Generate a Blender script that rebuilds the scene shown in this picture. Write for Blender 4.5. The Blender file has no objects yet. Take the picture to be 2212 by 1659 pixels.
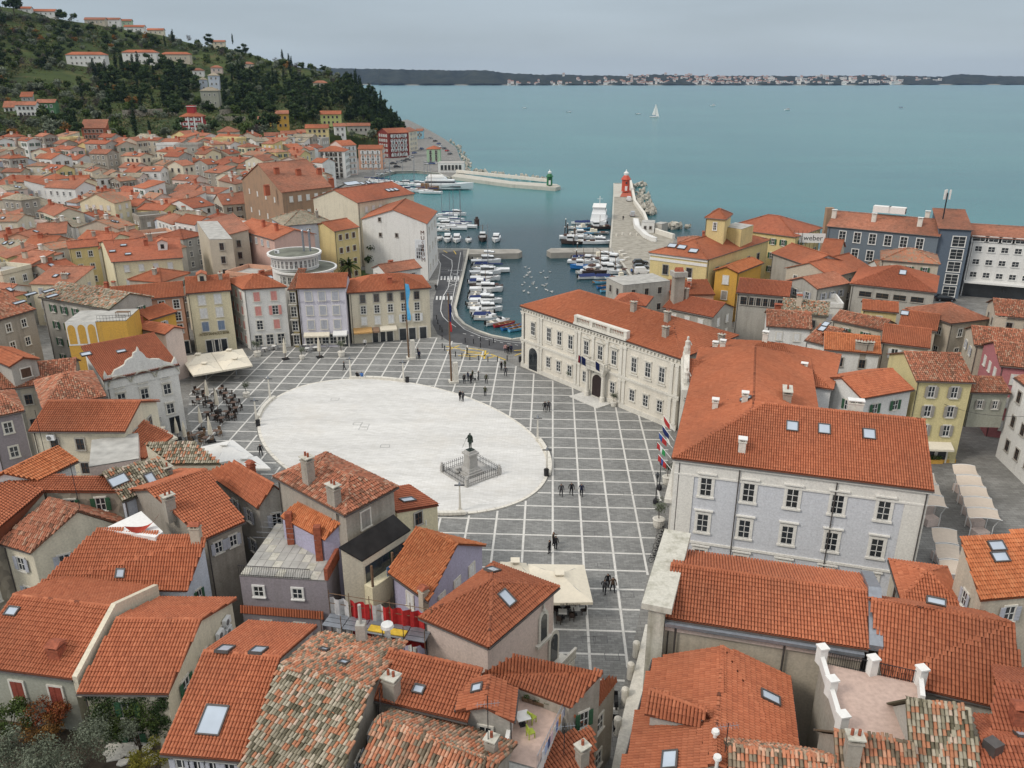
import bpy,bmesh,math,random
import numpy as np
from mathutils import Vector,Matrix
from mathutils.bvhtree import BVHTree
from mathutils.geometry import tessellate_polygon
random.seed(7); RNG = np.random.default_rng(7)
R = math.radians
scene = bpy.context.scene
COL = scene.collection
# ------------------------------------------------------------------ camera
CH,FPX,PITCH = 48.0,1725.0,R(20.98)      # height above the square, focal length (px of a 2212 px wide frame), downward tilt
cam = bpy.data.cameras.new('camera'); camo = bpy.data.objects.new('camera',cam); COL.objects.link(camo)
camo.location = (0,0,CH); camo.rotation_euler = (R(90) - PITCH,0,0)
cam.sensor_width = 36; cam.lens = 36 * FPX / 2212; cam.clip_end = 30000; cam.clip_start = .5
scene.camera = camo
# ------------------------------------------------------------------ overcast sky
SUN_EL,SUN_AZ = R(42),R(-118)
w = bpy.data.worlds.new('World'); scene.world = w; w.use_nodes = True
nt = w.node_tree; nt.nodes.clear()
def wn(t,**k):
 n = nt.nodes.new(t)
 for a,b in k.items(): setattr(n,a,b)
 return n
out = wn('ShaderNodeOutputWorld'); mix = wn('ShaderNodeMixShader'); mix.inputs[0].default_value = .92
sky = wn('ShaderNodeTexSky',sky_type='NISHITA',sun_disc=False,sun_elevation=SUN_EL,sun_rotation=SUN_AZ)
b1 = wn('ShaderNodeBackground'); b1.inputs[1].default_value = .09
nt.links.new(sky.outputs[0],b1.inputs[0])
tc = wn('ShaderNodeTexCoord'); sp = wn('ShaderNodeSeparateXYZ'); nt.links.new(tc.outputs['Generated'],sp.inputs[0])
ramp = wn('ShaderNodeValToRGB')                       # overcast dome: brighter towards the zenith
e = ramp.color_ramp.elements
e[0].position = 0.0; e[0].color = (.39,.455,.505,1)
e[1].position = 1.0; e[1].color = (1.06,1.06,1.06,1)
q = e.new(.1); q.color = (.385,.45,.505,1)
q = e.new(.35); q.color = (.76,.79,.815,1)
nt.links.new(sp.outputs[2],ramp.inputs[0])
mp = wn('ShaderNodeMapping'); mp.inputs['Scale'].default_value = (1.4,1.4,9)
nt.links.new(tc.outputs['Generated'],mp.inputs[0])
nz = wn('ShaderNodeTexNoise'); nz.inputs['Scale'].default_value = 2.2; nz.inputs['Detail'].default_value = 5; nz.inputs['Roughness'].default_value = .5
nt.links.new(mp.outputs[0],nz.inputs[0])
mr = wn('ShaderNodeMapRange'); mr.inputs[1].default_value = .3; mr.inputs[2].default_value = .7; mr.inputs[3].default_value = .92; mr.inputs[4].default_value = 1.08
nt.links.new(nz.outputs[0],mr.inputs[0])
mul = wn('ShaderNodeVectorMath',operation='SCALE'); nt.links.new(ramp.outputs[0],mul.inputs[0]); nt.links.new(mr.outputs[0],mul.inputs['Scale'])
b2 = wn('ShaderNodeBackground'); b2.inputs[1].default_value = 1.0; nt.links.new(mul.outputs[0],b2.inputs[0])
nt.links.new(b1.outputs[0],mix.inputs[1]); nt.links.new(b2.outputs[0],mix.inputs[2]); nt.links.new(mix.outputs[0],out.inputs[0])
sl = bpy.data.lights.new('sun','SUN'); sl.energy = 1.5; sl.angle = R(15); sl.color = (1,.93,.84)
so = bpy.data.objects.new('sun',sl); COL.objects.link(so)
sd = Vector((math.sin(SUN_AZ) * math.cos(SUN_EL),math.cos(SUN_AZ) * math.cos(SUN_EL),math.sin(SUN_EL)))
so.rotation_euler = (-sd).to_track_quat('-Z','Y').to_euler(); so.location = (0,0,200)
vs = scene.view_settings; vs.view_transform = 'Standard'; vs.look = 'None'; vs.exposure = 0.18; vs.gamma = 1.0; vs.use_curve_mapping = False
scene.cycles.use_denoising = True; scene.cycles.max_bounces = 5; scene.cycles.volume_bounces = 0; scene.cycles.diffuse_bounces = 2
scene.cycles.glossy_bounces = 2; scene.cycles.transparent_max_bounces = 6; scene.cycles.caustics_reflective = False; scene.cycles.caustics_refractive = False
# ------------------------------------------------------------------ measuring: where a point of the photograph lies in the place
CP,SP = math.cos(PITCH),math.sin(PITCH)
def ray(x,y):
 dx = (x - 1106) / FPX; dy = (829.5 - y) / FPX
 return Vector((dx,CP + dy * SP,-SP + dy * CP))
def P(x,y,z=0.0):
 d = ray(x,y); t = (z - CH) / d.z
 return Vector((d.x * t,d.y * t,z))
def PD(x,y,dist):
 d = ray(x,y); t = dist / d.y
 return Vector((d.x * t,dist,CH + d.z * t))
def K(y):
 d = ray(1106,y); return -d.y / d.z
def zb(ye,yb,z0=0.0): return CH - (CH - z0) * K(yb) / K(ye)
SEA = -1.3
# ------------------------------------------------------------------ materials
MATS = {}
def nodes(m):
 m.use_nodes = True; t = m.node_tree; return t,t.nodes['Principled BSDF']
def N(t,ty,**k):
 n = t.nodes.new(ty)
 for a,b in k.items():
  if a.startswith('_'): n.inputs[a[1:].replace('_',' ')].default_value = b
  else: setattr(n,a,b)
 return n
def L(t,a,b): t.links.new(a,b)
def plain(name,c,rough=.7,metal=0,spec=.3,var=.12,scale=3.0):
 """one colour with a little procedural mottling"""
 if name in MATS: return MATS[name]
 m = bpy.data.materials.new(name); t,b = nodes(m)
 b.inputs['Roughness'].default_value = rough; b.inputs['Metallic'].default_value = metal; b.inputs['Specular IOR Level'].default_value = spec
 g = N(t,'ShaderNodeNewGeometry'); n = N(t,'ShaderNodeTexNoise',_Scale=scale,_Detail=3.0); L(t,g.outputs['Position'],n.inputs['Vector'])
 r = N(t,'ShaderNodeMapRange',_From_Min=.3,_From_Max=.7,_To_Min=1 - var,_To_Max=1 + var); L(t,n.outputs[0],r.inputs[0])
 v = N(t,'ShaderNodeVectorMath',operation='SCALE'); v.inputs[0].default_value = c[:3]; L(t,r.outputs[0],v.inputs['Scale'])
 L(t,v.outputs[0],b.inputs['Base Color']); MATS[name] = m; return m
def plaster(name,c,stain=.35,dirt=(.16,.145,.12)):
 """rendered wall: blotches, rain streaks, fine grain"""
 if name in MATS: return MATS[name]
 m = bpy.data.materials.new(name); t,b = nodes(m); b.inputs['Roughness'].default_value = .9; b.inputs['Specular IOR Level'].default_value = .1
 g = N(t,'ShaderNodeNewGeometry')
 n1 = N(t,'ShaderNodeTexNoise',_Scale=.35,_Detail=6.0,_Roughness=.65); L(t,g.outputs['Position'],n1.inputs['Vector'])
 mp = N(t,'ShaderNodeMapping'); mp.inputs['Scale'].default_value = (1.6,1.6,.12); L(t,g.outputs['Position'],mp.inputs[0])
 n2 = N(t,'ShaderNodeTexNoise',_Scale=1.0,_Detail=4.0); L(t,mp.outputs[0],n2.inputs['Vector'])
 a = N(t,'ShaderNodeMath',operation='ADD'); L(t,n1.outputs[0],a.inputs[0]); L(t,n2.outputs[0],a.inputs[1])
 r = N(t,'ShaderNodeMapRange',_From_Min=.95,_From_Max=1.45,_To_Min=0.0,_To_Max=stain); L(t,a.outputs[0],r.inputs[0])
 mx = N(t,'ShaderNodeMix',data_type='RGBA'); mx.inputs[6].default_value = (*c[:3],1); mx.inputs[7].default_value = (*dirt,1); L(t,r.outputs[0],mx.inputs[0])
 n3 = N(t,'ShaderNodeTexNoise',_Scale=6.0,_Detail=4.0); L(t,g.outputs['Position'],n3.inputs['Vector'])
 r3 = N(t,'ShaderNodeMapRange',_From_Min=.3,_From_Max=.7,_To_Min=.88,_To_Max=1.1); L(t,n3.outputs[0],r3.inputs[0])
 v = N(t,'ShaderNodeVectorMath',operation='SCALE'); L(t,mx.outputs[2],v.inputs[0]); L(t,r3.outputs[0],v.inputs['Scale'])
 L(t,v.outputs[0],b.inputs['Base Color'])
 bp = N(t,'ShaderNodeBump',_Strength=.25,_Distance=.05); L(t,n3.outputs[0],bp.inputs['Height']); L(t,bp.outputs[0],b.inputs['Normal'])
 MATS[name] = m; return m
def stonewall(name,c1,c2,scale=1.6):
 if name in MATS: return MATS[name]
 m = bpy.data.materials.new(name); t,b = nodes(m); b.inputs['Roughness'].default_value = .95
 g = N(t,'ShaderNodeNewGeometry'); v = N(t,'ShaderNodeTexVoronoi',_Scale=scale); L(t,g.outputs['Position'],v.inputs['Vector'])
 n = N(t,'ShaderNodeTexNoise',_Scale=.5,_Detail=6.0); L(t,g.outputs['Position'],n.inputs['Vector'])
 mx = N(t,'ShaderNodeMix',data_type='RGBA'); mx.inputs[6].default_value = (*c1,1); mx.inputs[7].default_value = (*c2,1)
 a = N(t,'ShaderNodeMath',operation='MULTIPLY'); L(t,v.outputs['Color'],a.inputs[0]); L(t,n.outputs[0],a.inputs[1])
 r = N(t,'ShaderNodeMapRange',_From_Min=.05,_From_Max=.45); L(t,a.outputs[0],r.inputs[0]); L(t,r.outputs[0],mx.inputs[0])
 L(t,mx.outputs[2],b.inputs['Base Color'])
 bp = N(t,'ShaderNodeBump',_Strength=.6,_Distance=.08); L(t,v.outputs['Distance'],bp.inputs['Height']); L(t,bp.outputs[0],b.inputs['Normal'])
 MATS[name] = m; return m
def tilemat(name,stops,blotch=.25,grime=(.09,.075,.055),stripes=False,glow=0):
 """fired clay: colour of each tile from its own 'tint' value, with grime in patches; stripes = rows of tiles too far off to model"""
 if name in MATS: return MATS[name]
 m = bpy.data.materials.new(name); t,b = nodes(m); b.inputs['Roughness'].default_value = .8; b.inputs['Specular IOR Level'].default_value = .22
 g = N(t,'ShaderNodeNewGeometry'); at = N(t,'ShaderNodeAttribute',attribute_name='tint')
 cr = N(t,'ShaderNodeValToRGB'); el = cr.color_ramp.elements
 el[0].position,el[0].color = stops[0][0],(*stops[0][1],1); el[1].position,el[1].color = stops[-1][0],(*stops[-1][1],1)
 for p,c in stops[1:-1]: el.new(p).color = (*c,1)
 n = N(t,'ShaderNodeTexNoise',_Scale=.22,_Detail=6.0,_Roughness=.65); L(t,g.outputs['Position'],n.inputs['Vector'])
 if stripes:
  uv = N(t,'ShaderNodeUVMap'); bk = N(t,'ShaderNodeTexBrick',offset=0.0,_Scale=1.0,_Mortar_Size=.05,_Mortar_Smooth=.6,_Brick_Width=.26,_Row_Height=.4)
  bk.inputs['Color1'].default_value = (0,0,0,1); bk.inputs['Color2'].default_value = (1,1,1,1); L(t,uv.outputs[0],bk.inputs['Vector'])
  n5 = N(t,'ShaderNodeTexNoise',_Scale=1.3,_Detail=4.0); L(t,g.outputs['Position'],n5.inputs['Vector'])
  a5 = N(t,'ShaderNodeMath',operation='MULTIPLY_ADD'); L(t,bk.outputs[0],a5.inputs[0]); a5.inputs[1].default_value = .35
  s5 = N(t,'ShaderNodeMath',operation='ADD'); L(t,at.outputs['Fac'],s5.inputs[0]); L(t,n5.outputs[0],s5.inputs[1])
  m5 = N(t,'ShaderNodeMath',operation='SUBTRACT'); L(t,s5.outputs[0],m5.inputs[0]); m5.inputs[1].default_value = .68
  L(t,m5.outputs[0],a5.inputs[2]); L(t,a5.outputs[0],cr.inputs[0])
 else: L(t,at.outputs['Fac'],cr.inputs[0])
 r = N(t,'ShaderNodeMapRange',_From_Min=.42,_From_Max=.75,_To_Min=0.0,_To_Max=blotch); L(t,n.outputs[0],r.inputs[0])
 mx = N(t,'ShaderNodeMix',data_type='RGBA'); L(t,r.outputs[0],mx.inputs[0]); L(t,cr.outputs[0],mx.inputs[6]); mx.inputs[7].default_value = (*grime,1)
 n2 = N(t,'ShaderNodeTexNoise',_Scale=9.0,_Detail=3.0); L(t,g.outputs['Position'],n2.inputs['Vector'])
 r2 = N(t,'ShaderNodeMapRange',_From_Min=.3,_From_Max=.7,_To_Min=.93,_To_Max=1.07); L(t,n2.outputs[0],r2.inputs[0])
 n6 = N(t,'ShaderNodeTexNoise',_Scale=.05,_Detail=1.0); L(t,g.outputs['Position'],n6.inputs['Vector'])      # one roof fired or faded differently from the next
 r6 = N(t,'ShaderNodeMapRange',_From_Min=.36,_From_Max=.64,_To_Min=.8,_To_Max=1.14); L(t,n6.outputs[0],r6.inputs[0]); m6 = N(t,'ShaderNodeMath',operation='MULTIPLY'); L(t,r2.outputs[0],m6.inputs[0]); L(t,r6.outputs[0],m6.inputs[1])
 v = N(t,'ShaderNodeVectorMath',operation='SCALE'); L(t,mx.outputs[2],v.inputs[0]); L(t,m6.outputs[0],v.inputs['Scale']); L(t,v.outputs[0],b.inputs['Base Color'])
 if stripes:
  bp = N(t,'ShaderNodeBump',_Strength=.7,_Distance=.06); L(t,bk.outputs['Fac'],bp.inputs['Height']); bp.invert = True; L(t,bp.outputs[0],b.inputs['Normal'])
 MATS[name] = m; return m
TS = {
 'n': ([(0,(.13,.045,.026)),(.2,(.335,.105,.052)),(.5,(.405,.131,.064)),(1,(.50,.18,.092))],.2),
 'r': ([(0,(.11,.038,.025)),(.2,(.29,.088,.047)),(.5,(.365,.115,.06)),(1,(.45,.155,.085))],.22),
 'b': ([(0,(.14,.045,.022)),(.2,(.36,.11,.042)),(.5,(.52,.17,.068)),(1,(.61,.25,.115))],.25),
 'm': ([(0,(.19,.095,.06)),(.35,(.38,.14,.08)),(.75,(.46,.18,.105)),(1,(.44,.29,.20))],.35),
 'p': ([(0,(.14,.07,.05)),(.25,(.29,.115,.068)),(.55,(.385,.152,.09)),(1,(.45,.22,.145))],.4),
 'x': ([(0,(.12,.09,.06)),(.28,(.30,.24,.17)),(.48,(.40,.15,.08)),(.75,(.49,.20,.11)),(1,(.54,.36,.25))],.32),
 'o': ([(0,(.09,.08,.05)),(.25,(.25,.22,.155)),(.62,(.43,.385,.295)),(.72,(.40,.17,.09)),(.88,(.46,.20,.11)),(1,(.56,.51,.42))],.32),
}
for k_,(st_,bl_) in TS.items():
 tilemat('tile_' + k_,st_,bl_); tilemat('tilefar_' + k_,st_,bl_ * 1.2,stripes=True)
def WALL(k): return WALLS[k]
WALLS = {k: plaster('plaster_' + k,c,s) for k,(c,s) in {
 'white': ((.72,.71,.68),.22),'cream': ((.66,.60,.47),.3),'beige': ((.52,.46,.37),.4),'grey': ((.42,.40,.36),.5),
 'greyold': ((.37,.335,.285),.7),'yellow': ((.66,.54,.27),.3),'bank': ((.72,.65,.45),.2),'ochre': ((.62,.36,.08),.25),'salmon': ((.62,.35,.24),.3),
 'pink': ((.62,.42,.36),.25),'pinkpale': ((.66,.54,.48),.25),'lavender': ((.62,.60,.66),.15),'lilac': ((.42,.40,.52),.2),'mauve': ((.30,.27,.29),.3),
 'rose': ((.46,.18,.19),.25),'slate': ((.12,.15,.19),.15),'green': ((.09,.20,.10),.2),'mint': ((.38,.52,.36),.2),'lime': ((.48,.50,.20),.25),
 'redwall': ((.35,.05,.05),.1),'brickred': ((.42,.13,.075),.2),'maroon': ((.20,.045,.04),.2),'blue': ((.28,.52,.62),.2),'brown': ((.36,.24,.16),.7),
 'court': ((.615,.63,.665),.1),'courttrim': ((.75,.73,.68),.1),'hall': ((.69,.645,.56),.28),'bluewhite': ((.56,.60,.66),.2),'greygreen': ((.36,.36,.30),.3),
 'yellowhouse': ((.62,.54,.29),.3),'slatelight': ((.155,.185,.215),.15)}.items()}
WALLS['stone'] = stonewall('rubble_stone',(.20,.175,.14),(.42,.37,.29))
M_STONE = plaster('white_stone',(.68,.65,.58),.3); M_TRIM = plain('white_trim',(.74,.73,.70),.6,var=.05); M_LICHEN = plaster('lichen_stone',(.55,.53,.46),.8,(.16,.15,.09))
M_GLASS = plain('window_glass',(.025,.03,.035),.08,spec=.8,var=.3,scale=.4); M_SKYL = plain('skylight_glass',(.42,.48,.55),.06,spec=.9,var=.1,scale=.5)
M_IRON = plain('dark_iron',(.025,.025,.028),.5); M_GUT = plain('gutter_metal',(.10,.09,.085),.45,.3); M_ZINC = plain('zinc_sheet',(.28,.30,.33),.4,.5)
M_TAR = plain('tar_roofing',(.028,.026,.025),.9,var=.4,scale=.7); M_CONC = plain('concrete',(.40,.39,.36),.9,var=.2,scale=.8); M_WOOD = plain('weathered_wood',(.16,.10,.06),.8,var=.3,scale=4)
M_CREAM = plain('cream_canvas',(.70,.64,.52),.8,var=.05); M_WHITE = plain('white_gelcoat',(.76,.77,.77),.3,spec=.5,var=.05); M_BRICK = plain('red_brick',(.30,.09,.05),.9,var=.3,scale=5)
M_BLACK = plain('black_cloth',(.012,.012,.014),.8); M_SKIN = plain('skin',(.45,.28,.20),.6,var=.05); M_HAIR = plain('dark_hair',(.03,.02,.015),.6)
M_TYRE = plain('rubber',(.015,.015,.015),.8); M_ROCK = plain('limestone_rock',(.40,.375,.32),.95,var=.35,scale=.6); M_ACGREY = plain('unit_grille',(.16,.16,.16),.6)
SHUT = {k: plain('shutter_' + k,c,.6,var=.1) for k,c in {'pink': (.62,.28,.25),'grey': (.42,.43,.47),'white': (.70,.70,.69),'brown': (.10,.06,.04),'green': (.04,.11,.06),'blue': (.20,.26,.36),'old': (.30,.28,.25),'red': (.25,.06,.04)}.items()}
# ------------------------------------------------------------------ mesh building
class MB:
 def __init__(s): s.v = []; s.f = []; s.m = []; s.mats = []
 def mi(s,mat):
  if mat not in s.mats: s.mats.append(mat)
  return s.mats.index(mat)
 def face(s,pts,mat):
  i = len(s.v); s.v += [tuple(p) for p in pts]; s.f.append(tuple(range(i,i + len(pts)))); s.m.append(s.mi(mat))
 def hexa(s,b,t,mat):
  """solid between bottom ring b and top ring t"""
  n = len(b); i = len(s.v); s.v += [tuple(p) for p in b] + [tuple(p) for p in t]; k = s.mi(mat)
  s.f.append(tuple(range(i + n - 1,i - 1,-1))); s.f.append(tuple(range(i + n,i + 2 * n))); s.m += [k,k]
  for j in range(n):
   s.f.append((i + j,i + (j + 1) % n,i + n + (j + 1) % n,i + n + j)); s.m.append(k)
 def box(s,c,sz,mat,rz=0.0,taper=1.0,M=None):
  x,y,z = [q / 2 for q in sz]; r = Matrix.Rotation(rz,3,'Z'); c = Vector(c)
  b = [c + r @ Vector((a * x,d * y,-z)) for a,d in ((-1,-1),(1,-1),(1,1),(-1,1))]
  t = [c + r @ Vector((a * x * taper,d * y * taper,z)) for a,d in ((-1,-1),(1,-1),(1,1),(-1,1))]
  if M: b = [M @ p for p in b]; t = [M @ p for p in t]
  s.hexa(b,t,mat)
 def tube(s,p,q,r,mat,n=6,r2=None):
  p,q = Vector(p),Vector(q); d = (q - p).normalized(); a = d.orthogonal().normalized(); b = d.cross(a); r2 = r if r2 is None else r2
  s.hexa([p + (a * math.cos(2 * math.pi * i / n) + b * math.sin(2 * math.pi * i / n)) * r for i in range(n)],
               [q + (a * math.cos(2 * math.pi * i / n) + b * math.sin(2 * math.pi * i / n)) * r2 for i in range(n)],mat)
 def lathe(s,prof,mat,c=(0,0,0),n=12):
  i = len(s.v); k = s.mi(mat)
  for r,z in prof:
   for j in range(n): s.v.append((c[0] + r * math.cos(2 * math.pi * j / n),c[1] + r * math.sin(2 * math.pi * j / n),c[2] + z))
  for a in range(len(prof) - 1):
   for j in range(n):
    s.f.append((i + a * n + j,i + a * n + (j + 1) % n,i + (a + 1) * n + (j + 1) % n,i + (a + 1) * n + j)); s.m.append(k)
  s.f.append(tuple(range(i + n - 1,i - 1,-1))); s.m.append(k); m = i + (len(prof) - 1) * n; s.f.append(tuple(range(m,m + n))); s.m.append(k)
 def blob(s,c,r,mat,n=6,jit=.0,seed=0):
  rr = random.Random(seed); i = len(s.v); k = s.mi(mat); rings = 3
  s.v.append((c[0],c[1],c[2] - r[2]))
  for a in range(1,rings + 1):
   th = math.pi * a / (rings + 1)
   for j in range(n):
    f = 1 + jit * (rr.random() - .5); ph = 2 * math.pi * j / n + a * .4
    s.v.append((c[0] + r[0] * f * math.sin(th) * math.cos(ph),c[1] + r[1] * f * math.sin(th) * math.sin(ph),c[2] - r[2] * f * math.cos(th)))
  s.v.append((c[0],c[1],c[2] + r[2])); e = i + 1 + rings * n
  for j in range(n):
   s.f.append((i,i + 1 + (j + 1) % n,i + 1 + j)); s.m.append(k); s.f.append((e,e - n + j,e - n + (j + 1) % n)); s.m.append(k)
   for a in range(rings - 1):
    o = i + 1 + a * n; s.f.append((o + j,o + (j + 1) % n,o + n + (j + 1) % n,o + n + j)); s.m.append(k)
 def mesh(s,name,smooth=False,off=None):
  me = bpy.data.meshes.new(name)
  v = s.v if off is None else [(a[0] - off[0],a[1] - off[1],a[2] - off[2]) for a in s.v]
  me.from_pydata(v,[],s.f)
  for m in s.mats: me.materials.append(m)
  if len(s.mats) > 1: me.polygons.foreach_set('material_index',s.m)
  if smooth: me.polygons.foreach_set('use_smooth',[True] * len(s.f))
  return me
 def build(s,name,parent=None,off=None,smooth=False):
  return link(name,s.mesh(name,smooth,off),parent)
def link(name,me,parent=None,M=None):
 o = bpy.data.objects.new(name,me); COL.objects.link(o)
 if parent is not None: o.parent = parent
 if M is not None: o.matrix_basis = M
 return o
def tag(o,label,cat,group=None):
 o['label'] = label; o['category'] = cat
 if group: o['group'] = group
 return o
def thing(name,label,cat,loc=(0,0,0),rz=0.0,group=None):
 o = link(name,None); o.location = loc; o.rotation_euler = (0,0,rz); return tag(o,label,cat,group)
def kind(o,k): o['kind'] = k; return o
def copytree(o,parent=None,mats=None):
 c = o.copy(); COL.objects.link(c)
 if parent is not None: c.parent = parent
 if mats and c.data:
  for i,sl_ in enumerate(c.material_slots):
   nm_ = sl_.material.name if sl_.material else ''
   if nm_ in mats: sl_.link = 'OBJECT'; sl_.material = mats[nm_]
 for ch in list(o.children): copytree(ch,c,mats)
 return c
USED = set()
class Proto:
 """first use places the built thing itself, later uses place copies of it and its parts"""
 def __init__(s,o): s.o = o; s.n = 0
 def put(s,loc,rz=0.0,label=None,group=None,scale=1.0,mats=None):
  o = copytree(s.o,None,mats); s.n += 1
  o.location = loc; o.rotation_euler = (0,0,rz); o.scale = (scale,) * 3 if not hasattr(scale,'__len__') else scale
  if label: o['label'] = label
  if group: o['group'] = group
  return o
 def drop(s):
  def rec(o):
   for c in list(o.children): rec(c)
   bpy.data.objects.remove(o)
  rec(s.o)
def numpy_mesh(name,V,F,mats,tint=None,uv=None,smooth=False):
 me = bpy.data.meshes.new(name); nv,nf,k = len(V),len(F),F.shape[1]
 me.vertices.add(nv); me.vertices.foreach_set('co',np.ascontiguousarray(V,dtype=np.float32).ravel())
 me.loops.add(nf * k); me.loops.foreach_set('vertex_index',np.ascontiguousarray(F,dtype=np.int32).ravel())
 me.polygons.add(nf); me.polygons.foreach_set('loop_start',np.arange(0,nf * k,k,dtype=np.int32))
 me.update(calc_edges=True)
 if smooth: me.polygons.foreach_set('use_smooth',np.ones(nf,dtype=bool))
 for m in mats: me.materials.append(m)
 if tint is not None:
  a = me.attributes.new('tint','FLOAT','POINT'); a.data.foreach_set('value',np.ascontiguousarray(tint,dtype=np.float32))
 if uv is not None:
  l = me.uv_layers.new(name='UVMap'); l.data.foreach_set('uv',np.ascontiguousarray(uv,dtype=np.float32).ravel())
 return me
# ================================================================== the setting
def posmat(name,rough=.9,spec=.2):
 m = bpy.data.materials.new(name); t,b = nodes(m); b.inputs['Roughness'].default_value = rough; b.inputs['Specular IOR Level'].default_value = spec
 g = N(t,'ShaderNodeNewGeometry'); return m,t,b,g.outputs['Position']
def noise(t,vec,sc,det=5.0,ro=.6):
 n = N(t,'ShaderNodeTexNoise',_Scale=sc,_Detail=det,_Roughness=ro); L(t,vec,n.inputs['Vector']); return n.outputs[0]
def mrange(t,x,a,b,c=0.0,d=1.0):
 r = N(t,'ShaderNodeMapRange',_From_Min=a,_From_Max=b,_To_Min=c,_To_Max=d); L(t,x,r.inputs[0]); return r.outputs[0]
def mixc(t,f,a,b):
 m = N(t,'ShaderNodeMix',data_type='RGBA'); L(t,f,m.inputs[0])
 for i,c in ((6,a),(7,b)):
  if hasattr(c,'default_value'): L(t,c,m.inputs[i])
  else: m.inputs[i].default_value = (*c,1)
 return m.outputs[2]
def scalec(t,col,f):
 v = N(t,'ShaderNodeVectorMath',operation='SCALE'); L(t,f,v.inputs['Scale'])
 L(t,col,v.inputs[0]); return v.outputs[0]
# --- sea
m,t,b,pos = posmat('sea_water',.22,.24); b.inputs['IOR'].default_value = 1.33
n1 = noise(t,pos,.004,4.0); col = mixc(t,mrange(t,n1,.35,.65),(.030,.152,.170),(.048,.192,.200))
mp = N(t,'ShaderNodeMapping'); mp.inputs['Scale'].default_value = (.004,.03,1); L(t,pos,mp.inputs[0])
col = mixc(t,mrange(t,noise(t,mp.outputs[0],1.0,5.0),.45,.75,0,.5),col,(.025,.12,.155))
d_ = N(t,'ShaderNodeVectorMath',operation='DISTANCE'); L(t,pos,d_.inputs[0]); d_.inputs[1].default_value = (20,225,SEA)      # inner basin darker: its water depth, with shading put into the colour
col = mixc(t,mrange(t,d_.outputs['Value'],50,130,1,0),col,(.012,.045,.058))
L(t,col,b.inputs['Base Color'])
mp2 = N(t,'ShaderNodeMapping'); mp2.inputs['Scale'].default_value = (.35,.8,1); L(t,pos,mp2.inputs[0])
bp = N(t,'ShaderNodeBump',_Strength=.5,_Distance=.35); L(t,noise(t,mp2.outputs[0],1.0,6.0,.65),bp.inputs['Height']); L(t,bp.outputs[0],b.inputs['Normal'])
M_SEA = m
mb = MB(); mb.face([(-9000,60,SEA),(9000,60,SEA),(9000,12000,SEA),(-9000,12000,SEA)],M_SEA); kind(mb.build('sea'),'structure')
# --- land sheet with quay walls
m,t,b,pos = posmat('old_town_paving',.85)
bk = N(t,'ShaderNodeTexBrick',offset=.5,_Scale=1.0,_Mortar_Size=.015,_Brick_Width=.9,_Row_Height=.45); mp = N(t,'ShaderNodeMapping'); mp.inputs['Rotation'].default_value = (0,0,.05); L(t,pos,mp.inputs[0]); L(t,mp.outputs[0],bk.inputs['Vector'])
bk.inputs['Color1'].default_value = (.19,.185,.172,1); bk.inputs['Color2'].default_value = (.25,.245,.23,1); bk.inputs['Mortar'].default_value = (.09,.088,.08,1)
L(t,scalec(t,bk.outputs[0],mrange(t,noise(t,pos,.25),.3,.7,.75,1.2)),b.inputs['Base Color']); M_PAVE = m
m,t,b,pos = posmat('quay_concrete',.9)
L(t,mixc(t,mrange(t,noise(t,pos,.3,7.0),.35,.7),(.36,.34,.30),(.24,.225,.20)),b.inputs['Base Color']); M_QUAY = m
coast = [(880,258),(925,280),(960,300),(985,318),(993,340),(1000,352),(990,372),(972,384),(948,374),(900,369),(853,370),(800,384),(790,400),(860,450),(925,500),(945,538),(1013,538),(1000,595),(983,665),(988,684),(1003,700),(1028,713),(1060,724),(1106,733),(1160,725),
         (1290,672),(1366,640),(1366,600),(1345,570),(1318,535),(1323,475),(1326,415),(1326,396),(1362,396),(1370,440),(1395,468),(1402,488),(1425,508),(1458,516),(1540,520),(1800,540),(2300,580)]
cw = [P(x,y,0) for x,y in coast]
ring = cw + [Vector((260,120,0)),Vector((200,-80,0)),Vector((-200,-80,0)),Vector((-420,420,0)),Vector((-420,900,0)),Vector((-150,900,0))]
mb = MB(); k_ = mb.mi(M_PAVE)
for tri in tessellate_polygon([ring]): mb.face([ring[i] for i in tri],M_PAVE)
for i in range(len(cw) - 1):
 a,c = cw[i],cw[i + 1]; mb.face([a,c,c - Vector((0,0,3)),a - Vector((0,0,3))],M_QUAY)
land = kind(mb.build('ground'),'structure')
bm = bmesh.new(); bm.from_mesh(land.data); bmesh.ops.remove_doubles(bm,verts=bm.verts,dist=.001); bmesh.ops.recalc_face_normals(bm,faces=bm.faces)
if sum(f.normal.z for f in bm.faces if abs(f.normal.z) > .9) < 0: bmesh.ops.reverse_faces(bm,faces=bm.faces)
bm.to_mesh(land.data); bm.free()
# --- stone edging along the quays (each length a piece of its own)
M_EDGE = plaster('quay_edge_stone',(.50,.48,.42),.45)
for i in range(7,len(cw) - 4):
 a,c = cw[i],cw[i + 1]; d = (c - a); ln = d.length; d.normalize(); n_ = Vector((-d.y,d.x,0)); 
 mb = MB(); mb.hexa([a - n_ * .35,c - n_ * .35,c + n_ * .25,a + n_ * .25],[q + Vector((0,0,.12)) for q in (a - n_ * .35,c - n_ * .35,c + n_ * .25,a + n_ * .25)],M_EDGE)
 mb.build('edging_stone',land)
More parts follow.
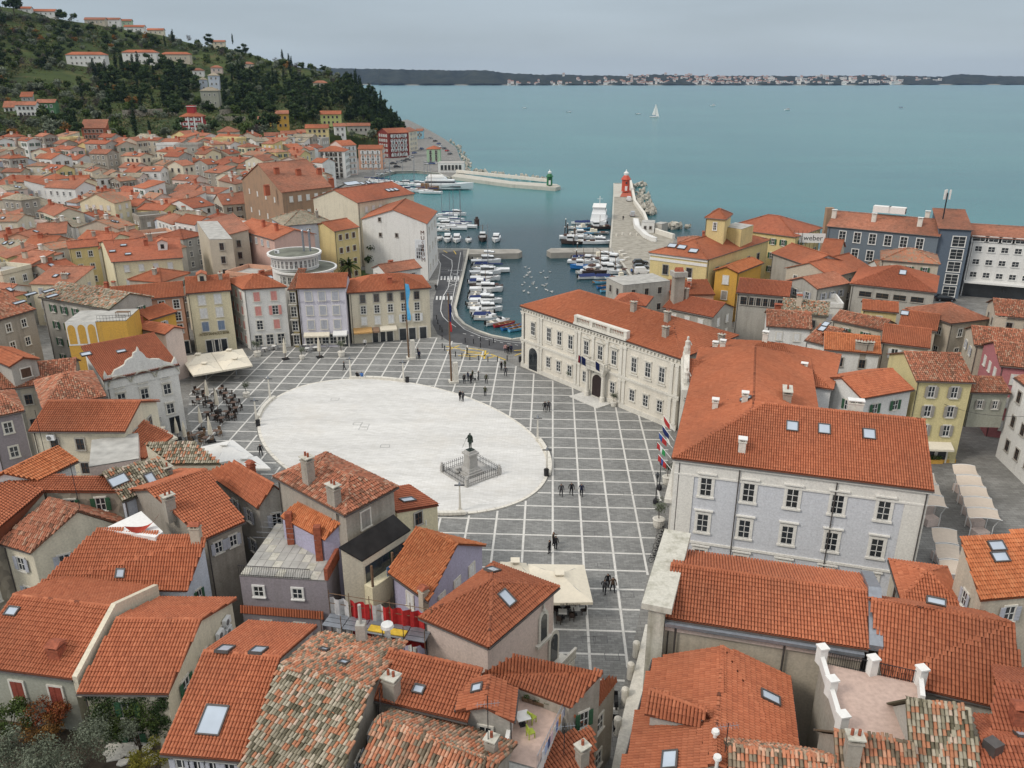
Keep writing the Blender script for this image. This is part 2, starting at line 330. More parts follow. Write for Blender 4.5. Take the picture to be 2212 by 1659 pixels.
# --- the moles
def slab(name,pts,top,mat,parent=None,bot=-3.5):
 mb = MB(); q = [P(x,y,top) for x,y in pts]; mb.hexa([Vector((a.x,a.y,bot)) for a in q],q,mat); return mb.build(name,parent)
kind(slab('mole_green_light',[(975,381),(1106,398),(1200,405),(1211,402),(1203,397.5),(1106,391.5),(985,374)],.35,M_EDGE),'structure')
mb = MB(); a_,b_ = P(985,373,.7),P(1185,394,.7); dd = (b_ - a_).normalized(); nn = Vector((-dd.y,dd.x,0))
mb.hexa([a_,b_,b_ + nn * 1.1,a_ + nn * 1.1],[q + Vector((0,0,1.5)) for q in (a_,b_,b_ + nn * 1.1,a_ + nn * 1.1)],M_STONE)
tag(mb.build('sea_wall'),'low white sea wall along the mole with the green lighthouse','wall')
kind(slab('jetty_west',[(1013,549),(1120,547),(1128,543),(1120,538),(1013,538)],.35,M_QUAY),'structure')
kind(slab('jetty_east',[(1190,546),(1325,544),(1322,535),(1190,536),(1181,541)],.35,M_QUAY),'structure')
# --- rough stone apron of the east mole
kind(slab('mole_red_light',[(1326,397),(1362,397),(1364,425),(1326,425)],.25,M_EDGE,bot=-.5),'structure')
m,t,b,pos = posmat('mole_paving',.9); col = mixc(t,mrange(t,noise(t,pos,.5,7.0),.4,.62),(.37,.345,.29),(.26,.24,.20)); v_ = N(t,'ShaderNodeTexVoronoi',_Scale=.9); L(t,pos,v_.inputs['Vector'])
L(t,mixc(t,mrange(t,v_.outputs['Distance'],.02,.12,.7,0),col,(.2,.19,.16)),b.inputs['Base Color']); M_MOLE = m
mb = MB(); q = [P(x,y,.004) for x,y in [(1326,426),(1364,426),(1372,440),(1392,468),(1402,490),(1425,508),(1456,517),(1440,560),(1400,610),(1368,640),(1367,600),(1346,570),(1319.5,535),(1324.5,475)]]
for tri in tessellate_polygon([q]): mb.face([q[i] for i in tri],M_MOLE)
kind(mb.build('east_quay'),'structure')
# ------------------------------------------------------------------ the square
EC,EA,EB,EANG = Vector((-16.78,104.84,0)),26.39,16.81,R(132.0)
def inell(p,g=0.0):
 d = p - EC; c,s_ = math.cos(EANG),math.sin(EANG); u = d.x * c + d.y * s_; v = -d.x * s_ + d.y * c
 return (u / (EA + g)) ** 2 + (v / (EB + g)) ** 2 < 1
def ell(th,g=0.0,z=0.0):
 c,s_ = math.cos(EANG),math.sin(EANG); u = (EA + g) * math.cos(th); v = (EB + g) * math.sin(th)
 return Vector((EC.x + u * c - v * s_,EC.y + u * s_ + v * c,z))
sq = [(535,760),(640,750),(760,745),(880,735),(936,727),(1000,742),(1060,765),(1128,797),(1290,856),(1453,919),(1440,1000),(1415,1160),(1375,1360),(1330,1560),(1300,1660),(1180,1660),(1000,1400),(900,1200),(600,1040),(420,960),(405,890),(420,770)]
sqw = [P(x,y,.004) for x,y in sq]
m,t,b,pos = posmat('square_slabs',.75,.3)
mp = N(t,'ShaderNodeMapping'); mp.inputs['Rotation'].default_value = (0,0,R(2.73)); L(t,pos,mp.inputs[0])
bk = N(t,'ShaderNodeTexBrick',offset=.5,_Scale=1.0,_Mortar_Size=.012,_Brick_Width=.62,_Row_Height=.28); L(t,mp.outputs[0],bk.inputs['Vector'])
bk.inputs['Color1'].default_value = (.19,.19,.182,1); bk.inputs['Color2'].default_value = (.265,.265,.252,1); bk.inputs['Mortar'].default_value = (.12,.12,.115,1)
c_ = scalec(t,bk.outputs[0],mrange(t,noise(t,pos,.18),.3,.7,.82,1.16)); c_ = scalec(t,c_,mrange(t,noise(t,pos,2.5,6.0),.3,.7,.86,1.12)); L(t,c_,b.inputs['Base Color']); M_SLAB = m
mb = MB()
for tri in tessellate_polygon([sqw]): mb.face([sqw[i] for i in tri],M_SLAB)
square = kind(mb.build('square'),'structure')
bm = bmesh.new(); bm.from_mesh(square.data); bmesh.ops.recalc_face_normals(bm,faces=bm.faces)
for f in bm.faces:
 if f.normal.z < 0: f.normal_flip()
bm.to_mesh(square.data); bm.free()
# white stone strips: pieces between two crossings, each its own object
M_STRIP = plaster('white_strip_stone',(.64,.625,.585),.3)
def inpoly(p,poly):
 c = False; j = len(poly) - 1
 for i in range(len(poly)):
  a,b = poly[i],poly[j]
  if (a.y > p.y) != (b.y > p.y) and p.x < (b.x - a.x) * (p.y - a.y) / (b.y - a.y) + a.x: c = not c
  j = i
 return c
GS = 3.27; ga = Vector((math.sin(R(2.73)),math.cos(R(2.73)),0)); gb = Vector((ga.y,-ga.x,0)); g0 = P(1194,1038.25,0)
def strip_mesh(ln,name):
 mb = MB(); mb.hexa([(-ln / 2,-.12,0),(ln / 2,-.12,0),(ln / 2,.12,0),(-ln / 2,.12,0)],[(-ln / 2,-.12,.006),(ln / 2,-.12,.006),(ln / 2,.12,.006),(-ln / 2,.12,.006)],M_STRIP); return mb.mesh(name)
SM = {}
def put_strip(c,ang,ln):
 k = round(ln,1)
 if k < .3: return
 if k not in SM: SM[k] = strip_mesh(k,'paving_strip')
 link('paving_strip',SM[k],square,Matrix.Translation(c) @ Matrix.Rotation(ang,4,'Z'))
for axis in (0,1):
 d,o = (ga,gb) if axis == 0 else (gb,ga); ang = math.atan2(d.y,d.x)
 for i in range(-18,20):
  for j in range(-18,20):
   s0 = g0 + o * (i * GS) + d * (j * GS) + d * .15; n_ = 12; run = []
   for k in range(n_):
    c = s0 + d * ((GS - .3) * (k + .5) / n_)
    ok = inpoly(c,sqw) and not inell(c,.35)
    if ok: run.append(k)
    if run and (not ok or k == n_ - 1):
     a_,b_ = run[0],run[-1] + 1; ln = (GS - .3) * (b_ - a_) / n_
     put_strip(s0 + d * ((GS - .3) * (a_ + b_) / 2 / n_) + Vector((0,0,.004 + .001 * axis)),ang,ln); run = []
   if axis == 0:
    c = g0 + o * (i * GS) + d * (j * GS)
    if inpoly(c,sqw) and not inell(c,.5): put_strip(c + Vector((0,0,.004)),ang,.3)
# the white oval: kerb stones and two low steps
m,t,b,pos = posmat('oval_limestone',.6,.3)
mp = N(t,'ShaderNodeMapping'); mp.inputs['Rotation'].default_value = (0,0,R(2.73)); L(t,pos,mp.inputs[0])
bk = N(t,'ShaderNodeTexBrick',offset=.5,_Scale=1.0,_Mortar_Size=.01,_Brick_Width=.9,_Row_Height=.26); L(t,mp.outputs[0],bk.inputs['Vector'])
bk.inputs['Color1'].default_value = (.59,.58,.55,1); bk.inputs['Color2'].default_value = (.69,.68,.655,1); bk.inputs['Mortar'].default_value = (.40,.385,.345,1)
mp3 = N(t,'ShaderNodeMapping'); mp3.inputs['Scale'].default_value = (.06,.35,1); L(t,pos,mp3.inputs[0])
c_ = scalec(t,bk.outputs[0],mrange(t,noise(t,mp3.outputs[0],1.0,6.0),.35,.7,.88,1.08))
c_ = mixc(t,mrange(t,noise(t,pos,.12,8.0,.7),.5,.75,0,.3),c_,(.60,.54,.45)); L(t,c_,b.inputs['Base Color']); M_OVAL = m
mb = MB(); NT = 96
ring = [ell(2 * math.pi * i / NT,-.3,.14) for i in range(NT)]; mb.hexa([Vector((p.x,p.y,.0)) for p in ring],ring,M_OVAL)
oval = kind(mb.build('oval_platform'),'structure')
for i in range(NT):
 a0,a1 = 2 * math.pi * (i + .03) / NT,2 * math.pi * (i + .97) / NT
 mb = MB(); q = [ell(a0,-.3),ell(a1,-.3),ell(a1,.12),ell(a0,.12)]; mb.hexa([Vector((p.x,p.y,0)) for p in q],[Vector((p.x,p.y,.13)) for p in q],M_STONE); mb.build('kerb_stone',oval)
# stone bench arcs at the rim
def ell_th(px):
 p = P(*px); best = min(range(720),key=lambda i: (ell(math.pi * i / 360) - p).length); return math.pi * best / 360
for (pa,pb,lab) in [((586,860),(556,905),'curved white stone bench at the left rim of the oval'),((757,818),(876,827),'curved white stone bench at the far rim of the oval'),((1160,950),(1183,1028),'curved white stone bench at the right rim of the oval beside a black bin'),((940,1109),(1003,1112),'curved white stone bench at the near rim of the oval below the lamp')]:
 t0,t1 = ell_th(pa),ell_th(pb)
 if t1 - t0 > math.pi: t0 += 2 * math.pi
 if t0 - t1 > math.pi: t1 += 2 * math.pi
 n_ = 7; th = thing('stone_bench',lab,'bench',ell((t0 + t1) / 2,.2),group='stone benches round the oval')
 base = th.location
 for i in range(n_):
  u0 = t0 + (t1 - t0) * (i + .02) / n_; u1 = t0 + (t1 - t0) * (i + .98) / n_
  q = [ell(u0,-.1),ell(u1,-.1),ell(u1,.45),ell(u0,.45)]; mb = MB(); mb.hexa([Vector((p.x,p.y,.13)) - base for p in q],[Vector((p.x,p.y,.5)) - base for p in q],M_STONE); mb.build('bench_block',th)
# ------------------------------------------------------------------ harbour road and its markings
m,t,b,pos = posmat('asphalt',.85); L(t,mixc(t,mrange(t,noise(t,pos,.4,7.0),.3,.7),(.06,.06,.063),(.095,.095,.098)),b.inputs['Base Color']); M_ASPH = m
M_LINE = plain('road_white',(.62,.62,.60),.7,var=.15); M_YEL = plain('road_yellow',(.62,.42,.05),.7,var=.15)
def sheet(name,pts,z,mat,parent=None):
 q = [P(x,y,z) for x,y in pts]; mb = MB()
 for tri in tessellate_polygon([q]):
  f = [q[i] for i in tri]
  if (f[1] - f[0]).cross(f[2] - f[0]).z < 0: f = f[::-1]
  mb.face(f,mat)
 return mb.build(name,parent)
road = kind(sheet('road',[(948,546),(1000,541),(1001,560),(990,610),(975,665),(980,690),(1000,708),(1030,720),(1070,731),(1128,738),(1128,764),(1080,757),(1020,748),(970,737),(945,722),(934,700),(936,650),(945,620),(952,590),(950,565)],.008,M_ASPH),'structure')
def band(name,pts,wd,mat,z=.013,parent=road):
 q = [P(x,y,z) for x,y in pts]; mb = MB()
 for i in range(len(q) - 1):
  d = (q[i + 1] - q[i]).normalized(); n_ = Vector((-d.y,d.x,0)) * wd / 2; mb.face([q[i] - n_,q[i + 1] - n_,q[i + 1] + n_,q[i] + n_],mat)
 return mb.build(name,parent)
band('centre_line',[(955,549),(976,562),(977,575),(974,590),(971,605),(968,622),(957,640),(953,660),(952,672),(957,684),(968,695),(985,706)],.16,M_LINE)
band('edge_line',[(946,560),(952,570),(949,590),(944,618)],.14,M_LINE)
band('edge_line',[(995,545),(985,610),(973,668),(980,690),(1003,711),(1040,727),(1080,736),(1126,741)],.14,M_LINE)
for (x0,y0,x1,y1) in [(952,600,992,600),(942,643,977,643)]:
 n_ = 9 if x1 - x0 < 38 else 11
 for i in range(0,n_,2):
  xa = x0 + (x1 - x0) * i / n_; xb = x0 + (x1 - x0) * (i + 1) / n_
  sheet('zebra_stripe',[(xa,y0 - 3.5),(xb,y0 - 3.5),(xb - .6,y0 + 4.5),(xa - .6,y0 + 4.5)],.013,M_LINE,road)
for (cx,cy) in [(983,592),(979,615)]:
 band('cross_mark',[(cx - 9,cy - 3.5),(cx + 9,cy + 3.5)],.15,M_LINE); band('cross_mark',[(cx + 9,cy - 3.5),(cx - 9,cy + 3.5)],.15,M_LINE,.016)
for i in range(4):
 band('hatch_line',[(963 - i * 1.2,620 + i * 4.5),(983 - i * 1.6,620 + i * 4.5)],.12,M_LINE); band('hatch_line',[(951 - i * .5,579 + i * 3.5),(972 - i * .8,579 + i * 3.5)],.1,M_LINE)
for i in range(8):
 x,y = 1000 + i * 16,712 + i * 4.1 - (i > 4) * (i - 4) * 1.5; band('dash',[(x,y + 8),(x + 7,y + 9.6)],.14,M_LINE)
def text_mesh(s,size,mat,name,extrude=0.0,align='CENTER'):
 cu = bpy.data.curves.new(name,'FONT'); cu.body = s; cu.size = size; cu.extrude = extrude; cu.align_x = align; cu.align_y = 'CENTER'; cu.resolution_u = 3
 o = bpy.data.objects.new('t',cu); COL.objects.link(o); dg = bpy.context.evaluated_depsgraph_get(); me = bpy.data.meshes.new_from_object(o.evaluated_get(dg)); me.name = name
 bpy.data.objects.remove(o); me.materials.clear(); me.materials.append(mat); return me
for s_,px,w_ in (('SCUOLA',(984,584),4.1),('\u0160OLA',(979,607),3.3)):
 me = text_mesh(s_,1.0,M_LINE,'road_lettering'); o = link('road_lettering',me,road); o.location = P(*px,.014); wx = max(v.co.x for v in me.vertices) * 2; o.scale = (w_ / wx,1.9,1); o.rotation_euler.z = R(4)
# yellow hatching at the corner of the square
for seg in [[(964,748),(995,754)],[(966,757),(992,746)],[(995,756),(1040,762)],[(1000,765),(1048,769)],[(990,768),(1030,771)],[(1012,752),(1046,757)],[(1005,760),(1040,765)],[(1049,757),(1046,775)],[(1040,771),(1056,762)],[(1060,765),(1092,777)],[(1052,774),(1068,770)]]:
 band('yellow_marking',seg,.3,M_YEL,.02,square)
for seg in [[(958,541),(966,546)],[(980,541),(985,549)],[(1110,757),(1128,756)],[(1112,768),(1128,762)]]: band('yellow_marking',seg,.25,M_YEL,.02,road)
# metal covers in the paving
M_COVER = plain('cover_rim',(.11,.11,.11),.6)
for (x,y) in [(724,864),(773,917),(788,920.5),(785,928),(832,965.5),(1263,933),(1308,951.5),(1373,923),(1404,917.5),(1278,1052),(1401,1022),(1357,1065),(1272,1152.5),(1355,1284),(1325,1335),(1272,1382),(1297,1382),(1322,1419),(1304,1222),(1064,1030),(1050,1172)]:
 p = P(x,y); z = .145 if inell(p) else .012; mb = MB()
 for (ox,oy,sx,sy) in ((0,-.45,1.3,.05),(0,.45,1.3,.05),(-.62,0,.05,.85),(.62,0,.05,.85)): mb.box((p.x + ox,p.y + oy,z),(sx,sy,.006),M_COVER)
 mb.build('cover_frame',oval if inell(p) else square)
# ------------------------------------------------------------------ the hill
XS = [-500,-60,0,100,200,300,400,500,600,700,740,780,810,835,850,866,885]
YSK = [-95,12,16,32,52,68,90,108,136,158,166,188,215,250,268,282,290]
YF = [308,306,305,305,305,303,300,298,296,296,297,300,303,306,304,301,298]
D0 = [400,415,420,425,430,440,450,462,480,505,520,540,560,590,620,650,680]
D1 = [800,820,830,850,870,890,900,900,890,860,840,820,790,770,760,750,745]
def hillpt(x,y):
 yf,ys = np.interp(x,XS,YF),np.interp(x,XS,YSK); t = (yf - y) / max(yf - ys,1.0)
 d = np.interp(x,XS,D0) + (np.interp(x,XS,D1) - np.interp(x,XS,D0)) * max(t,-.3) ** (1.0 if t < 0 else .9) if t > 0 else np.interp(x,XS,D0) + t * 60
 return PD(x,y,d)
V = []; NX,NTt = 100,26
gx = np.linspace(-320,885,NX)
for x in gx:
 yf,ys = np.interp(x,XS,YF),np.interp(x,XS,YSK)
 for j in range(NTt + 3):
  t_ = (j - 2) / (NTt - 3)
  if j == 0: p = hillpt(x,yf); p.z = -2; p.y -= 12
  elif j < NTt: p = hillpt(x,yf + (ys - yf) * max(0,t_))
  else: p = hillpt(x,ys); f_ = (j - NTt + 1); p = Vector((p.x * (1 + .1 * f_),p.y * (1 + .1 * f_),p.z - 6 * f_))
  if 1 < j < NTt: p.z += 1.6 * math.sin(p.x * .07 + p.y * .03) * math.sin(p.y * .05)
  V.append(p)
HN = NTt + 3
F_ = np.array([(i * HN + j,(i + 1) * HN + j,(i + 1) * HN + j + 1,i * HN + j + 1) for i in range(NX - 1) for j in range(HN - 1)])
m,t,b,pos = posmat('hillside_grass',.95,.1)
col = mixc(t,mrange(t,noise(t,pos,.02,8.0,.65),.38,.6),(.032,.048,.017),(.07,.092,.03))
col = mixc(t,mrange(t,noise(t,pos,.05,6.0),.55,.72,0,.8),col,(.11,.085,.04)); L(t,col,b.inputs['Base Color']); M_HILL = m
HILLV = V
hill = kind(link('hill',numpy_mesh('hill',np.array([tuple(v) for v in V]),F_,[M_HILL],smooth=True)),'structure')
# ------------------------------------------------------------------ far shore across the bay
CX = [560,700,745,800,840,900,940,1000,1053,1106,1200,1281,1381,1431,1500,1580,1659,1760,1884,1980,2034,2060,2075,2110,2150,2212,2400,2800]
CY = [146,147,147.5,148,150,150.5,151,151.5,152.5,159,161,163,163,161,163,164.5,164,164,163,164.5,165.5,162,160,161,164,165,166,170]
def shore_y(x): return 183.2 if x < 820 else (184.6 if x < 1900 else 183.6)
V = []; xs = np.linspace(560,2700,420); NJ = 14
for x in xs:
 ys = np.interp(x,CX,CY) + .8 * math.sin(x * .05) * math.sin(x * .017) ; dsh = P(x,shore_y(x) + .5 * math.sin(x * .09) * math.sin(x * .03),SEA).y
 for j in range(NJ):
  t_ = j / (NJ - 1); y = shore_y(x) + (ys - shore_y(x)) * t_
  p = PD(x,y,dsh + 4 + 900 * t_) if j else P(x,shore_y(x),SEA - 1)
  if j: p.z += (RNG.random() - .5) * 7 * (1 if t_ > .25 else .2)
  V.append(p)
F_ = np.array([(i * NJ + j,(i + 1) * NJ + j,(i + 1) * NJ + j + 1,i * NJ + j + 1) for i in range(len(xs) - 1) for j in range(NJ - 1)])
m,t,b,pos = posmat('far_woods',1.0,.05)
spz = N(t,'ShaderNodeSeparateXYZ'); L(t,pos,spz.inputs[0])
col = mixc(t,mrange(t,noise(t,pos,.008,8.0,.7),.35,.65),(.012,.018,.012),(.045,.05,.032))
col = mixc(t,mrange(t,spz.outputs[2],1.0,4.0,1,0),col,(.30,.27,.22)); L(t,col,b.inputs['Base Color']); M_FARW = m
kind(link('far_coast',numpy_mesh('far_coast',np.array([tuple(v) for v in V]),F_,[M_FARW])),'structure')
def farpt(x,t_):
 ys = np.interp(x,CX,CY); y = shore_y(x) + (ys - shore_y(x)) * t_; return PD(x,y,P(x,shore_y(x),SEA).y + 4 + 900 * t_)
# ================================================================== houses
def gz(X,Y):
 """ground level: flat round the square and harbour, rising to the foot of the hill"""
 if Y < 235: return 0.0
 px = 1106 + FPX * X / (Y * CP + (CH) * SP) if Y > 1 else 1106
 if px > 760: return 0.0
 d0 = float(np.interp(px,XS,D0)); zf = PD(px,float(np.interp(px,XS,YF)),d0).z
 s_ = min(1.0,max(0.0,(Y - 235) / (d0 - 235))); s_ = s_ * s_ * (1.6 - .6 * s_); edge = min(1.0,max(0.0,(760 - px) / 120))
 return max(0.0,zf * s_ * edge)
V = []; gx_ = np.linspace(-360,10,46); gy_ = np.linspace(236,520,40)
for X in gx_:
 for Y in gy_: V.append((X,Y,gz(X,Y) - .25))
F_ = np.array([(i * 40 + j,(i + 1) * 40 + j,(i + 1) * 40 + j + 1,i * 40 + j + 1) for i in range(45) for j in range(39) if min(V[(i + a) * 40 + j + b][2] for a in (0,1) for b in (0,1)) > -.2])
kind(link('town_slope',numpy_mesh('town_slope',np.array(V),F_,[M_PAVE])),'structure')

OCC_V,OCC_F = [],[]            # everything solid, for deciding which windows can be seen at all
def occ(pts):
 i = len(OCC_V); OCC_V.extend([tuple(p) for p in pts]); OCC_F.append(tuple(range(i,i + len(pts))))
FOOT = []                        # footprints taken
WINQ = []                        # windows waiting for the sight test
TRIS = 0
CAMP = Vector((0,0,CH))
# --- loose roof tiles
def tile_shape(n,w_,h_,ln,taper=.86):
 a = [math.pi * i / n for i in range(n + 1)]
 lo = [(-w_ / 2 * math.cos(t),0,h_ * math.sin(t)) for t in a]; hi = [(-w_ / 2 * taper * math.cos(t),ln,h_ * taper * math.sin(t)) for t in a]
 return np.array(lo + hi),np.array([(i,i + 1,n + 2 + i,n + 1 + i) for i in range(n)])
SINGLE = {}
def single_tile(st,k,w_,h_,ln):
 key = (st,k,round(w_,3))
 if key not in SINGLE:
  T,Fq = tile_shape(6,w_,h_,ln); SINGLE[key] = numpy_mesh('roof_tile',T,Fq,[MATS['tile_' + st]],tint=np.full(len(T),(k + .5) / 12),smooth=True)
 return SINGLE[key]
def roof_tiles(poly,u,st,roof,off,level,singles,cw=.23,rh=.37):
 """clay tiles in courses over one roof plane; level 2 = near, 1 = middle distance"""
 global TRIS
 n = (poly[1] - poly[0]).cross(poly[2] - poly[0]).normalized()
 if n.z < 0: n = -n
 u = (u - n * u.dot(n)).normalized(); v = n.cross(u)
 if v.z < 0: v = -v; 
 o = poly[0]; Q = np.array([((p - o).dot(u),(p - o).dot(v)) for p in poly])
 area = .5 * sum(Q[i][0] * Q[(i + 1) % len(Q)][1] - Q[(i + 1) % len(Q)][0] * Q[i][1] for i in range(len(Q)))
 if area < 0: Q = Q[::-1]
 umin,vmin = Q.min(0); umax,vmax = Q.max(0)
 nu = max(1,int((umax - umin) / cw)); nv = max(1,int((vmax - vmin) / rh)); cu = (umax - umin) / nu; rv = (vmax - vmin) / nv
 I,J = np.meshgrid(np.arange(nu),np.arange(nv),indexing='ij'); uu = umin + (I.ravel() + .5) * cu; vv = vmin + J.ravel() * rv
 ok = np.ones(len(uu),bool)
 for i in range(len(Q)):
  a,b = Q[i],Q[(i + 1) % len(Q)]; e = b - a; ln = np.hypot(*e)
  if ln < 1e-6: continue
  ok &= ((e[0] * (vv + rv * .5 - a[1]) - e[1] * (uu - a[0])) / ln) > -.06
 uu,vv = uu[ok],vv[ok]; c = len(uu)
 if not c: return
 rough = st in 'oxm'
 uu = uu + RNG.normal(0,.012 if rough else .003,c); vv = vv + RNG.normal(0,.025 if rough else .006,c)
 col_id = np.floor(uu / cu)
 tint = RNG.random(c) if rough else np.clip(RNG.normal(.52,.13,c),.2,1)
 lift = .055 + RNG.random(c) * (.03 if rough else .006)
 U,Vv,Nn,O = (np.array(tuple(q)) for q in (u,v,n,o)); offv = np.array(tuple(off))
 org = O + uu[:,None] * U + vv[:,None] * Vv + (n.normalized() and Nn)[None] * .03 - offv
 w_,h_,ln = cu * .93,cu * (.46 if st in 'ox' else .43),rv * 1.22
 keep = np.ones(c,bool)
 if singles > 0:
  px = org + offv; dist = np.hypot(px[:,0],px[:,1]); idx = np.argsort(dist)[:singles]
  # prefer the ones inside the frame
  fx = 1106 + FPX * px[:,0] / (px[:,1] * CP + (CH - px[:,2]) * SP); fy = 829.5 + FPX * ((CH - px[:,2]) * CP - px[:,1] * SP) / (px[:,1] * CP + (CH - px[:,2]) * SP)
  vis = np.where((fx > 0) & (fx < 2212) & (fy < 1655))[0]; idx = vis[np.argsort(dist[vis])][:singles]; keep[idx] = False
  tilt = math.atan2(.045,rv * 1.2)
  B = Matrix((u,v,n)).transposed().to_4x4()
  for i in idx:
   M = Matrix.Translation(Vector(org[i])) @ B @ Matrix.Translation((0,0,lift[i])) @ Matrix.Rotation(-tilt,4,'X')
   link('roof_tile',single_tile(st,int(tint[i] * 11.99),w_,h_,ln),roof,M)
 T,Fq = tile_shape(4 if level > 1 else 2,w_,h_,ln); org = org[keep]; tint = tint[keep]; lift = lift[keep]; c = len(org)
 if not c: return
 Z = np.where(np.arange(len(T)) < len(T) // 2,1.0,.15)[None] * lift[:,None]
 Vs = org[:,None,:] + T[None,:,0,None] * U + T[None,:,1,None] * Vv + (T[None,:,2,None] + Z[:,:,None]) * Nn
 Fs = Fq[None] + (np.arange(c) * len(T))[:,None,None]
 TRIS += c * len(Fq) * 2
 return Vs.reshape(-1,3),Fs.reshape(-1,4),np.repeat(tint,len(T))
def ridge_tiles(segs,st,roof,off,r=.13):
 mb_v,mb_f,mb_t = [],[],[]; n_ = 5
 for a,b in segs:
  d = b - a; ln = d.length
  if ln < .5: continue
  d = d / ln; s_ = Vector((-d.y,d.x,0)).normalized(); up = s_.cross(d) if s_.cross(d).z > 0 else -s_.cross(d); k = max(1,int(ln / .42))
  for i in range(k):
   p0 = a + d * (ln * i / k); p1 = a + d * (ln * (i + 1.12) / k); i0 = len(mb_v); tt = RNG.random() if st in 'oxm' else min(1,max(0,RNG.normal(.45,.2)))
   for p,rr,hh in ((p0,r * 1.1,.10),(p1,r * .9,.06)):
    for q in range(n_ + 1):
     th = math.pi * q / n_; w_ = p - s_ * (rr * math.cos(th)) + up * (rr * .9 * math.sin(th) + hh - .04) - off; mb_v.append(tuple(w_)); mb_t.append(tt)
   for q in range(n_): mb_f.append((i0 + q,i0 + q + 1,i0 + n_ + 2 + q,i0 + n_ + 1 + q))
 if mb_v: return np.array(mb_v),np.array(mb_f),np.array(mb_t)
def join(parts):
 V,F,T = [],[],[]; k = 0
 for a,b,c in parts: V.append(a); F.append(b + k); T.append(c); k += len(a)
 return np.concatenate(V),np.concatenate(F),np.concatenate(T)
class House: pass
HOUSES = []
def make_house(name,label,cat,corners,ze,planes,ridges,walls,st,wall,base,near=None,singles=0,group=None,decktint=.4,gables=()):
 """planes: [(polygon, eave direction, tile style)]; walls: [(p, q)] at eave level, outward to the right of p->q reversed"""
 h = House(); cen = sum(corners,Vector()) / len(corners); base_p = Vector((cen.x,cen.y,base)); h.base = base_p
 root = thing(name,label,cat,base_p,group=group); h.root = root; h.ze = ze; h.z0 = base; h.planes = planes; h.walls = walls; h.label = label; h.cen = cen; h.wall = wall
 dist = math.hypot(cen.x,cen.y); level = near if near is not None else (2 if dist < 85 else 1 if dist < 175 else 0)
 h.dist = dist
 mb = MB()
 for p,q in walls:
  mb.face([Vector((p.x,p.y,base)),Vector((q.x,q.y,base)),q,p],wall); occ([Vector((p.x,p.y,base)),Vector((q.x,q.y,base)),q,p])
 for g in gables: mb.face(g,wall); occ(g)
 mb.build('wall',root,base_p)
 # roof deck
 dv,df,dt,duv = [],[],[],[]; th = .14
 rm = MATS[('tile_' if level else 'tilefar_') + st]; roofv = MB(); parts = []; roof = None
 uvs = []
 me_v,me_f = [],[]
 flat = []
 for poly,u,ts in planes:                       # a warped roof plane is two triangles
  n = (poly[1] - poly[0]).cross(poly[2] - poly[0]).normalized()
  if len(poly) == 4 and abs(n.dot(poly[3] - poly[0])) > .05: flat += [([poly[0],poly[1],poly[2]],u,ts),([poly[0],poly[2],poly[3]],u,ts)]
  else: flat.append((poly,u,ts))
 planes = h.planes = flat
 for poly,u,ts in planes:
  n = (poly[1] - poly[0]).cross(poly[2] - poly[0]).normalized()
  if n.z < 0: n = -n; poly = poly[::-1]
  uu = (u - n * u.dot(n)).normalized(); vv = n.cross(uu)
  lo = [p - Vector((0,0,th)) for p in poly]; k = len(poly); i0 = len(me_v)
  me_v += [tuple(p - base_p) for p in poly] + [tuple(p - base_p) for p in lo]
  me_f.append(tuple(range(i0,i0 + k))); uvs += [((p).dot(uu),(p).dot(vv)) for p in poly]
  me_f.append(tuple(range(i0 + 2 * k - 1,i0 + k - 1,-1))); uvs += [(0,0)] * k
  for j in range(k):
   me_f.append((i0 + j,i0 + k + j,i0 + k + (j + 1) % k,i0 + (j + 1) % k)); uvs += [(0,0)] * 4
  occ(poly)
 me = bpy.data.meshes.new('roof'); me.from_pydata(me_v,[],me_f); me.materials.append(rm)
 a = me.attributes.new('tint','FLOAT','POINT'); a.data.foreach_set('value',np.full(len(me_v),(.06 if st in 'nrbp' else .02) if level else decktint + .1,dtype=np.float32))
 l = me.uv_layers.new(name='UVMap'); l.data.foreach_set('uv',np.array(uvs,dtype=np.float32).ravel())
 roof = link('roof',me,root); h.roof = roof
 if level:
  per = {}
  ns = len(planes)
  for poly,u,ts in planes:
   n = (poly[1] - poly[0]).cross(poly[2] - poly[0]).normalized()
   if n.z < 0: n = -n
   c_ = sum(poly,Vector()) / len(poly)
   if n.dot(CAMP - c_) < -.02 * (CAMP - c_).length: continue
   r = roof_tiles(poly,u,ts,roof,base_p,level,singles if n.dot(CAMP - c_) > 0 else 0,cw=.23 if level > 1 else .25)
   if singles: singles = 0 if len(roof.children) > 200 else singles
   if r is not None: per.setdefault(ts,[]).append(r)
  for ts,pr in per.items():
   V_,F_,T_ = join(pr); kind(link('roof_tiling',numpy_mesh('roof_tiling',V_,F_,[MATS['tile_' + ts]],tint=T_,smooth=True),roof),'stuff')
 r = ridge_tiles(ridges,st,roof,base_p) if ridges and dist < 300 else None
 if r is not None: link('ridge_tiling',numpy_mesh('ridge_tiling',r[0],r[1],[MATS['tile_' + st]],tint=r[2],smooth=True),roof)['kind'] = 'stuff'
 FOOT.append([Vector((p.x,p.y,0)) for p in corners]); HOUSES.append(h); h.level = level; return h
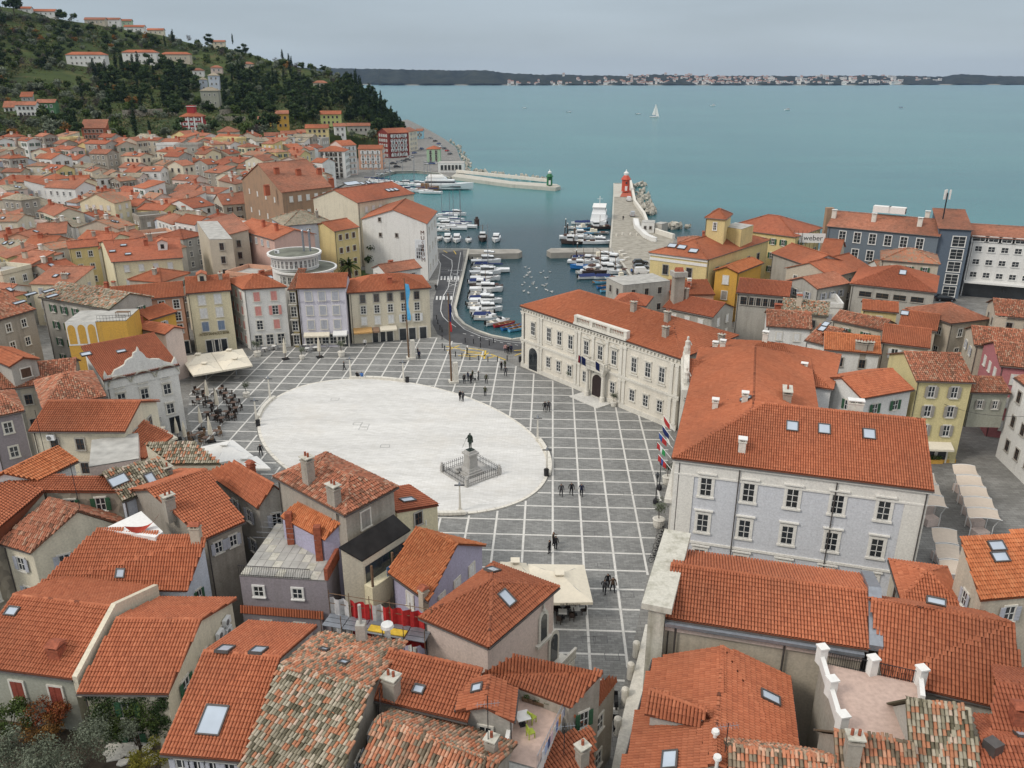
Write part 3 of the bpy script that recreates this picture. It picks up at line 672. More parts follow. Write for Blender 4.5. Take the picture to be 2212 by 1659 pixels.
def quad_house(name,label,A,B,C=None,D=None,ze=9.0,roof='gable',ridge='AB',pitch=21,wall='beige',st='n',depth=None,base=0.0,zr=None,ovh=.3,near=None,singles=0,cat='house',group=None,gutter=True,st2=None,inset=None):
 """A, B, C, D: the eave corners (photo px or points), A-B towards the viewer; D or C or a depth in metres"""
 pt = lambda q: q if isinstance(q,Vector) else P(q[0],q[1],ze)
 a,b = pt(A),pt(B)
 if depth is not None:
  e = (b - a); n = Vector((-e.y,e.x,0)).normalized()
  if n.dot(Vector((a.x + b.x,a.y + b.y,0))) < 0: n = -n
  c,d = b + n * depth,a + n * depth
 else:
  c = pt(C) if C is not None else None; d = pt(D) if D is not None else None
  if c is None: c = b + (d - a)
  if d is None: d = a + (c - b)
 if ridge == 'BC': a,b,c,d = b,c,d,a
 span = ((d - a).length + (c - b).length) / 2; half = span / 2
 zr = zr if zr is not None else ze + (span if roof == 'shed' else half) * math.tan(R(pitch)); up = Vector((0,0,zr - ze)); u = (b - a).normalized()
 e1,e2 = (b - a).normalized(),(d - a).normalized(); e3 = (c - b).normalized(); o = ovh
 wa,wb,wc,wd = a + (e1 + e2) * o,b + (-e1 + e3) * o,c - (e1 + e3) * o,d + (e1 - e2) * o
 gabs = []; fall = Vector((0,0,.1)); s2 = st2 or st
 if roof == 'gable':
  m1,m2 = (a + d) / 2 + up,(b + c) / 2 + up; planes = [([a,b,m2,m1],u,st),([c,d,m1,m2],-u,s2)]; ridges = [(m1,m2)]
  k = (zr - ze) * (1 - 2 * o / span); g1,g2 = (wa + wd) / 2 + Vector((0,0,k)) ,(wb + wc) / 2 + Vector((0,0,k)); gabs = [[wd,wa,g1],[wb,wc,g2]]
 elif roof == 'hip':
  ln = (b - a).length; ins = min(half if inset is None else inset,ln * .48); m1 = (a + d) / 2 + e1 * ins + up; m2 = (b + c) / 2 - e1 * ins + up
  planes = [([a,b,m2,m1],u,st),([c,d,m1,m2],-u,s2),([b,c,m2],(c - b).normalized(),s2),([d,a,m1],(a - d).normalized(),s2)]; ridges = [(m1,m2),(a,m1),(b,m2),(c,m2),(d,m1)]
 elif roof == 'halfhip':      # hip at the A-D end only
  ln = (b - a).length; ins = min(half,ln * .6); m1 = (a + d) / 2 + e1 * ins + up; m2 = (b + c) / 2 + up
  planes = [([a,b,m2,m1],u,st),([c,d,m1,m2],-u,s2),([d,a,m1],(a - d).normalized(),s2)]; ridges = [(m1,m2),(a,m1),(d,m1)]
  k = (zr - ze) * (1 - 2 * o / span); gabs = [[wb,wc,(wb + wc) / 2 + Vector((0,0,k))]]
 elif roof == 'shed':
  c2,d2 = c + up,d + up; planes = [([a,b,c2,d2],u,st)]; ridges = [(d2,c2)]; k = up * (1 - o / span); gabs = [[wb,wc,wc + k],[wd,wa,wd + k],[wc,wd,wd + k,wc + k]]
 elif roof == 'flat':
  planes = []; ridges = []
 h = make_house(name,label,cat,[a,b,c,d],ze,planes,ridges,[(wa,wb),(wb,wc),(wc,wd),(wd,wa)],st,WALLS[wall],base,near,singles,group,gables=gabs) if planes else None
 if roof == 'flat':
  h = House(); cen = (a + b + c + d) / 4; h.base = Vector((cen.x,cen.y,base)); h.root = thing(name,label,cat,h.base,group=group); h.ze = ze; h.z0 = base; h.walls = [(a,b),(b,c),(c,d),(d,a)]; h.cen = cen; h.label = label; h.planes = []; h.wall = WALLS[wall]; h.dist = cen.length; h.roof = None; h.level = 1
  mb = MB()
  for p,q in h.walls: mb.face([Vector((p.x,p.y,base)),Vector((q.x,q.y,base)),q,p],WALLS[wall]); occ([Vector((p.x,p.y,base)),Vector((q.x,q.y,base)),q,p])
  mb.build('wall',h.root,h.base); occ([a,b,c,d]); mb = MB(); mb.hexa([p - Vector((0,0,.12)) - h.base for p in (a,b,c,d)],[p - h.base for p in (a,b,c,d)],M_CONC); mb.build('terrace_floor',h.root)
  FOOT.append([a,b,c,d]); HOUSES.append(h)
 h.abcd = (a,b,c,d); h.up = up; h.e1 = e1; h.rid = ridge
 if gutter and planes and h.dist < 260:
  mb = MB(); es = [(a,b)] + ([(c,d)] if roof in ('gable',) else []) + ([(b,c),(c,d),(d,a)] if roof == 'hip' else [])
  for p,q in es:
   n = Vector((q.y - p.y,p.x - q.x,0)).normalized()
   if n.dot(p - h.cen) < 0: n = -n
   mb.tube(p + n * .07 - Vector((0,0,.1)) - h.base,q + n * .07 - Vector((0,0,.1)) - h.base,.075,M_GUT,5)
  mb.build('gutter',h.root)
  p,q = a + (b - a) * .03,Vector((0,0,0)); mb = MB(); s_ = wa + (wb - wa) * .02; nn = (a - wa).normalized() * .12; mb.tube(Vector((s_.x,s_.y,ze - .2)) + e2 * -.08 - h.base,Vector((s_.x,s_.y,base)) + e2 * -.08 - h.base,.05,M_GUT,5); mb.build('downpipe',h.root)
 return h
def gab(name,label,R1,R2,zr,A,B,ze,**k):
 """gable house from its ridge ends and its near eave, all read off the photograph"""
 r1,r2,a,b = P(*R1,zr),P(*R2,zr),P(*A,ze),P(*B,ze)
 d = Vector((2 * r1.x - a.x,2 * r1.y - a.y,ze)); c = Vector((2 * r2.x - b.x,2 * r2.y - b.y,ze)); return quad_house(name,label,a,b,c,d,ze=ze,zr=zr,**k)
def shed4(name,label,A,B,C,D,wall='beige',st='n',base=0.0,near=None,singles=0,cat='house',tar=False):
 """one sloping roof plane from four measured corners (px, py, z), A-B the low edge"""
 q = [P(*p) for p in (A,B,C,D)]; cen = sum(q,Vector()) / 4; ws = [p + (Vector((cen.x,cen.y,p.z)) - p) * .045 - Vector((0,0,.12)) for p in q]
 h = make_house(name,label,cat,q,q[0].z,[(q,(q[1] - q[0]).normalized(),st)],[],[(ws[i],ws[(i + 1) % 4]) for i in range(4)],st,WALLS[wall],base,near if not tar else 0,singles)
 if tar: h.roof.data.materials.clear(); h.roof.data.materials.append(M_TAR)
 h.abcd = tuple(q); h.e1 = (q[1] - q[0]).normalized(); return h
def on_roof(h,X,Y):
 """height and normal of the roof above a point"""
 best = None
 for poly,u,ts in h.planes:
  n = (poly[1] - poly[0]).cross(poly[2] - poly[0]).normalized()
  if n.z < 0: n = -n
  z = poly[0].z - (n.x * (X - poly[0].x) + n.y * (Y - poly[0].y)) / n.z
  inside = all(((poly[(i + 1) % len(poly)].x - poly[i].x) * (Y - poly[i].y) - (poly[(i + 1) % len(poly)].y - poly[i].y) * (X - poly[i].x)) * s_ > -.05 for i in range(len(poly)) for s_ in [1]) or all(((poly[(i + 1) % len(poly)].x - poly[i].x) * (Y - poly[i].y) - (poly[(i + 1) % len(poly)].y - poly[i].y) * (X - poly[i].x)) < .05 for i in range(len(poly)))
  if inside and (best is None or z > best[0]): best = (z,n,u)
 return best
def pick_roof(h,px,py):
 """point of a house's roof seen at a photo position"""
 d = ray(px,py); best = None
 for poly,u,ts in h.planes:
  n = (poly[1] - poly[0]).cross(poly[2] - poly[0]).normalized()
  if n.z < 0: n = -n
  den = n.dot(d)
  if abs(den) < 1e-4: continue
  t = n.dot(poly[0] - CAMP) / den; p = CAMP + d * t; c = sum(poly,Vector()) / len(poly)
  k = max((q - c).length for q in poly); r = (p - c).length / k
  if best is None or r < best[0]: best = (r,p,n,u)
 return best[1:]
# --- chimneys, skylights, air-conditioning units, dormers
def chim_mesh(kind_,w_=.65,d_=.5,h_=1.5):
 mb = MB(); body = {'brick': M_BRICK,'grey': WALLS['greyold'],'white': M_STONE,'beige': WALLS['beige'],'redp': WALLS['brickred']}[kind_]
 mb.box((0,0,h_ / 2 - .8),(w_,d_,h_ + .8 + .0),body); mb.box((0,0,h_ - .38),(w_ + .14,d_ + .14,.1),body)
 if kind_ in ('brick','redp','beige'):
  for x in (-w_ * .36,0,w_ * .36): mb.box((x,0,h_ - .22),(.1,d_ * .9,.24),body)
  mb.hexa([(-w_ / 2 - .1,-d_ / 2 - .12,h_ - .1),(w_ / 2 + .1,-d_ / 2 - .12,h_ - .1),(w_ / 2 + .1,d_ / 2 + .12,h_ - .1),(-w_ / 2 - .1,d_ / 2 + .12,h_ - .1)],[(-w_ / 2,-.05,h_ + .12),(w_ / 2,-.05,h_ + .12),(w_ / 2,.05,h_ + .12),(-w_ / 2,.05,h_ + .12)],M_BRICK)
 else:
  for x in (-w_ * .36,w_ * .36):
   for y in (-d_ * .34,d_ * .34): mb.box((x,y,h_ - .22),(.1,.1,.24),body)
  mb.box((0,0,h_ - .05),(w_ + .2,d_ + .2,.09),M_LICHEN if kind_ == 'grey' else M_TRIM)
  if kind_ == 'grey':
   for x in ((-.2,.2) if w_ > .75 else (0,)): mb.tube((x,0,h_ - .02),(x,0,h_ + .38),.1,M_BRICK,8)
 return mb.mesh('chimney')
CHM = {}
def chimney(h,X,Y,kind_='grey',w_=.65,d_=.5,h_=1.3,rz=None):
 r = on_roof(h,X,Y); z = r[0] if r else h.ze
 k = (kind_,w_,d_,h_)
 if k not in CHM: CHM[k] = chim_mesh(*k)
 rz = math.atan2(h.e1.y,h.e1.x) if rz is None else rz
 return link('chimney',CHM[k],h.root,Matrix.Translation(Vector((X,Y,z)) - h.base) @ Matrix.Rotation(rz,4,'Z'))
def chimney_px(h,px,py,*a,**k):
 p,n,u = pick_roof(h,px,py); return chimney(h,p.x,p.y,*a,**k)
SKM = {}
def skylight_at(h,p,n,u,w_=.8,l_=1.2,dark=False):
 k = (w_,l_)
 if k not in SKM:
  mb = MB(); 
  for (x,y,sx,sy) in ((-w_ / 2,0,.09,l_ + .09),(w_ / 2,0,.09,l_ + .09),(0,-l_ / 2,w_ - .09,.09),(0,l_ / 2,w_ - .09,.12)): mb.box((x,y,.1),(sx,sy,.2),M_GUT)
  f = mb.mesh('skylight'); mb = MB(); mb.box((0,0,.12),(w_ - .1,l_ - .1,.04),M_SKYL); SKM[k] = (f,mb.mesh('pane'))
 u = (u - n * u.dot(n)).normalized(); v = n.cross(u)
 if v.z < 0: v = -v; u = -u
 M = Matrix.Translation(p + n * .08 - h.base) @ Matrix((u,v,n)).transposed().to_4x4()
 o = link('skylight',SKM[k][0],h.root,M); link('pane',SKM[k][1],o); return o
def skylight_px(h,px,py,**k): p,n,u = pick_roof(h,px,py); return skylight_at(h,p,n,u,**k)
mb = MB(); mb.box((0,0,0),(.85,.32,.6),M_WHITE); mb.lathe([(.24,0),(.24,.02),(.05,.03)],M_ACGREY,n=14); AC_ME = mb.mesh('air_conditioner')
for v in AC_ME.vertices[8:]: v.co = (v.co.x - .14,-.165 - v.co.z,v.co.y)
def ac_unit(h,p,rz=0.0): return link('air_conditioner',AC_ME,h.root,Matrix.Translation(p - h.base) @ Matrix.Rotation(rz,4,'Z'))
def dormer(h,px,py,w_=1.5,l_=2.4,hh=1.3,wall='cream'):
 p,n,u = pick_roof(h,px,py); out_ = Vector((n.x,n.y,0)).normalized(); s_ = Vector((-out_.y,out_.x,0)); mb = MB(); f = p + out_ * .1; bz = Vector((0,0,1))
 a,b = f - s_ * w_ / 2,f + s_ * w_ / 2; back = -out_ * l_; g = bz * (hh + w_ * .25)
 mb.face([a - bz * .5,b - bz * .5,b + bz * hh,f + g,a + bz * hh],WALLS[wall])
 for q in (a,b): mb.face([q - bz * .5,q + bz * hh,q + bz * hh + back,q - bz * .5 + back],WALLS[wall])
 mb.v = [tuple(Vector(v) - h.base) for v in mb.v]; d = mb.build('dormer',h.root)
 mb = MB(); o1 = out_ * .25; k = s_ * .25 + bz * -.08
 for sgn in (-1,1):
  e = f + s_ * sgn * (w_ / 2 + .22) + bz * (hh - .1) + o1; tp = f + g + o1; mb.hexa([e,tp,tp + back,e + back],[e + bz * .12,tp + bz * .12,tp + back + bz * .12,e + back + bz * .12],MATS['tile_n'])
 mb.v = [tuple(Vector(v) - h.base) for v in mb.v]; rf = mb.build('dormer_roof',d); a_ = rf.data.attributes.new('tint','FLOAT','POINT'); a_.data.foreach_set('value',np.full(len(rf.data.vertices),.5,dtype=np.float32))
 mb = MB(); c_ = f + out_ * .02 + bz * hh * .45 - h.base; mb.hexa([c_ - s_ * .35 - bz * .5,c_ + s_ * .35 - bz * .5,c_ + s_ * .35 - bz * .5 + out_ * .02,c_ - s_ * .35 - bz * .5 + out_ * .02],[c_ - s_ * .35 + bz * .45,c_ + s_ * .35 + bz * .45,c_ + s_ * .35 + bz * .45 + out_ * .02,c_ - s_ * .35 + bz * .45 + out_ * .02],M_GLASS); mb.build('pane',d)
# --- windows
WM = {}
def win_meshes(style,w_,h_):
 k = (style,round(w_,2),round(h_,2))
 if k in WM: return WM[k]
 base,_,sc = style.partition(':'); tm = {'plain': M_STONE,'white': M_TRIM,'shut': M_STONE,'open': M_STONE,'dark': WALLS['grey'],'arch': M_STONE,'court': WALLS['courttrim'],'far': M_TRIM}.get(base,M_STONE)
 mb = MB(); s_ = .14 if base != 'court' else .26; pr = .1
 for x in (-w_ / 2 - s_ / 2,w_ / 2 + s_ / 2): mb.box((x,-pr / 2,0),(s_,pr,h_ + s_ * 2),tm)
 mb.box((0,-pr / 2,h_ / 2 + s_ / 2),(w_,pr,s_),tm); mb.box((0,-.1,-h_ / 2 - s_ * .6),(w_ + s_ * 2.6,.2,s_ * .8),tm)
 if base == 'court' or base == 'hood': mb.box((0,-.13,h_ / 2 + s_ * 1.9),(w_ + s_ * 3.0,.26,.14),tm)
 fr = mb.mesh('window'); subs = []
 if base == 'shut':
  for sgn in (-1,1):
   mb = MB(); mb.box((sgn * w_ / 4,-.05,0),(w_ / 2 - .02,.06,h_),SHUT[sc or 'white'])
   for i in range(6): mb.box((sgn * w_ / 4,-.085,-h_ / 2 + h_ * (i + .5) / 6),(w_ / 2 - .14,.02,h_ / 6 - .06),SHUT[sc or 'white'])
   subs.append(('shutter',mb.mesh('shutter')))
 else:
  mb = MB(); mb.box((0,-.02,0),(w_,.03,h_),M_GLASS); subs.append(('pane',mb.mesh('pane')))
  mb = MB(); fm = M_TRIM if base != 'dark' else SHUT['brown']; b_ = .05
  mb.box((0,-.05,0),(b_ * 1.3,.04,h_),fm); nb = 3 if h_ > 1.5 else 2
  for i in range(1,nb): mb.box((0,-.052,-h_ / 2 + h_ * i / nb),(w_,.036,b_),fm)
  for x in (-w_ / 2 + b_ / 2,w_ / 2 - b_ / 2): mb.box((x,-.051,0),(b_,.042,h_),fm)
  for z in (-h_ / 2 + b_ / 2,h_ / 2 - b_ / 2): mb.box((0,-.053,z),(w_,.034,b_),fm)
  subs.append(('sash',mb.mesh('sash')))
  if base == 'open':
   for sgn in (-1,1):
    mb = MB(); mb.box((sgn * (w_ * .75 + .02),-.13,0),(w_ / 2,.05,h_),SHUT[sc or 'white'])
    for i in range(5): mb.box((sgn * (w_ * .75 + .02),-.16,-h_ / 2 + h_ * (i + .5) / 5),(w_ / 2 - .1,.02,h_ / 5 - .08),SHUT[sc or 'white'])
    subs.append(('shutter',mb.mesh('shutter')))
 WM[k] = (fr,subs); return WM[k]
def windows(h,p,q,cols,rows,style='plain',w_=.9,h_=1.5,z_from=None,z_to=None,m0=.08,m1=.08,must=False,styles=None):
 """a grid of windows on the wall from p to q (eave-level points); styles(col,row) may vary them"""
 z0 = h.z0 if z_from is None else z_from; z1 = (h.ze - .3) if z_to is None else z_to; e = (q - p); ln = e.length; e.normalize(); n = Vector((e.y,-e.x,0))
 if n.dot(p - h.cen) < 0: n = -n
 for r in range(rows):
  for c in range(cols):
   f = m0 + (1 - m0 - m1) * ((c + .5) / cols); z = z0 + (z1 - z0) * (r + .55) / rows; s_ = styles(c,r) if styles else style
   if s_: WINQ.append((h,p + e * (ln * f),z,n,s_,w_,h_,must))
def auto_windows(h,style='plain',**k):
 for p,q in h.walls:
  n = Vector((q.y - p.y,p.x - q.x,0)).normalized(); m_ = (p + q) / 2
  if n.dot(m_ - h.cen) < 0: n = -n
  if n.dot(CAMP - m_) < .12 * (CAMP - m_).length: continue
  ln = (q - p).length
  if ln < 2.4: continue
  rows = max(1,int(round((h.ze - h.z0) / 3.1))); windows(h,p,q,max(1,int(ln / 2.9)),rows,style,**k)
def flush_windows():
 bvh = BVHTree.FromPolygons([Vector(v) for v in OCC_V],OCC_F); cnt = 0
 eyes = [CAMP,CAMP + Vector((6,0,2)),CAMP + Vector((-6,0,2))]
 for h,p,z,n,s_,w_,h_,must in WINQ:
  c = Vector((p.x,p.y,z)) + n * .25; seen = must
  fd = c.y * CP + (CH - c.z) * SP
  fx,fy = 1106 + FPX * c.x / fd,829.5 + FPX * ((CH - c.z) * CP - c.y * SP) / fd
  if not (-80 < fx < 2292 and -80 < fy < 1750): continue
  if not seen:
   for e in eyes:
    for dz in (0,h_ * .4):
     d = (c + Vector((0,0,dz))) - e; l = d.length; r = bvh.ray_cast(e,d / l,l - .05)
     if r[0] is None: seen = True; break
    if seen: break
  if not seen: continue
  fr,subs = win_meshes(s_,w_,h_); x = Vector((-n.y,n.x,0)); M = Matrix((x,-n,Vector((0,0,1)))).transposed().to_4x4()
  o = link('window',fr,h.root,Matrix.Translation(Vector((p.x,p.y,z)) + n * .003 - h.base) @ M); cnt += 1
  for nm,me in subs: link(nm,me,o)
 return cnt
# ================================================================== the houses round the square and in the foreground
def wl(h,k):
 i = 'AB BC CD DA'.split().index(k); return h.walls[(i + (3 if getattr(h,'rid','AB') == 'BC' else 0)) % 4]
H = {}
Q = quad_house
# --- north side of the square
h = H['pinkshut'] = Q('town_house','white house with pink shutters and hipped tile roof at the far side of the square',(524,626),(620,620),D=(487,605),ze=zb(623,753),roof='hip',wall='white',st='n')
windows(h,*wl(h,'AB'),2,3,z_from=3.2,styles=lambda c,r: 'plain' if (c,r) in ((0,0),) else ('open:pink' if (c,r) == (1,1) else 'shut:pink'),w_=1.1,h_=1.75)
windows(h,*wl(h,'AB'),3,1,'plain',z_from=0,z_to=3.2,w_=1.3,h_=2.0); windows(h,*wl(h,'DA'),3,4,'shut:pink',w_=.9,h_=1.5)
h = H['narrow'] = Q('town_house','very narrow ochre house with iron balconies squeezed between the pink-shuttered and lavender houses',(620,626),(639,626),depth=9,ze=zb(626,751),roof='shed',pitch=12,wall='yellow',st='m')
windows(h,*wl(h,'AB'),1,4,'plain',w_=1.0,h_=1.9)
for z in (3.3,6.2,9.1):
 p,q = wl(h,'AB'); mb = MB(); c = (p + q) / 2; e = (q - p).normalized(); n = Vector((e.y,-e.x,0)); n = n if n.dot(-c) > 0 else -n
 rz = math.atan2(e.y,e.x); c2 = Vector((c.x,c.y,z - .6)) + n * .4 - h.base; mb.box(c2,(1.5,.8,.1),M_STONE,rz)
 for i in range(11): mb.tube(c2 + e * (-.7 + .14 * i) + n * .36,c2 + e * (-.7 + .14 * i) + n * .36 + Vector((0,0,.95)),.02,M_IRON,4)
 mb.tube(c2 - e * .72 + n * .36 + Vector((0,0,.95)),c2 + e * .72 + n * .36 + Vector((0,0,.95)),.025,M_IRON,4); mb.build('balcony',h.root)
h = H['lavender'] = Q('town_house','lavender hotel building with grey closed shutters and painted hotel name',(638,624),(748,621.5),depth=9,ze=zb(622,750),wall='lavender',st='n',cat='hotel')
windows(h,*wl(h,'AB'),3,3,'shut:grey',z_from=3.0,w_=1.15,h_=1.7); windows(h,*wl(h,'AB'),5,1,'plain',z_from=0,z_to=3.0,w_=1.5,h_=1.9)
def wall_text(h,edge,s,f,z,width,mat,hgt=None,off=.03,depth=0.0):
 p,q = wl(h,edge) if isinstance(edge,str) else edge; e = (q - p).normalized(); n = Vector((e.y,-e.x,0)); c = p + (q - p) * f
 if n.dot(p - h.cen) < 0: n = -n
 x = Vector((-n.y,n.x,0)); me = text_mesh(s,1.0,mat,'lettering',depth); wx = max(v.co.x for v in me.vertices) - min(v.co.x for v in me.vertices); k = width / wx
 return link('lettering',me,h.root,Matrix.Translation(Vector((c.x,c.y,z)) + n * off - h.base) @ Matrix((x,Vector((0,0,1)),n)).transposed().to_4x4() @ Matrix.Diagonal((k,hgt or k,1,1)))
wall_text(h,'AB','*** HOTEL GIUSEPPE TARTINI',.5,8.75,8.2,plain('faded_letter',(.40,.38,.46),.8),hgt=1.05)
def awning(h,edge,f0,f1,z,dep,mat,drop=.5,name='awning'):
 p,q = wl(h,edge); e = (q - p); n = Vector((e.y,-e.x,0)).normalized()
 if n.dot(p - h.cen) < 0: n = -n
 a,b = p + e * f0,p + e * f1; a = Vector((a.x,a.y,z)) - h.base + n * .02; b = Vector((b.x,b.y,z)) - h.base + n * .02; c,d = b + n * dep - Vector((0,0,drop)),a + n * dep - Vector((0,0,drop)); t_ = Vector((0,0,.04))
 mb = MB(); mb.hexa([a,b,c,d],[a + t_,b + t_,c + t_,d + t_],mat); mb.hexa([d - Vector((0,0,.25)),c - Vector((0,0,.25)),c - Vector((0,0,.25)) + n * .03,d - Vector((0,0,.25)) + n * .03],[d,c,c + n * .03,d + n * .03],mat); return mb.build(name,h.root)
def door(h,edge,f,w_=1.2,hh=2.3,mat=None,z=None):
 p,q = wl(h,edge); e = (q - p); n = Vector((e.y,-e.x,0)).normalized(); c = p + e * f
 if n.dot(p - h.cen) < 0: n = -n
 rz = math.atan2(n.y,n.x) + math.pi / 2; z = h.z0 if z is None else z
 mb = MB(); mb.box(Vector((c.x,c.y,z + hh / 2)) + n * .03 - h.base,(w_,.05,hh),mat or M_GLASS,rz); d = mb.build('door',h.root); mb = MB()
 x = Vector((-n.y,n.x,0))
 for s_ in (-1,1): mb.box(Vector((c.x,c.y,z + hh / 2 + .08)) + n * .05 + x * s_ * (w_ / 2 + .1) - h.base,(.2,.1,hh + .16),M_STONE,rz)
 mb.box(Vector((c.x,c.y,z + hh + .1)) + n * .05 - h.base,(w_,.1,.2),M_STONE,rz); mb.build('door_frame',d); return d
awning(h,'AB',.68,.98,3.2,1.2,M_TRIM); awning(h,'AB',.05,.6,3.0,.8,M_CREAM); door(h,'AB',.92)
h = H['cream'] = Q('town_house','weathered cream house with shop awnings at the far corner of the square',(750,634),(931,622),depth=10.5,ze=zb(628,737),roof='hip',wall='cream',st='n')
windows(h,*wl(h,'AB'),5,3,z_from=3.2,styles=lambda c,r: ('dark' if r == 2 else 'plain' if r == 1 else ('shut:white' if c < 3 else 'open:white')),w_=1.0,h_=1.55)
chimney_px(h,842,612,'redp',.9,.6,1.3)
awning(h,'AB',.02,.25,3.1,1.6,plain('ochre_canvas',(.50,.30,.12),.8)); awning(h,'AB',.26,.34,3.0,1.3,plain('brown_canvas',(.28,.18,.12),.8)); awning(h,'AB',.35,.56,3.1,1.2,M_CREAM)
for f in (.3,.38,.47,.64,.76,.9): door(h,'AB',f,1.3,2.3,None)
h = H['bank'] = Q('town_house','pale yellow bank house with dormer and lettering above dark shop windows',(401,635),(500,627),depth=10,ze=zb(631,760),wall='bank',st='n',cat='bank')
windows(h,*wl(h,'AB'),2,3,z_from=3.6,styles=lambda c,r: 'shut:blue' if r == 0 else 'shut:white',w_=1.15,h_=1.75,m0=.12,m1=.12)
wall_text(h,'AB','INTESA SANPAOLO BANK',.5,3.5,5.2,plain('bronze_letter',(.22,.15,.05),.4,.6),hgt=.75,off=.05,depth=.02)
for f in (.36,.52,.68): door(h,'AB',f,1.3,2.3)
dormer(h,437,608); chimney_px(h,477,604,'grey')
h = H['salmon_front'] = Q('town_house','salmon pink house beside the yellow bank with white framed windows',(238,654),(398,640),depth=9,ze=zb(640,763),wall='salmon',st='n')
windows(h,*wl(h,'AB'),4,3,'white',z_from=3.6,w_=1.0,h_=1.6,m0=.16,m1=0); chimney_px(h,222,640,'redp',.8,.6,1.5)
for f in (.84,.94): door(h,'AB',f,1.2,2.4)
# --- town hall
h = H['hall'] = Q('town_hall','cream town hall with ornate stone facade, balcony and long tile roof on the square',(1123,661),(1471,776),D=(1250,627),ze=11.1,roof='hip',pitch=20,wall='hall',st='n',cat='town hall')
for px,py in ((1368,673),(1441,695),(1437,728),(1562,695)): chimney_px(h,px,py,'grey',.8,.7,1.7)
# --- chapel with statues, court house
h = H['chapelfront'] = Q('town_house','narrow white palace with statues on its gable beside the town hall',(1478,858),(1650,870),depth=14,ze=10.3,wall='white',st='n')
h = H['courtback'] = Q('court_house','rear wing of the court house with smooth orange roof and white chimney pots',(1505,800),(1800,842),depth=15,ze=10.8,roof='hip',wall='white',st='n',cat='court house')
for px,py in ((1544,760),(1563,728),(1652,738),(1735,808)): chimney_px(h,px,py,'white',.7,.6,1.6)
skylight_px(h,1590,776,w_=1.6,l_=.7)
h = H['court'] = Q('court_house','pale blue court house wing with white window frames and broad orange roof',(1452,990),(2019,1061),depth=17,ze=12.4,roof='halfhip',pitch=23,wall='court',st='n',cat='court house',singles=300)
windows(h,*wl(h,'AB'),5,3,'court',w_=1.1,h_=2.0,z_from=-1.0,z_to=11.45,m0=.05,m1=.065)
for px,py in ((1602,975),(1840,876),(1856,880)): chimney_px(h,px,py,'white',.7,.7,1.5)
for px in ((1711,923),(1780,929),(1877,940)): skylight_px(h,*px,w_=1.1,l_=1.3)
h = H['courtwing'] = Q('court_house','court house wing along the square with tall hipped orange roof',(1452.5,988),(1790,1030),depth=36,ze=12.3,roof='hip',ridge='BC',pitch=24,wall='court',st='n',cat='court house')
chimney_px(h,1699,862,'grey',2.2,.9,1.3); chimney_px(h,1544,884,'white',.6,.6,1.3); chimney_px(h,1608,870,'white',.6,.6,1.3); skylight_px(h,1612,864,w_=.8,l_=1.2)
# --- church and big roofs at lower right
h = H['church'] = Q('church','church with broad orange tile roof and white lichen covered facade edge',(1428,1334),(1876,1404),C=(1858,1241),ze=10.6,pitch=19,wall='beige',st='n',cat='church',singles=300)
h = H['bigroof'] = gab('house','house right of the church with huge plain orange tile roof',(1881,1295),(2189,1348),12.6,(1906,1470),(2222,1545),9.6,wall='grey',st='n',singles=300)
skylight_px(h,2021,1301,w_=1.2,l_=.5)
H['r16'] = h = shed4('house','house with two small skylights at the right edge above the market',(2118,1297,11),(2260,1285,11),(2260,1142,13.5),(2076,1166,13.5),wall='beige',st='b',near=2)
skylight_px(h,2151,1181,w_=1.3,l_=.8); skylight_px(h,2158,1205,w_=1.3,l_=.8)
H['r17'] = Q('house','low orange hipped roof between the court house and the far right house',(1946,1296),(2082,1316),depth=6,ze=8.5,roof='hip',wall='beige',st='n')
h = H['f8'] = Q('house','house at bottom right with ridge towards the viewer and small tiled dormer',(1335,1700),(1735,1705),C=(1706,1462),D=(1411,1424),ze=8.3,ridge='BC',pitch=20,wall='beige',st='n',singles=300)
skylight_px(h,1662,1510,w_=.8,l_=1.3); skylight_px(h,1448,1646,w_=1.4,l_=.9)
h = H['f9'] = gab('house','old house with lichen spotted barrel tiles at the bottom right',(1572,1610),(1808,1640),11.2,(1575,1720),(1830,1750),9.6,wall='greyold',st='x',singles=260)
h = H['f12'] = gab('house','old house in front of the pink terrace with double flue chimney',(1800,1578),(1968,1606),12.0,(1815,1760),(2010,1780),9.0,wall='greyold',st='x',singles=260)
chimney_px(h,1837,1645,'grey',.8,.7,2.0)
h = H['f11'] = gab('house','lichen grey tiled gable roof right of the pink terrace',(1956,1509),(2094,1533),13.0,(1972,1720),(2135,1740),9.2,wall='grey',st='o',singles=300)
h = H['f13'] = Q('house','corner house at the bottom right with red tiles and dark roof vent',(2110,1730),(2320,1750),C=(2290,1560),ze=10,wall='beige',st='r',singles=200)
skylight_px(h,2207,1590,w_=.9,l_=1.2)
h = H['f13b'] = Q('house','small house at the right edge with brick chimney and reddish tiles',(2138,1590),(2300,1610),C=(2290,1455),ze=11,wall='beige',st='r',singles=150); chimney_px(h,2200,1560,'brick',1.0,.8,1.4)
# --- pink terrace with white parapets
h = H['terrace'] = Q('house','house with pink tiled roof terrace and white balustrade posts',(1815,1580),(1998,1615),C=(1985,1478),D=(1772,1432),ze=10.3,roof='flat',wall='greyold')
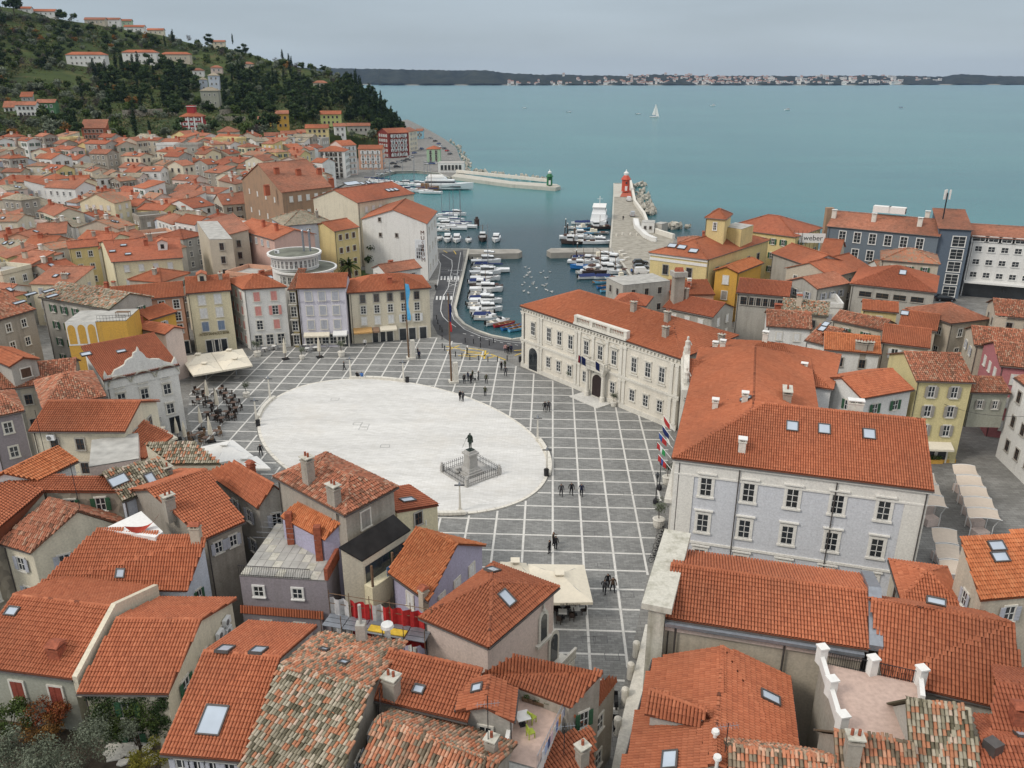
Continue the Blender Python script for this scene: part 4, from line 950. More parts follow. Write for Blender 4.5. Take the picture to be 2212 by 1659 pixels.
# --- left foreground
h = H['f1'] = Q('house','house at the left edge with square brick chimney and white parapet',(-70,1438),(157,1468),C=(333,1268),ze=9,wall='greygreen',st='n',singles=300)
chimney_px(h,125,1415,'brick',.9,.9,1.1); skylight_px(h,28,1323,w_=.9,l_=.7)
windows(h,*wl(h,'AB'),2,1,'shut:red',z_from=5.2,z_to=8.6,w_=1.0,h_=1.6,m0=.2,m1=.0)
h = H['f2'] = Q('house','house with roof terrace cut into its tiles and beige gable with air conditioners',(165,1498),(363,1500),C=(512,1293),ze=8.6,wall='cream',st='n',singles=300)
h = H['f3'] = Q('house','house at bottom left with one large bright skylight in new tiles',(345,1629),(528,1645),C=(685,1353),ze=8.6,wall='white',st='n',singles=300)
skylight_px(h,461,1558,w_=1.5,l_=1.9); skylight_px(h,486,1407,w_=.9,l_=1.2); skylight_px(h,558,1410,w_=.9,l_=1.2); windows(h,*wl(h,'AB'),4,1,'open:grey',z_from=5.8,z_to=8.6,w_=.8,h_=1.4)
h = H['f4'] = None
r1,r2,dd_,cc_ = P(603,1441,11.6),P(800,1488,11.6),P(690,1367,9.2),P(878,1388,9.2)
h = H['f4'] = Q('house','large old roof of lichen covered barrel tiles at bottom centre',Vector((2 * r1.x - dd_.x,2 * r1.y - dd_.y,9.2)),Vector((2 * r2.x - cc_.x,2 * r2.y - cc_.y,9.2)),cc_,dd_,ze=9.2,zr=11.6,wall='greyold',st='o',st2='x',singles=300)
chimney_px(h,845,1470,'grey',.9,.8,2.3); skylight_px(h,742,1436,w_=.6,l_=.5); skylight_px(h,700,1408,w_=.6,l_=.4)
h = H['f6'] = Q('house','orange roofed house behind the old lichen roof with slender white chimney',(800,1510),(1010,1560),C=(1040,1470),ze=9.6,wall='greyold',st='n',roof='shed',pitch=14,singles=200)
skylight_px(h,905,1492,w_=.7,l_=.6)
h = H['f5'] = gab('house','old house with pale weathered tiles and corner chimney at bottom centre right',(810,1557),(1078,1649),10.6,(770,1680),(1035,1790),9.0,wall='greyold',st='x',singles=300)
chimney_px(h,1062,1625,'grey',.6,.6,1.2)
h = H['f6b'] = Q('house','small gabled roof with white framed skylight behind the old tiles',(985,1535),(1110,1560),C=(1118,1490),ze=10.0,ridge='BC',wall='grey',st='n')
skylight_px(h,1032,1490,w_=.7,l_=.7)
h = H['f7'] = shed4('house','orange roof sloping to the terrace with green chairs',(1040,1455,9.2),(1232,1528,9.2),(1303,1452,11.0),(1111,1417,11.0),wall='greyold',st='n',near=2,singles=200)
h = H['f7b'] = shed4('house','narrow strip of orange tiles above the alley with drainpipes',(1262,1562,7.0),(1330,1470,7.2),(1312,1462,8.4),(1235,1540,8.4),wall='greyold',st='n',near=2)
h = H['f7c'] = shed4('house','lower orange roof beside the alley at the bottom edge',(1155,1740,6.5),(1285,1660,6.5),(1280,1575,7.6),(1195,1590,7.6),wall='greyold',st='n',near=2); chimney_px(h,1257,1650,'grey',.7,.6,1.6)
h = H['f7t'] = Q('house','house with small roof terrace holding lime green chairs',(1090,1640),(1160,1660),C=(1222,1532),D=(1118,1500),ze=8.2,roof='flat',wall='white')
# --- centre, near the oval
h = H['m1'] = Q('house','tall grey house with hipped patchwork tile roof and two big chimneys near the oval',(590,1030),(745,1114),(860,1052),ze=13.6,roof='hip',pitch=24,wall='greyold',st='m',singles=300)
chimney_px(h,668,1042,'grey',.9,.8,2.6); chimney_px(h,723,1090,'grey',1.1,.7,2.0); windows(h,*wl(h,'BC'),1,1,'shut:old',z_from=10.4,z_to=13.4,w_=1.0,h_=1.6,m0=0,m1=.25)
h = H['m2'] = shed4('house','lower orange roof sheltering a terrace beside the tall grey house',(607,1117,10.8),(700,1166,10.8),(740,1125,12.4),(660,1073,12.4),wall='lilac',st='b',near=2,singles=150)
h = H['m2b'] = Q('house','lilac grey house with roof terrace, iron railing and small windows',(517,1243),(705,1254),depth=8.5,ze=8.6,roof='flat',wall='mauve')
windows(h,*wl(h,'AB'),2,1,'white',z_from=5.6,z_to=8.4,w_=.85,h_=1.0,m0=-.02,m1=.12); windows(h,*wl(h,'AB'),2,1,'shut:blue',z_from=1.5,z_to=4.5,w_=1.0,h_=1.3,m0=.0,m1=.1)
shed = H['m2c'] = shed4('tile_canopy','strip of orange tiles running along the lilac house under its windows',(520,1322,4.9),(700,1336,4.9),(697,1322,5.5),(520,1308,5.5),wall='mauve',st='n',near=2,cat='canopy')
h = H['m3'] = shed4('house','balcony house with black tarred lean-to roof and hanging laundry',(782,1211,10.0),(887,1144,10.0),(850,1111,11.6),(732,1182,11.6),wall='cream',tar=True)
h = H['m4'] = shed4('house','small yellow house with red roof beside the black tarred roof',(857,1106,9.8),(948,1091,8.6),(885,1048,8.8),(800,1062,9.8),wall='bank',st='r',near=2); skylight_px(h,880,1083,w_=1.5,l_=.8)
for i_,(x_,y_) in enumerate(((893,1128),(914,1123))): ac_unit(h,P(x_,y_,7.2) - Vector((0,.3,0)),R(-20))
h = H['m5'] = gab('house','lilac house with steep orange gable roof and dark doorway near the square',(898,1140),(989,1175),11.2,(838,1237),(925,1300),8.4,wall='lilac',st='b',singles=250)
chimney_px(h,915,1290,'beige',.6,.6,1.0)
h = H['m6'] = Q('palace','beige gothic palace with hipped orange roof and pointed stone windows',(905,1335),(1055,1400),(1208,1268),ze=9.6,roof='hip',pitch=22,wall='pinkpale',st='n',cat='palace',singles=300)
skylight_px(h,1093,1294,w_=.9,l_=1.3); skylight_px(h,1063,1235,w_=.9,l_=1.2)
h = H['l1'] = shed4('house','broad orange roof with terrace notch and red hammock at left',(78,1272,8.2),(404,1276,8.2),(446,1163,11.6),(212,1142,11.6),wall='bluewhite',st='n',near=2,singles=300)
chimney_px(h,425,1165,'beige',.8,.6,1.6); skylight_px(h,262,1238,w_=.7,l_=.7)
h = H['l2'] = gab('house','house with wide orange gable roof and small shuttered windows left of the tall grey house',(317,1057),(447,1015),13.0,(442,1166),(530,1127),10.4,wall='greyold',st='n',singles=300)
chimney_px(h,367,1100,'grey',.9,.7,1.5); windows(h,*wl(h,'AB'),2,1,'open:grey',z_from=7.4,z_to=10.2,w_=.7,h_=1.1)
h = H['l3'] = gab('house','house with orange gable roof between the white parasols and the tall grey house',(505,998),(592,1047),12.4,(447,1022),(556,1098),10.4,wall='grey',st='n',singles=150)
chimney_px(h,541,1000,'brick',.7,.6,1.2)
h = H['l4'] = gab('house','small house with mossy old tiles and two bright skylights',(222,1022),(345,990),13.2,(264,1084),(372,1043),11.4,wall='bluewhite',st='o',singles=200)
skylight_px(h,324,1035,w_=.8,l_=1.1); skylight_px(h,256,1040,w_=1.6,l_=1.1); chimney_px(h,361,1010,'grey',.7,.6,1.2)
H['l5'] = shed4('shed','lean-to roof of old mixed tiles on a beige wall near white parasols',(374,1003,11.0),(478,1002,11.0),(422,958,12.2),(311,957,12.2),wall='cream',st='o',near=2,cat='shed',singles=100)
h = H['l6a'] = shed4('house','orange roof cut by the left edge below the stone wall',(-90,1210,9.8),(2,1168,9.8),(98,1058,13.0),(-60,1022,13.0),wall='stone',st='n',near=2,singles=120)
h = H['l6b'] = shed4('house','rubble stone house with smooth orange roof and small open window at left',(98,1062,12.6),(264,1063,12.0),(225,1030,12.4),(-20,1026,13.2),wall='stone',st='n',near=2)
h = H['l6c'] = gab('house','small bright orange gable roof on a white house at left',(8,1022),(128,965),14.0,(85,1038),(170,996),12.9,wall='white',st='b',singles=150)
h = H['l6d'] = gab('house','beige house at left with dark patched orange roof and tall antenna',(107,1077),(168,1103),12.6,(-5,1174),(66,1194),9.6,wall='cream',st='m',singles=200)
h = H['l7'] = Q('house','house with large smooth orange roof below the greenish house at left',(60,932),(270,933),depth=9,ze=12,wall='cream',st='n'); ac_unit(h,P(110,945,11.3),0)
h = H['l7b'] = Q('house','pink house with two air conditioners and orange flat terrace',(192,1008),(300,990),depth=7,ze=11.2,roof='flat',wall='pinkpale')
h = H['l7c'] = shed4('house','plain orange roof beside the cream awning at left',(262,985,10.2),(314,990,10.0),(374,942,9.6),(300,904,11.4),wall='cream',st='n',near=1)
h = H['l8'] = Q('house','greenish grey house with sooty orange hipped roof left of the white baroque house',(92,883),(229,857),depth=11,ze=11.4,roof='hip',wall='greygreen',st='m'); windows(h,*wl(h,'AB'),3,1,'white',z_from=7.4,z_to=10.8,w_=.8,h_=1.2)
h = H['l8b'] = Q('house','mauve house with arched niche tower at the left edge',(-30,905),(52,888),depth=8,ze=12.4,roof='hip',wall='mauve',st='m')
h = H['l9'] = Q('house','grey gable house with wooden balcony fence at the left edge',(20,793),(86,776),depth=8,ze=13.6,ridge='BC',wall='grey',st='n'); windows(h,*wl(h,'AB'),1,1,'shut:brown',z_from=10.6,z_to=13.6,w_=1.2,h_=1.2)
h = H['l9b'] = Q('house','house with bare reddish roof below the grey gable at left',(-60,850),(165,822),depth=9,ze=10.6,wall='beige',st='m')
# --- white baroque house
h = H['baroque'] = Q('town_house','white baroque house with curved gables and blue balcony door on the square',(223,823),(388,788),depth=10,ze=10.0,roof='shed',pitch=13,wall='white',st='r')
skylight_px(h,186,767,w_=1.3,l_=.9); skylight_px(h,262,761,w_=1.2,l_=.7)
# --- behind the square, left
h = H['ruin'] = Q('house','crumbling grey house with patched plaster and row of skylights at the left edge',(-50,706),(78,668),depth=15,ze=12.5,wall='greyold',st='m',base=0)
for px in ((42,655),(66,637),(105,630),(112,641)): skylight_px(h,*px,w_=2.2,l_=.6)
H['n2'] = Q('house','house with long old grey tiled roof behind the crumbling house',(82,642),(235,669),depth=9,ze=12.4,wall='grey',st='o')
h = H['arches'] = Q('house','ochre house with three white pointed arches painted on its wall and roof terrace',(139,697),(272,692),depth=7,ze=12.2,roof='flat',wall='ochre')
h = H['n4'] = Q('house','small ochre gable house with orange roof behind the arch terrace',(268,682),(322,692),depth=6,ze=9.6,ridge='BC',wall='ochre',st='n')
h = H['n5'] = Q('house','pale pink house with orange roof and white shuttered window behind the baroque house',(266,703),(356,723),depth=4.0,ze=8.6,wall='pinkpale',st='n'); chimney_px(h,304,700,'redp',.8,.6,1.4); windows(h,*wl(h,'AB'),3,1,z_from=5.0,z_to=8.3,styles=lambda c,r: 'shut:white' if c == 0 else None)
h = H['n6'] = gab('house','yellow walled house with wide red roof, three skylights and white dormer',(221,520),(388,511),14.6,(240,566),(396,556),12.2,wall='bank',st='r')
for px in ((267,531),(243,544),(277,550)): skylight_px(h,*px,w_=1.2,l_=.9)
dormer(h,352,540,1.8,3,1.8,'white'); chimney_px(h,325,520,'grey',.9,.8,1.6); chimney_px(h,316,530,'redp',.8,.6,1.4)
h = H['n6b'] = Q('house','small yellow house with low red roof left of the wide red roof',(146,537),(214,531),depth=6,ze=12,wall='yellow',st='r')
h = H['n7'] = Q('apartment_house','grey apartment house with roof terrace and loggias above the town roofs',(452,517),(502,516),D=(425,478),ze=15,roof='flat',wall='beige'); auto_windows(h,'dark')
h = H['n7b'] = Q('house','tall plastered house left of the terrace apartments with pale roof',(424,480),(452,517),depth=9,ze=14.0,roof='shed',pitch=10,wall='beige',st='p'); auto_windows(H['n7b'],'dark')
h = H['n8'] = Q('town_house','long salmon building with row of shutters under its orange roof',(500,492),(591,518),C=(683,505),ze=14.4,pitch=17,wall='pink',st='n')
windows(h,*wl(h,'AB'),6,1,'shut:grey',z_from=11.4,z_to=14.2,w_=.9,h_=1.3); chimney_px(h,570,490,'redp',.8,.6,1.6); chimney_px(h,598,498,'redp',.8,.6,1.6)
h = H['n10'] = Q('house','blue grey house with hipped old tile roof behind the round building',(612,488),(719,479),depth=13,ze=14.6,roof='hip',wall='bluewhite',st='o'); windows(h,*wl(h,'AB'),3,4,'plain',w_=.9,h_=1.3); chimney_px(h,685,470,'grey',.6,.6,1.8)
h = H['n11'] = Q('house','yellow house with plant filled balcony behind the palm',(722,500),(777,490),depth=9,ze=13.2,wall='yellow',st='n'); windows(h,*wl(h,'AB'),3,4,'shut:brown',w_=.9,h_=1.3)
h = H['n12'] = Q('building','big cream building with blank gable, solar panel and skylights behind the museum',(673,428),(772,438),C=(897,418),ze=17.2,ridge='BC',pitch=19,wall='cream',st='r'); windows(h,*wl(h,'BC'),7,4,'shut:white',w_=.9,h_=1.4)
for px in ((782,397),(795,395),(838,412),(846,411),(855,410)): skylight_px(h,*px,w_=1.2,l_=1.5)
skylight_px(h,760,397,w_=5,l_=2)
h = H['museum'] = Q('museum','white museum building with blank gable wall, photo banner and vertical lettering',(779,473),(923,483),C=(945,456),ze=zb(483,607),ridge='BC',pitch=17,wall='white',st='n',cat='museum')
windows(h,*wl(h,'BC'),3,3,'plain',w_=.9,h_=1.6)
h = H['n14'] = Q('building','large brown and cream building with rows of white shutters and red chimneys',(520,388),(608,416),C=(718,403),ze=17.5,ridge='BC',pitch=19,wall='brown',st='p')
windows(h,*wl(h,'BC'),5,4,'shut:white',w_=1.0,h_=1.5); windows(h,*wl(h,'AB'),4,3,'shut:white',w_=.8,h_=1.3)
for px,py in ((575,398),(598,375),(645,378),(690,376),(715,386)): chimney_px(h,px,py,'redp',1.6,.8,1.8)
h = H['n15'] = Q('house','low house with orange roof and metal roof deck in front of the museum',(832,590),(912,578),depth=7,ze=6.0,wall='white',st='p'); chimney_px(h,843,552,'redp',1.1,.7,1.0)
# --- right of the harbour
h = H['yellowbig'] = Q('palace','large yellow building with hipped orange roof and white cornice by the east quay',(1401,545),(1529,561),C=(1664,518),ze=13,roof='hip',ridge='BC',pitch=21,wall='yellow',st='n',cat='building')
windows(h,*wl(h,'AB'),2,2,'dark',z_from=3.5,z_to=11.5,w_=1.2,h_=2.0); windows(h,*wl(h,'BC'),5,2,'dark',z_from=3.5,z_to=11.5,w_=1.2,h_=1.8)
for px in ((1452,532),(1473,535),(1498,543)): skylight_px(h,*px,w_=1.8,l_=1.4)
h = H['tower'] = Q('roof_tower','small yellow tower with hipped tile roof rising from the large yellow building',(1522,470),(1569,474),C=(1583,462),ze=19.6,base=14,roof='hip',wall='yellow',st='n',cat='tower'); windows(h,*wl(h,'AB'),1,1,'white',z_from=16,z_to=19.4,w_=.7,h_=1.6,must=True)
h = H['towerbox'] = Q('roof_house','square yellow roof box with air conditioners beside the small tower',(1562,489),(1602,495),C=(1628,486),ze=17.2,base=13,roof='flat',wall='yellow',cat='roof box')
h = H['yellowback'] = Q('building','long red roofed building behind the large yellow building facing the sea',(1560,492),(1720,512),depth=16,ze=13.5,roof='hip',wall='yellow',st='r')
h = H['ochresmall'] = Q('house','narrow mustard yellow house with white shutters right of the big yellow building',(1541,584),(1595,590),C=(1650,568),ze=10.6,ridge='BC',wall='ochre',st='b'); windows(h,*wl(h,'AB'),1,2,z_from=3.8,w_=1.1,h_=1.7,styles=lambda c,r: 'shut:white' if r else 'shut:old')
h = H['veranda'] = Q('house','house with red roof and long glazed veranda right of the mustard house',(1590,632),(1706,642),depth=9.5,ze=9.4,wall='grey',st='r'); windows(h,*wl(h,'AB'),6,1,'dark',z_from=6.3,z_to=9.2,w_=1.5,h_=1.5)
h = H['greyfire'] = Q('house','grey house with bare firewalls behind the town hall roof',(1346,616),(1448,606),depth=7,ze=10.2,roof='flat',wall='grey')
for x_,y_ in ((1386,640),(1437,617),(1436,626)): ac_unit(h,P(x_,y_,8.0),R(-10))
h = H['r6'] = Q('house','house with low red roof behind the town hall ridge',(1430,664),(1540,686),depth=9,ze=8.4,wall='grey',st='r'); chimney_px(h,1482,645,'grey',.7,.6,2.0)
H['r7'] = Q('house','small orange roof touching the back of the town hall',(1320,655),(1395,662),depth=7,ze=9.6,roof='hip',wall='beige',st='r')
# --- hotels at right
h = H['hotelblue'] = Q('hotel','slate blue hotel with white framed windows and long red roof',(1785,488),(2031,511),depth=16,ze=zb(510,642),pitch=18,wall='slatelight',st='p',cat='hotel')
windows(h,*wl(h,'AB'),6,3,'white',w_=1.5,h_=2.4,z_from=2,z_to=14)
for px,py in ((1801,470),(1887,478),(1986,488),(2003,468)): chimney_px(h,px,py,'white',1.0,.8,2.0)
h = H['hoteltower'] = Q('hotel','slate blue stair tower with a column of large white lattice windows',(2027,493),(2103,497),depth=14,ze=zb(496,645),roof='shed',pitch=10,wall='slate',st='p',cat='hotel'); windows(h,*wl(h,'AB'),1,5,'white',w_=2.6,h_=2.3,m0=.4,m1=.05,z_to=14.5)
h = H['hotelwhite'] = Q('hotel','white modern hotel with small square windows at the right edge',(2098,511),(2300,524),depth=16,ze=zb(512,640),roof='gable',pitch=12,wall='white',st='p',cat='hotel'); windows(h,*wl(h,'AB'),6,3,'white',w_=1.4,h_=1.2,z_from=3.6,z_to=12.6,m0=.02); windows(h,*wl(h,'AB'),6,1,'white',w_=3.2,h_=1.1,z_from=12.2,z_to=14.6,m0=.02)
# --- roofs right of centre
def rq(key,label,A,B,dp,ze,st='n',wall='beige',roof='gable',**k):
 h = H[key] = Q('house',label,A,B,depth=dp,ze=ze,st=st,wall=wall,roof=roof,**k); return h
h = rq('ra','grey house with peeling firewall and white side below the rooftop lettering',(1665,546),(1743,573),10,11.4,'n','grey'); windows(h,*wl(h,'BC'),2,3,'plain')
rq('rb','house with orange roof and brown chimney left of the slate blue hotel',(1768,553),(1812,557),14,11.4,'n','beige')
rq('rc','house with orange roof and white dormer window in front of the blue hotel',(1797,599),(1883,577),11,10.4)
rq('rd','house with mottled old hipped roof below the blue hotel',(1902,561),(2032,571),10,12.2,'x','beige','hip')
h = rq('re','wide house with pyramid shaped red roof and one skylight at right',(1836,613),(2023,633),15,10.6,'r','grey','hip'); skylight_px(h,1950,590,w_=1.2,l_=1.6); windows(h,*wl(h,'AB'),4,1,'dark',z_from=7,z_to=10.4,w_=2.2,h_=1.0)
rq('re2','flat orange roof wing left of the pyramid roof',(1766,625),(1838,612),8,10,'p','grey')
rq('rf','house with mossy grey tiles and brick chimneys behind the court house',(1686,674),(1790,684),8,9.2,'o','beige'); chimney_px(H['rf'],1725,660,'beige',.9,.7,2.0); chimney_px(H['rf'],1682,660,'brick',1.3,.7,1.0)
rq('rf2','low orange roof with roof terrace and lattice railing',(1655,705),(1755,712),9,9.0,'m','white')
rq('rg','small orange roof with yellow board and glass hatch',(1862,669),(1942,676),6,9.2,'n','yellow')
rq('rh','narrow roof strip with maroon metal sheets and orange tiles',(1795,691),(1906,714),6,9.2,'m','beige')
rq('rh2','orange roof with blue skylight above the alley',(1940,705),(2025,716),9,9.4,'n','beige'); skylight_px(H['rh2'],1954,678,w_=1.2,l_=1.2)
rq('ri','orange roof with two white skylights and a vent',(1737,735),(1790,748),9,9.4,'m','white'); skylight_px(H['ri'],1776,712,w_=1,l_=1.2); skylight_px(H['ri'],1784,702,w_=1,l_=1.2)
h = rq('rj','house with glowing orange old tiles above a long white firewall',(1780,755),(1905,766),8,10.2,'b','white')
for px,py in ((1853,755),(1865,757),(1879,757)): chimney_px(h,px,py,'grey',.8,.6,1.4)
h = rq('rk','beige house with open white shutters and orange roof at right',(1903,740),(2010,753),9,10.6,'n','beige'); windows(h,*wl(h,'AB'),2,1,'open:white',z_from=7.4,z_to=10.4)
h = H['rl'] = Q('house','yellow house with old shutters and cafe front by the market',(1979,823),(2108,827),depth=11,ze=11.6,wall='yellowhouse',st='m'); windows(h,*wl(h,'AB'),2,3,'open:old',z_from=3.2,w_=.8,h_=1.5); awning(h,'AB',.02,.85,3.0,1.3,M_CREAM)
for f in (.1,.3,.5,.72): door(h,'AB',f,1.1,2.2)
rq('rm','white house with orange roof tucked behind the court house',(1862,862),(1976,842),8,10.4,'n','white')
rq('ro','house with sweeping orange hipped roof at the right edge',(2055,700),(2140,690),10,10.4,'p','beige','hip')
rq('ro2','house with plain orange roof and wall chimney near the right edge',(2104,745),(2290,762),9,10.4,'m','beige'); chimney_px(H['ro2'],2160,695,'beige',1.4,.8,2.4)
rq('ro3','high orange gable roof cut by the right edge',(2150,682),(2300,695),9,12.4,'m','beige')
h = H['rp'] = Q('house','dusty pink house with orange roof at the right edge',(2160,790),(2290,803),D=(2120,742),ze=10.8,wall='rose',st='m')
h = H['rq'] = Q('house','grey house bridging the dark alley by the market',(2096,848),(2186,850),depth=6,ze=9.6,base=4.6,wall='greygreen',st='m'); windows(h,*wl(h,'AB'),2,1,'open:old',z_from=6,z_to=9.4,w_=.6,h_=1.1)
p1_,p2_ = P(2149,985),P(2250,1085); dd_ = Vector((p2_ - p1_).normalized()); nn_ = Vector((-dd_.y,dd_.x,0)); nn_ = nn_ if nn_.x > 0 else -nn_; zz_ = Vector((0,0,11.4))
h = H['rr'] = Q('house','white house with stone door frame at the right edge of the market',p2_ + zz_,p1_ + zz_,p1_ + zz_ + nn_ * 10,p2_ + zz_ + nn_ * 10,ze=11.4,wall='white',st='m',ovh=.05); windows(h,*wl(h,'AB'),4,3,'dark',z_from=.8,w_=.9,h_=1.5)
# ================================================================== facades with detail of their own
class Fac:
 """metres along a wall (s), height (z) and outwards (o)"""
 def __init__(s,h,edge):
  s.h = h; p,q = wl(h,edge) if isinstance(edge,str) else edge; s.p = Vector((p.x,p.y,0)); q = Vector((q.x,q.y,0)); s.L = (q - s.p).length; s.e = (q - s.p) / s.L; n = Vector((s.e.y,-s.e.x,0)); s.n = n if n.dot(s.p - Vector((h.cen.x,h.cen.y,0))) > 0 else -n
  s.flip = s.n.dot(Vector((s.e.y,-s.e.x,0))) < 0
 def pt(s,a,z,o=0.0): return s.p + s.e * a + s.n * o + Vector((0,0,z)) - s.h.base
 def hit(s,px,py):
  d = ray(px,py); t = (s.p - CAMP).dot(s.n) / d.dot(s.n); w_ = CAMP + d * t; return (w_ - s.p).dot(s.e),w_.z
 def box(s,mb,a0,a1,z0,z1,o0,o1,mat): mb.hexa([s.pt(a0,z0,o0),s.pt(a1,z0,o0),s.pt(a1,z0,o1),s.pt(a0,z0,o1)],[s.pt(a0,z1,o0),s.pt(a1,z1,o0),s.pt(a1,z1,o1),s.pt(a0,z1,o1)],mat)
 def prism(s,mb,pts,o0,o1,mat): mb.hexa([s.pt(a,z,o0) for a,z in pts],[s.pt(a,z,o1) for a,z in pts],mat)
 def win(s,px,py,style='plain',w_=.9,h_=1.5):
  a,z = s.hit(px,py); WINQ.append((s.h,s.p + s.e * a,z,s.n,style,w_,h_,True)); return a,z
def arch_pts(a,z0,w_,hh,n=10,pointed=False):
 r = w_ / 2; q = [(a - r,z0),(a + r,z0),(a + r,z0 + hh - r)]
 for i in range(1,n):
  t_ = math.pi * i / n; q.append((a + r * math.cos(t_),z0 + hh - r + r * math.sin(t_) * (1.25 if pointed else 1)))
 q.append((a - r,z0 + hh - r)); return q
# --- town hall facade
h = H['hall']; f = Fac(h,'AB'); Lh = f.L
up_px = [(1152,707),(1186.5,718.5),(1209,727),(1233,736),(1267,750),(1297,761),(1327,772),(1370,788.5),(1400,800),(1430,811)]
lo_px = [(1185,775),(1207,783.5),(1231,793.5),(1264,808.5),(1323.5,836),(1366,848),(1395,861),(1425.5,872)]
us = []
for i,px in enumerate(up_px):
 a,z = f.hit(*px); us.append(a); WINQ.append((h,f.p + f.e * a,7.7,f.n,'hood',1.05,2.2,True))
 mb = MB()
 if 3 < i < 7: f.prism(mb,[(a - 1.0,9.35),(a + 1.0,9.35),(a,9.9)],.0,.3,M_STONE)
 f.box(mb,a - .85,a + .85,6.05,6.25,0,.2,M_STONE); mb.build('window_pediment',h.root)
 if i == 5: mid = a
for px in lo_px: a,z = f.hit(*px); WINQ.append((h,f.p + f.e * a,2.75,f.n,'hood',1.0,1.75,True))
mb = MB(); f.box(mb,-.3,Lh + .3,5.0,5.35,0,.22,M_STONE); f.box(mb,-.3,Lh + .3,4.75,5.0,0,.1,M_STONE); mb.build('belt_course',h.root)
mb = MB(); f.box(mb,-.3,Lh + .3,10.05,10.25,0,.15,M_STONE); f.box(mb,-.3,Lh + .3,10.75,11.0,0,.28,M_STONE); mb.build('cornice',h.root)
mb = MB()
for i in range(int(Lh / .7)): f.box(mb,.2 + i * .7,.45 + i * .7,10.42,10.75,0,.24,M_STONE)
mb.build('cornice_brackets',h.root)
mb = MB(); f.box(mb,-.2,Lh + .2,0,.8,0,.14,M_STONE); mb.build('plinth',h.root)
edges_ = [.35,(us[0] + us[1]) / 2 - .5,(us[0] + us[1]) / 2 + .1,(us[3] + us[4]) / 2 - .5,(us[3] + us[4]) / 2 + .3,(us[4] + us[5]) / 2,(us[5] + us[6]) / 2,(us[6] + us[7]) / 2 - .6,(us[6] + us[7]) / 2 + .2,(us[9] + Lh) / 2 + .3,Lh - .3]
for a in edges_:
 for z0,z1 in ((.8,4.75),(5.35,10.05)):
  mb = MB(); f.box(mb,a - .26,a + .26,z0 + .3,z1 - .35,0,.16,M_STONE); f.box(mb,a - .34,a + .34,z0,z0 + .3,0,.22,M_STONE); f.box(mb,a - .36,a + .36,z1 - .35,z1,0,.24,M_STONE); mb.build('pilaster',h.root)
# balustrade over the middle bays
a0,a1 = edges_[3] - .4,edges_[8] + .3; mb = MB(); f.box(mb,a0,a1,11.15,11.5,-.6,.5,M_STONE); f.box(mb,a0,a1,12.35,12.6,-.45,.35,M_STONE)
for a in (a0 + .3,(a0 * 2 + a1) / 3,(a0 + 2 * a1) / 3,a1 - .3): f.box(mb,a - .3,a + .3,11.5,12.35,-.42,.3,M_STONE)
bal = mb.build('roof_balustrade',h.root); n_ = 30
for i in range(n_):
 a = a0 + .7 + (a1 - a0 - 1.4) * i / (n_ - 1); mb = MB(); mb.lathe([(.07,0),(.12,.25),(.06,.55),(.09,.85)],M_STONE,f.pt(a,11.5,-.06),6); mb.build('baluster',bal)
# balcony and portal
mb = MB(); f.box(mb,mid - 2.2,mid + 2.2,5.35,5.6,0,1.3,M_STONE); f.box(mb,mid - 2.2,mid + 2.2,6.4,6.55,1.1,1.3,M_STONE)
for a in (mid - 2.1,mid + 2.1): f.box(mb,a - .12,a + .12,5.6,6.4,1.08,1.3,M_STONE); f.box(mb,a - .1,a + .1,6.4,6.55,0,1.08,M_STONE)
bal = mb.build('balcony',h.root)
for i in range(15): mb = MB(); mb.lathe([(.06,0),(.1,.2),(.05,.5),(.08,.8)],M_STONE,f.pt(mid - 1.9 + i * .27,5.6,1.2),6); mb.build('baluster',bal)
for a,w_,hh,mt,o in ((f.hit(1292,835)[0],2.3,4.0,plain('portal_dark',(.03,.02,.02),.6),0),(f.hit(1153.5,767)[0],2.2,4.3,M_GLASS,1)):
 mb = MB(); f.prism(mb,arch_pts(a,0,w_ + .8,hh + .45),0,.2,M_STONE); s_ = mb.build('portal_arch',h.root); mb = MB(); f.prism(mb,arch_pts(a,.3,w_,hh - .3),.2,.24,mt); mb.build('door',s_)
 if o == 0:
  for sgn in (-1,1): mb = MB(); q = f.pt(a + sgn * 1.75,0,.75); mb.lathe([(.42,0),(.42,.9),(.3,1.0),(.26,4.3),(.4,4.6),(.42,4.9)],M_STONE,q,10); mb.build('column',h.root)
  mb = MB(); f.box(mb,a - 2.2,a + 2.2,4.9,5.3,0,1.2,M_STONE); mb.build('portal_entablature',h.root)
  mb = MB(); f.prism(mb,[(a - 3.2,0),(a - 3.2,.12),(a + 3.2,.12),(a + 3.2,0)],.25,3.2,M_STRIP); mb.build('doorstep',h.root)
def small_flag(par,p,d,cols,w_=1.0,L_=2.0):
 mb = MB(); mb.tube(p,p + d * L_,.03,M_TRIM,5); pole = mb.build('flag_pole',par); mb = MB(); e = d * (L_ * .5); n_ = len(cols)
 for i,c in enumerate(cols):
  a = p + d * (L_ * (.45 + .55 * i / n_)); b = p + d * (L_ * (.45 + .55 * (i + 1) / n_)); o_ = Vector((.06 * (-1) ** i,.05,0)); mb.hexa([a - Vector((0,0,w_)) + o_,b - Vector((0,0,w_ * .95)) - o_,b - Vector((0,0,w_ * .95)) - o_ + Vector((.02,.02,0)),a - Vector((0,0,w_)) + o_ + Vector((.02,.02,0))],[a,b,b + Vector((.02,.02,0)),a + Vector((.02,.02,0))],c)
 mb.build('flag',pole)
FR,FB,FW,FG = plain('flag_red',(.38,.03,.03),.8),plain('flag_blue',(.03,.08,.28),.8),plain('flag_white',(.7,.7,.7),.8),plain('flag_green',(.03,.25,.08),.8); FN = plain('flag_navy',(.01,.02,.10),.8); FL = plain('flag_sky',(.10,.40,.70),.8)
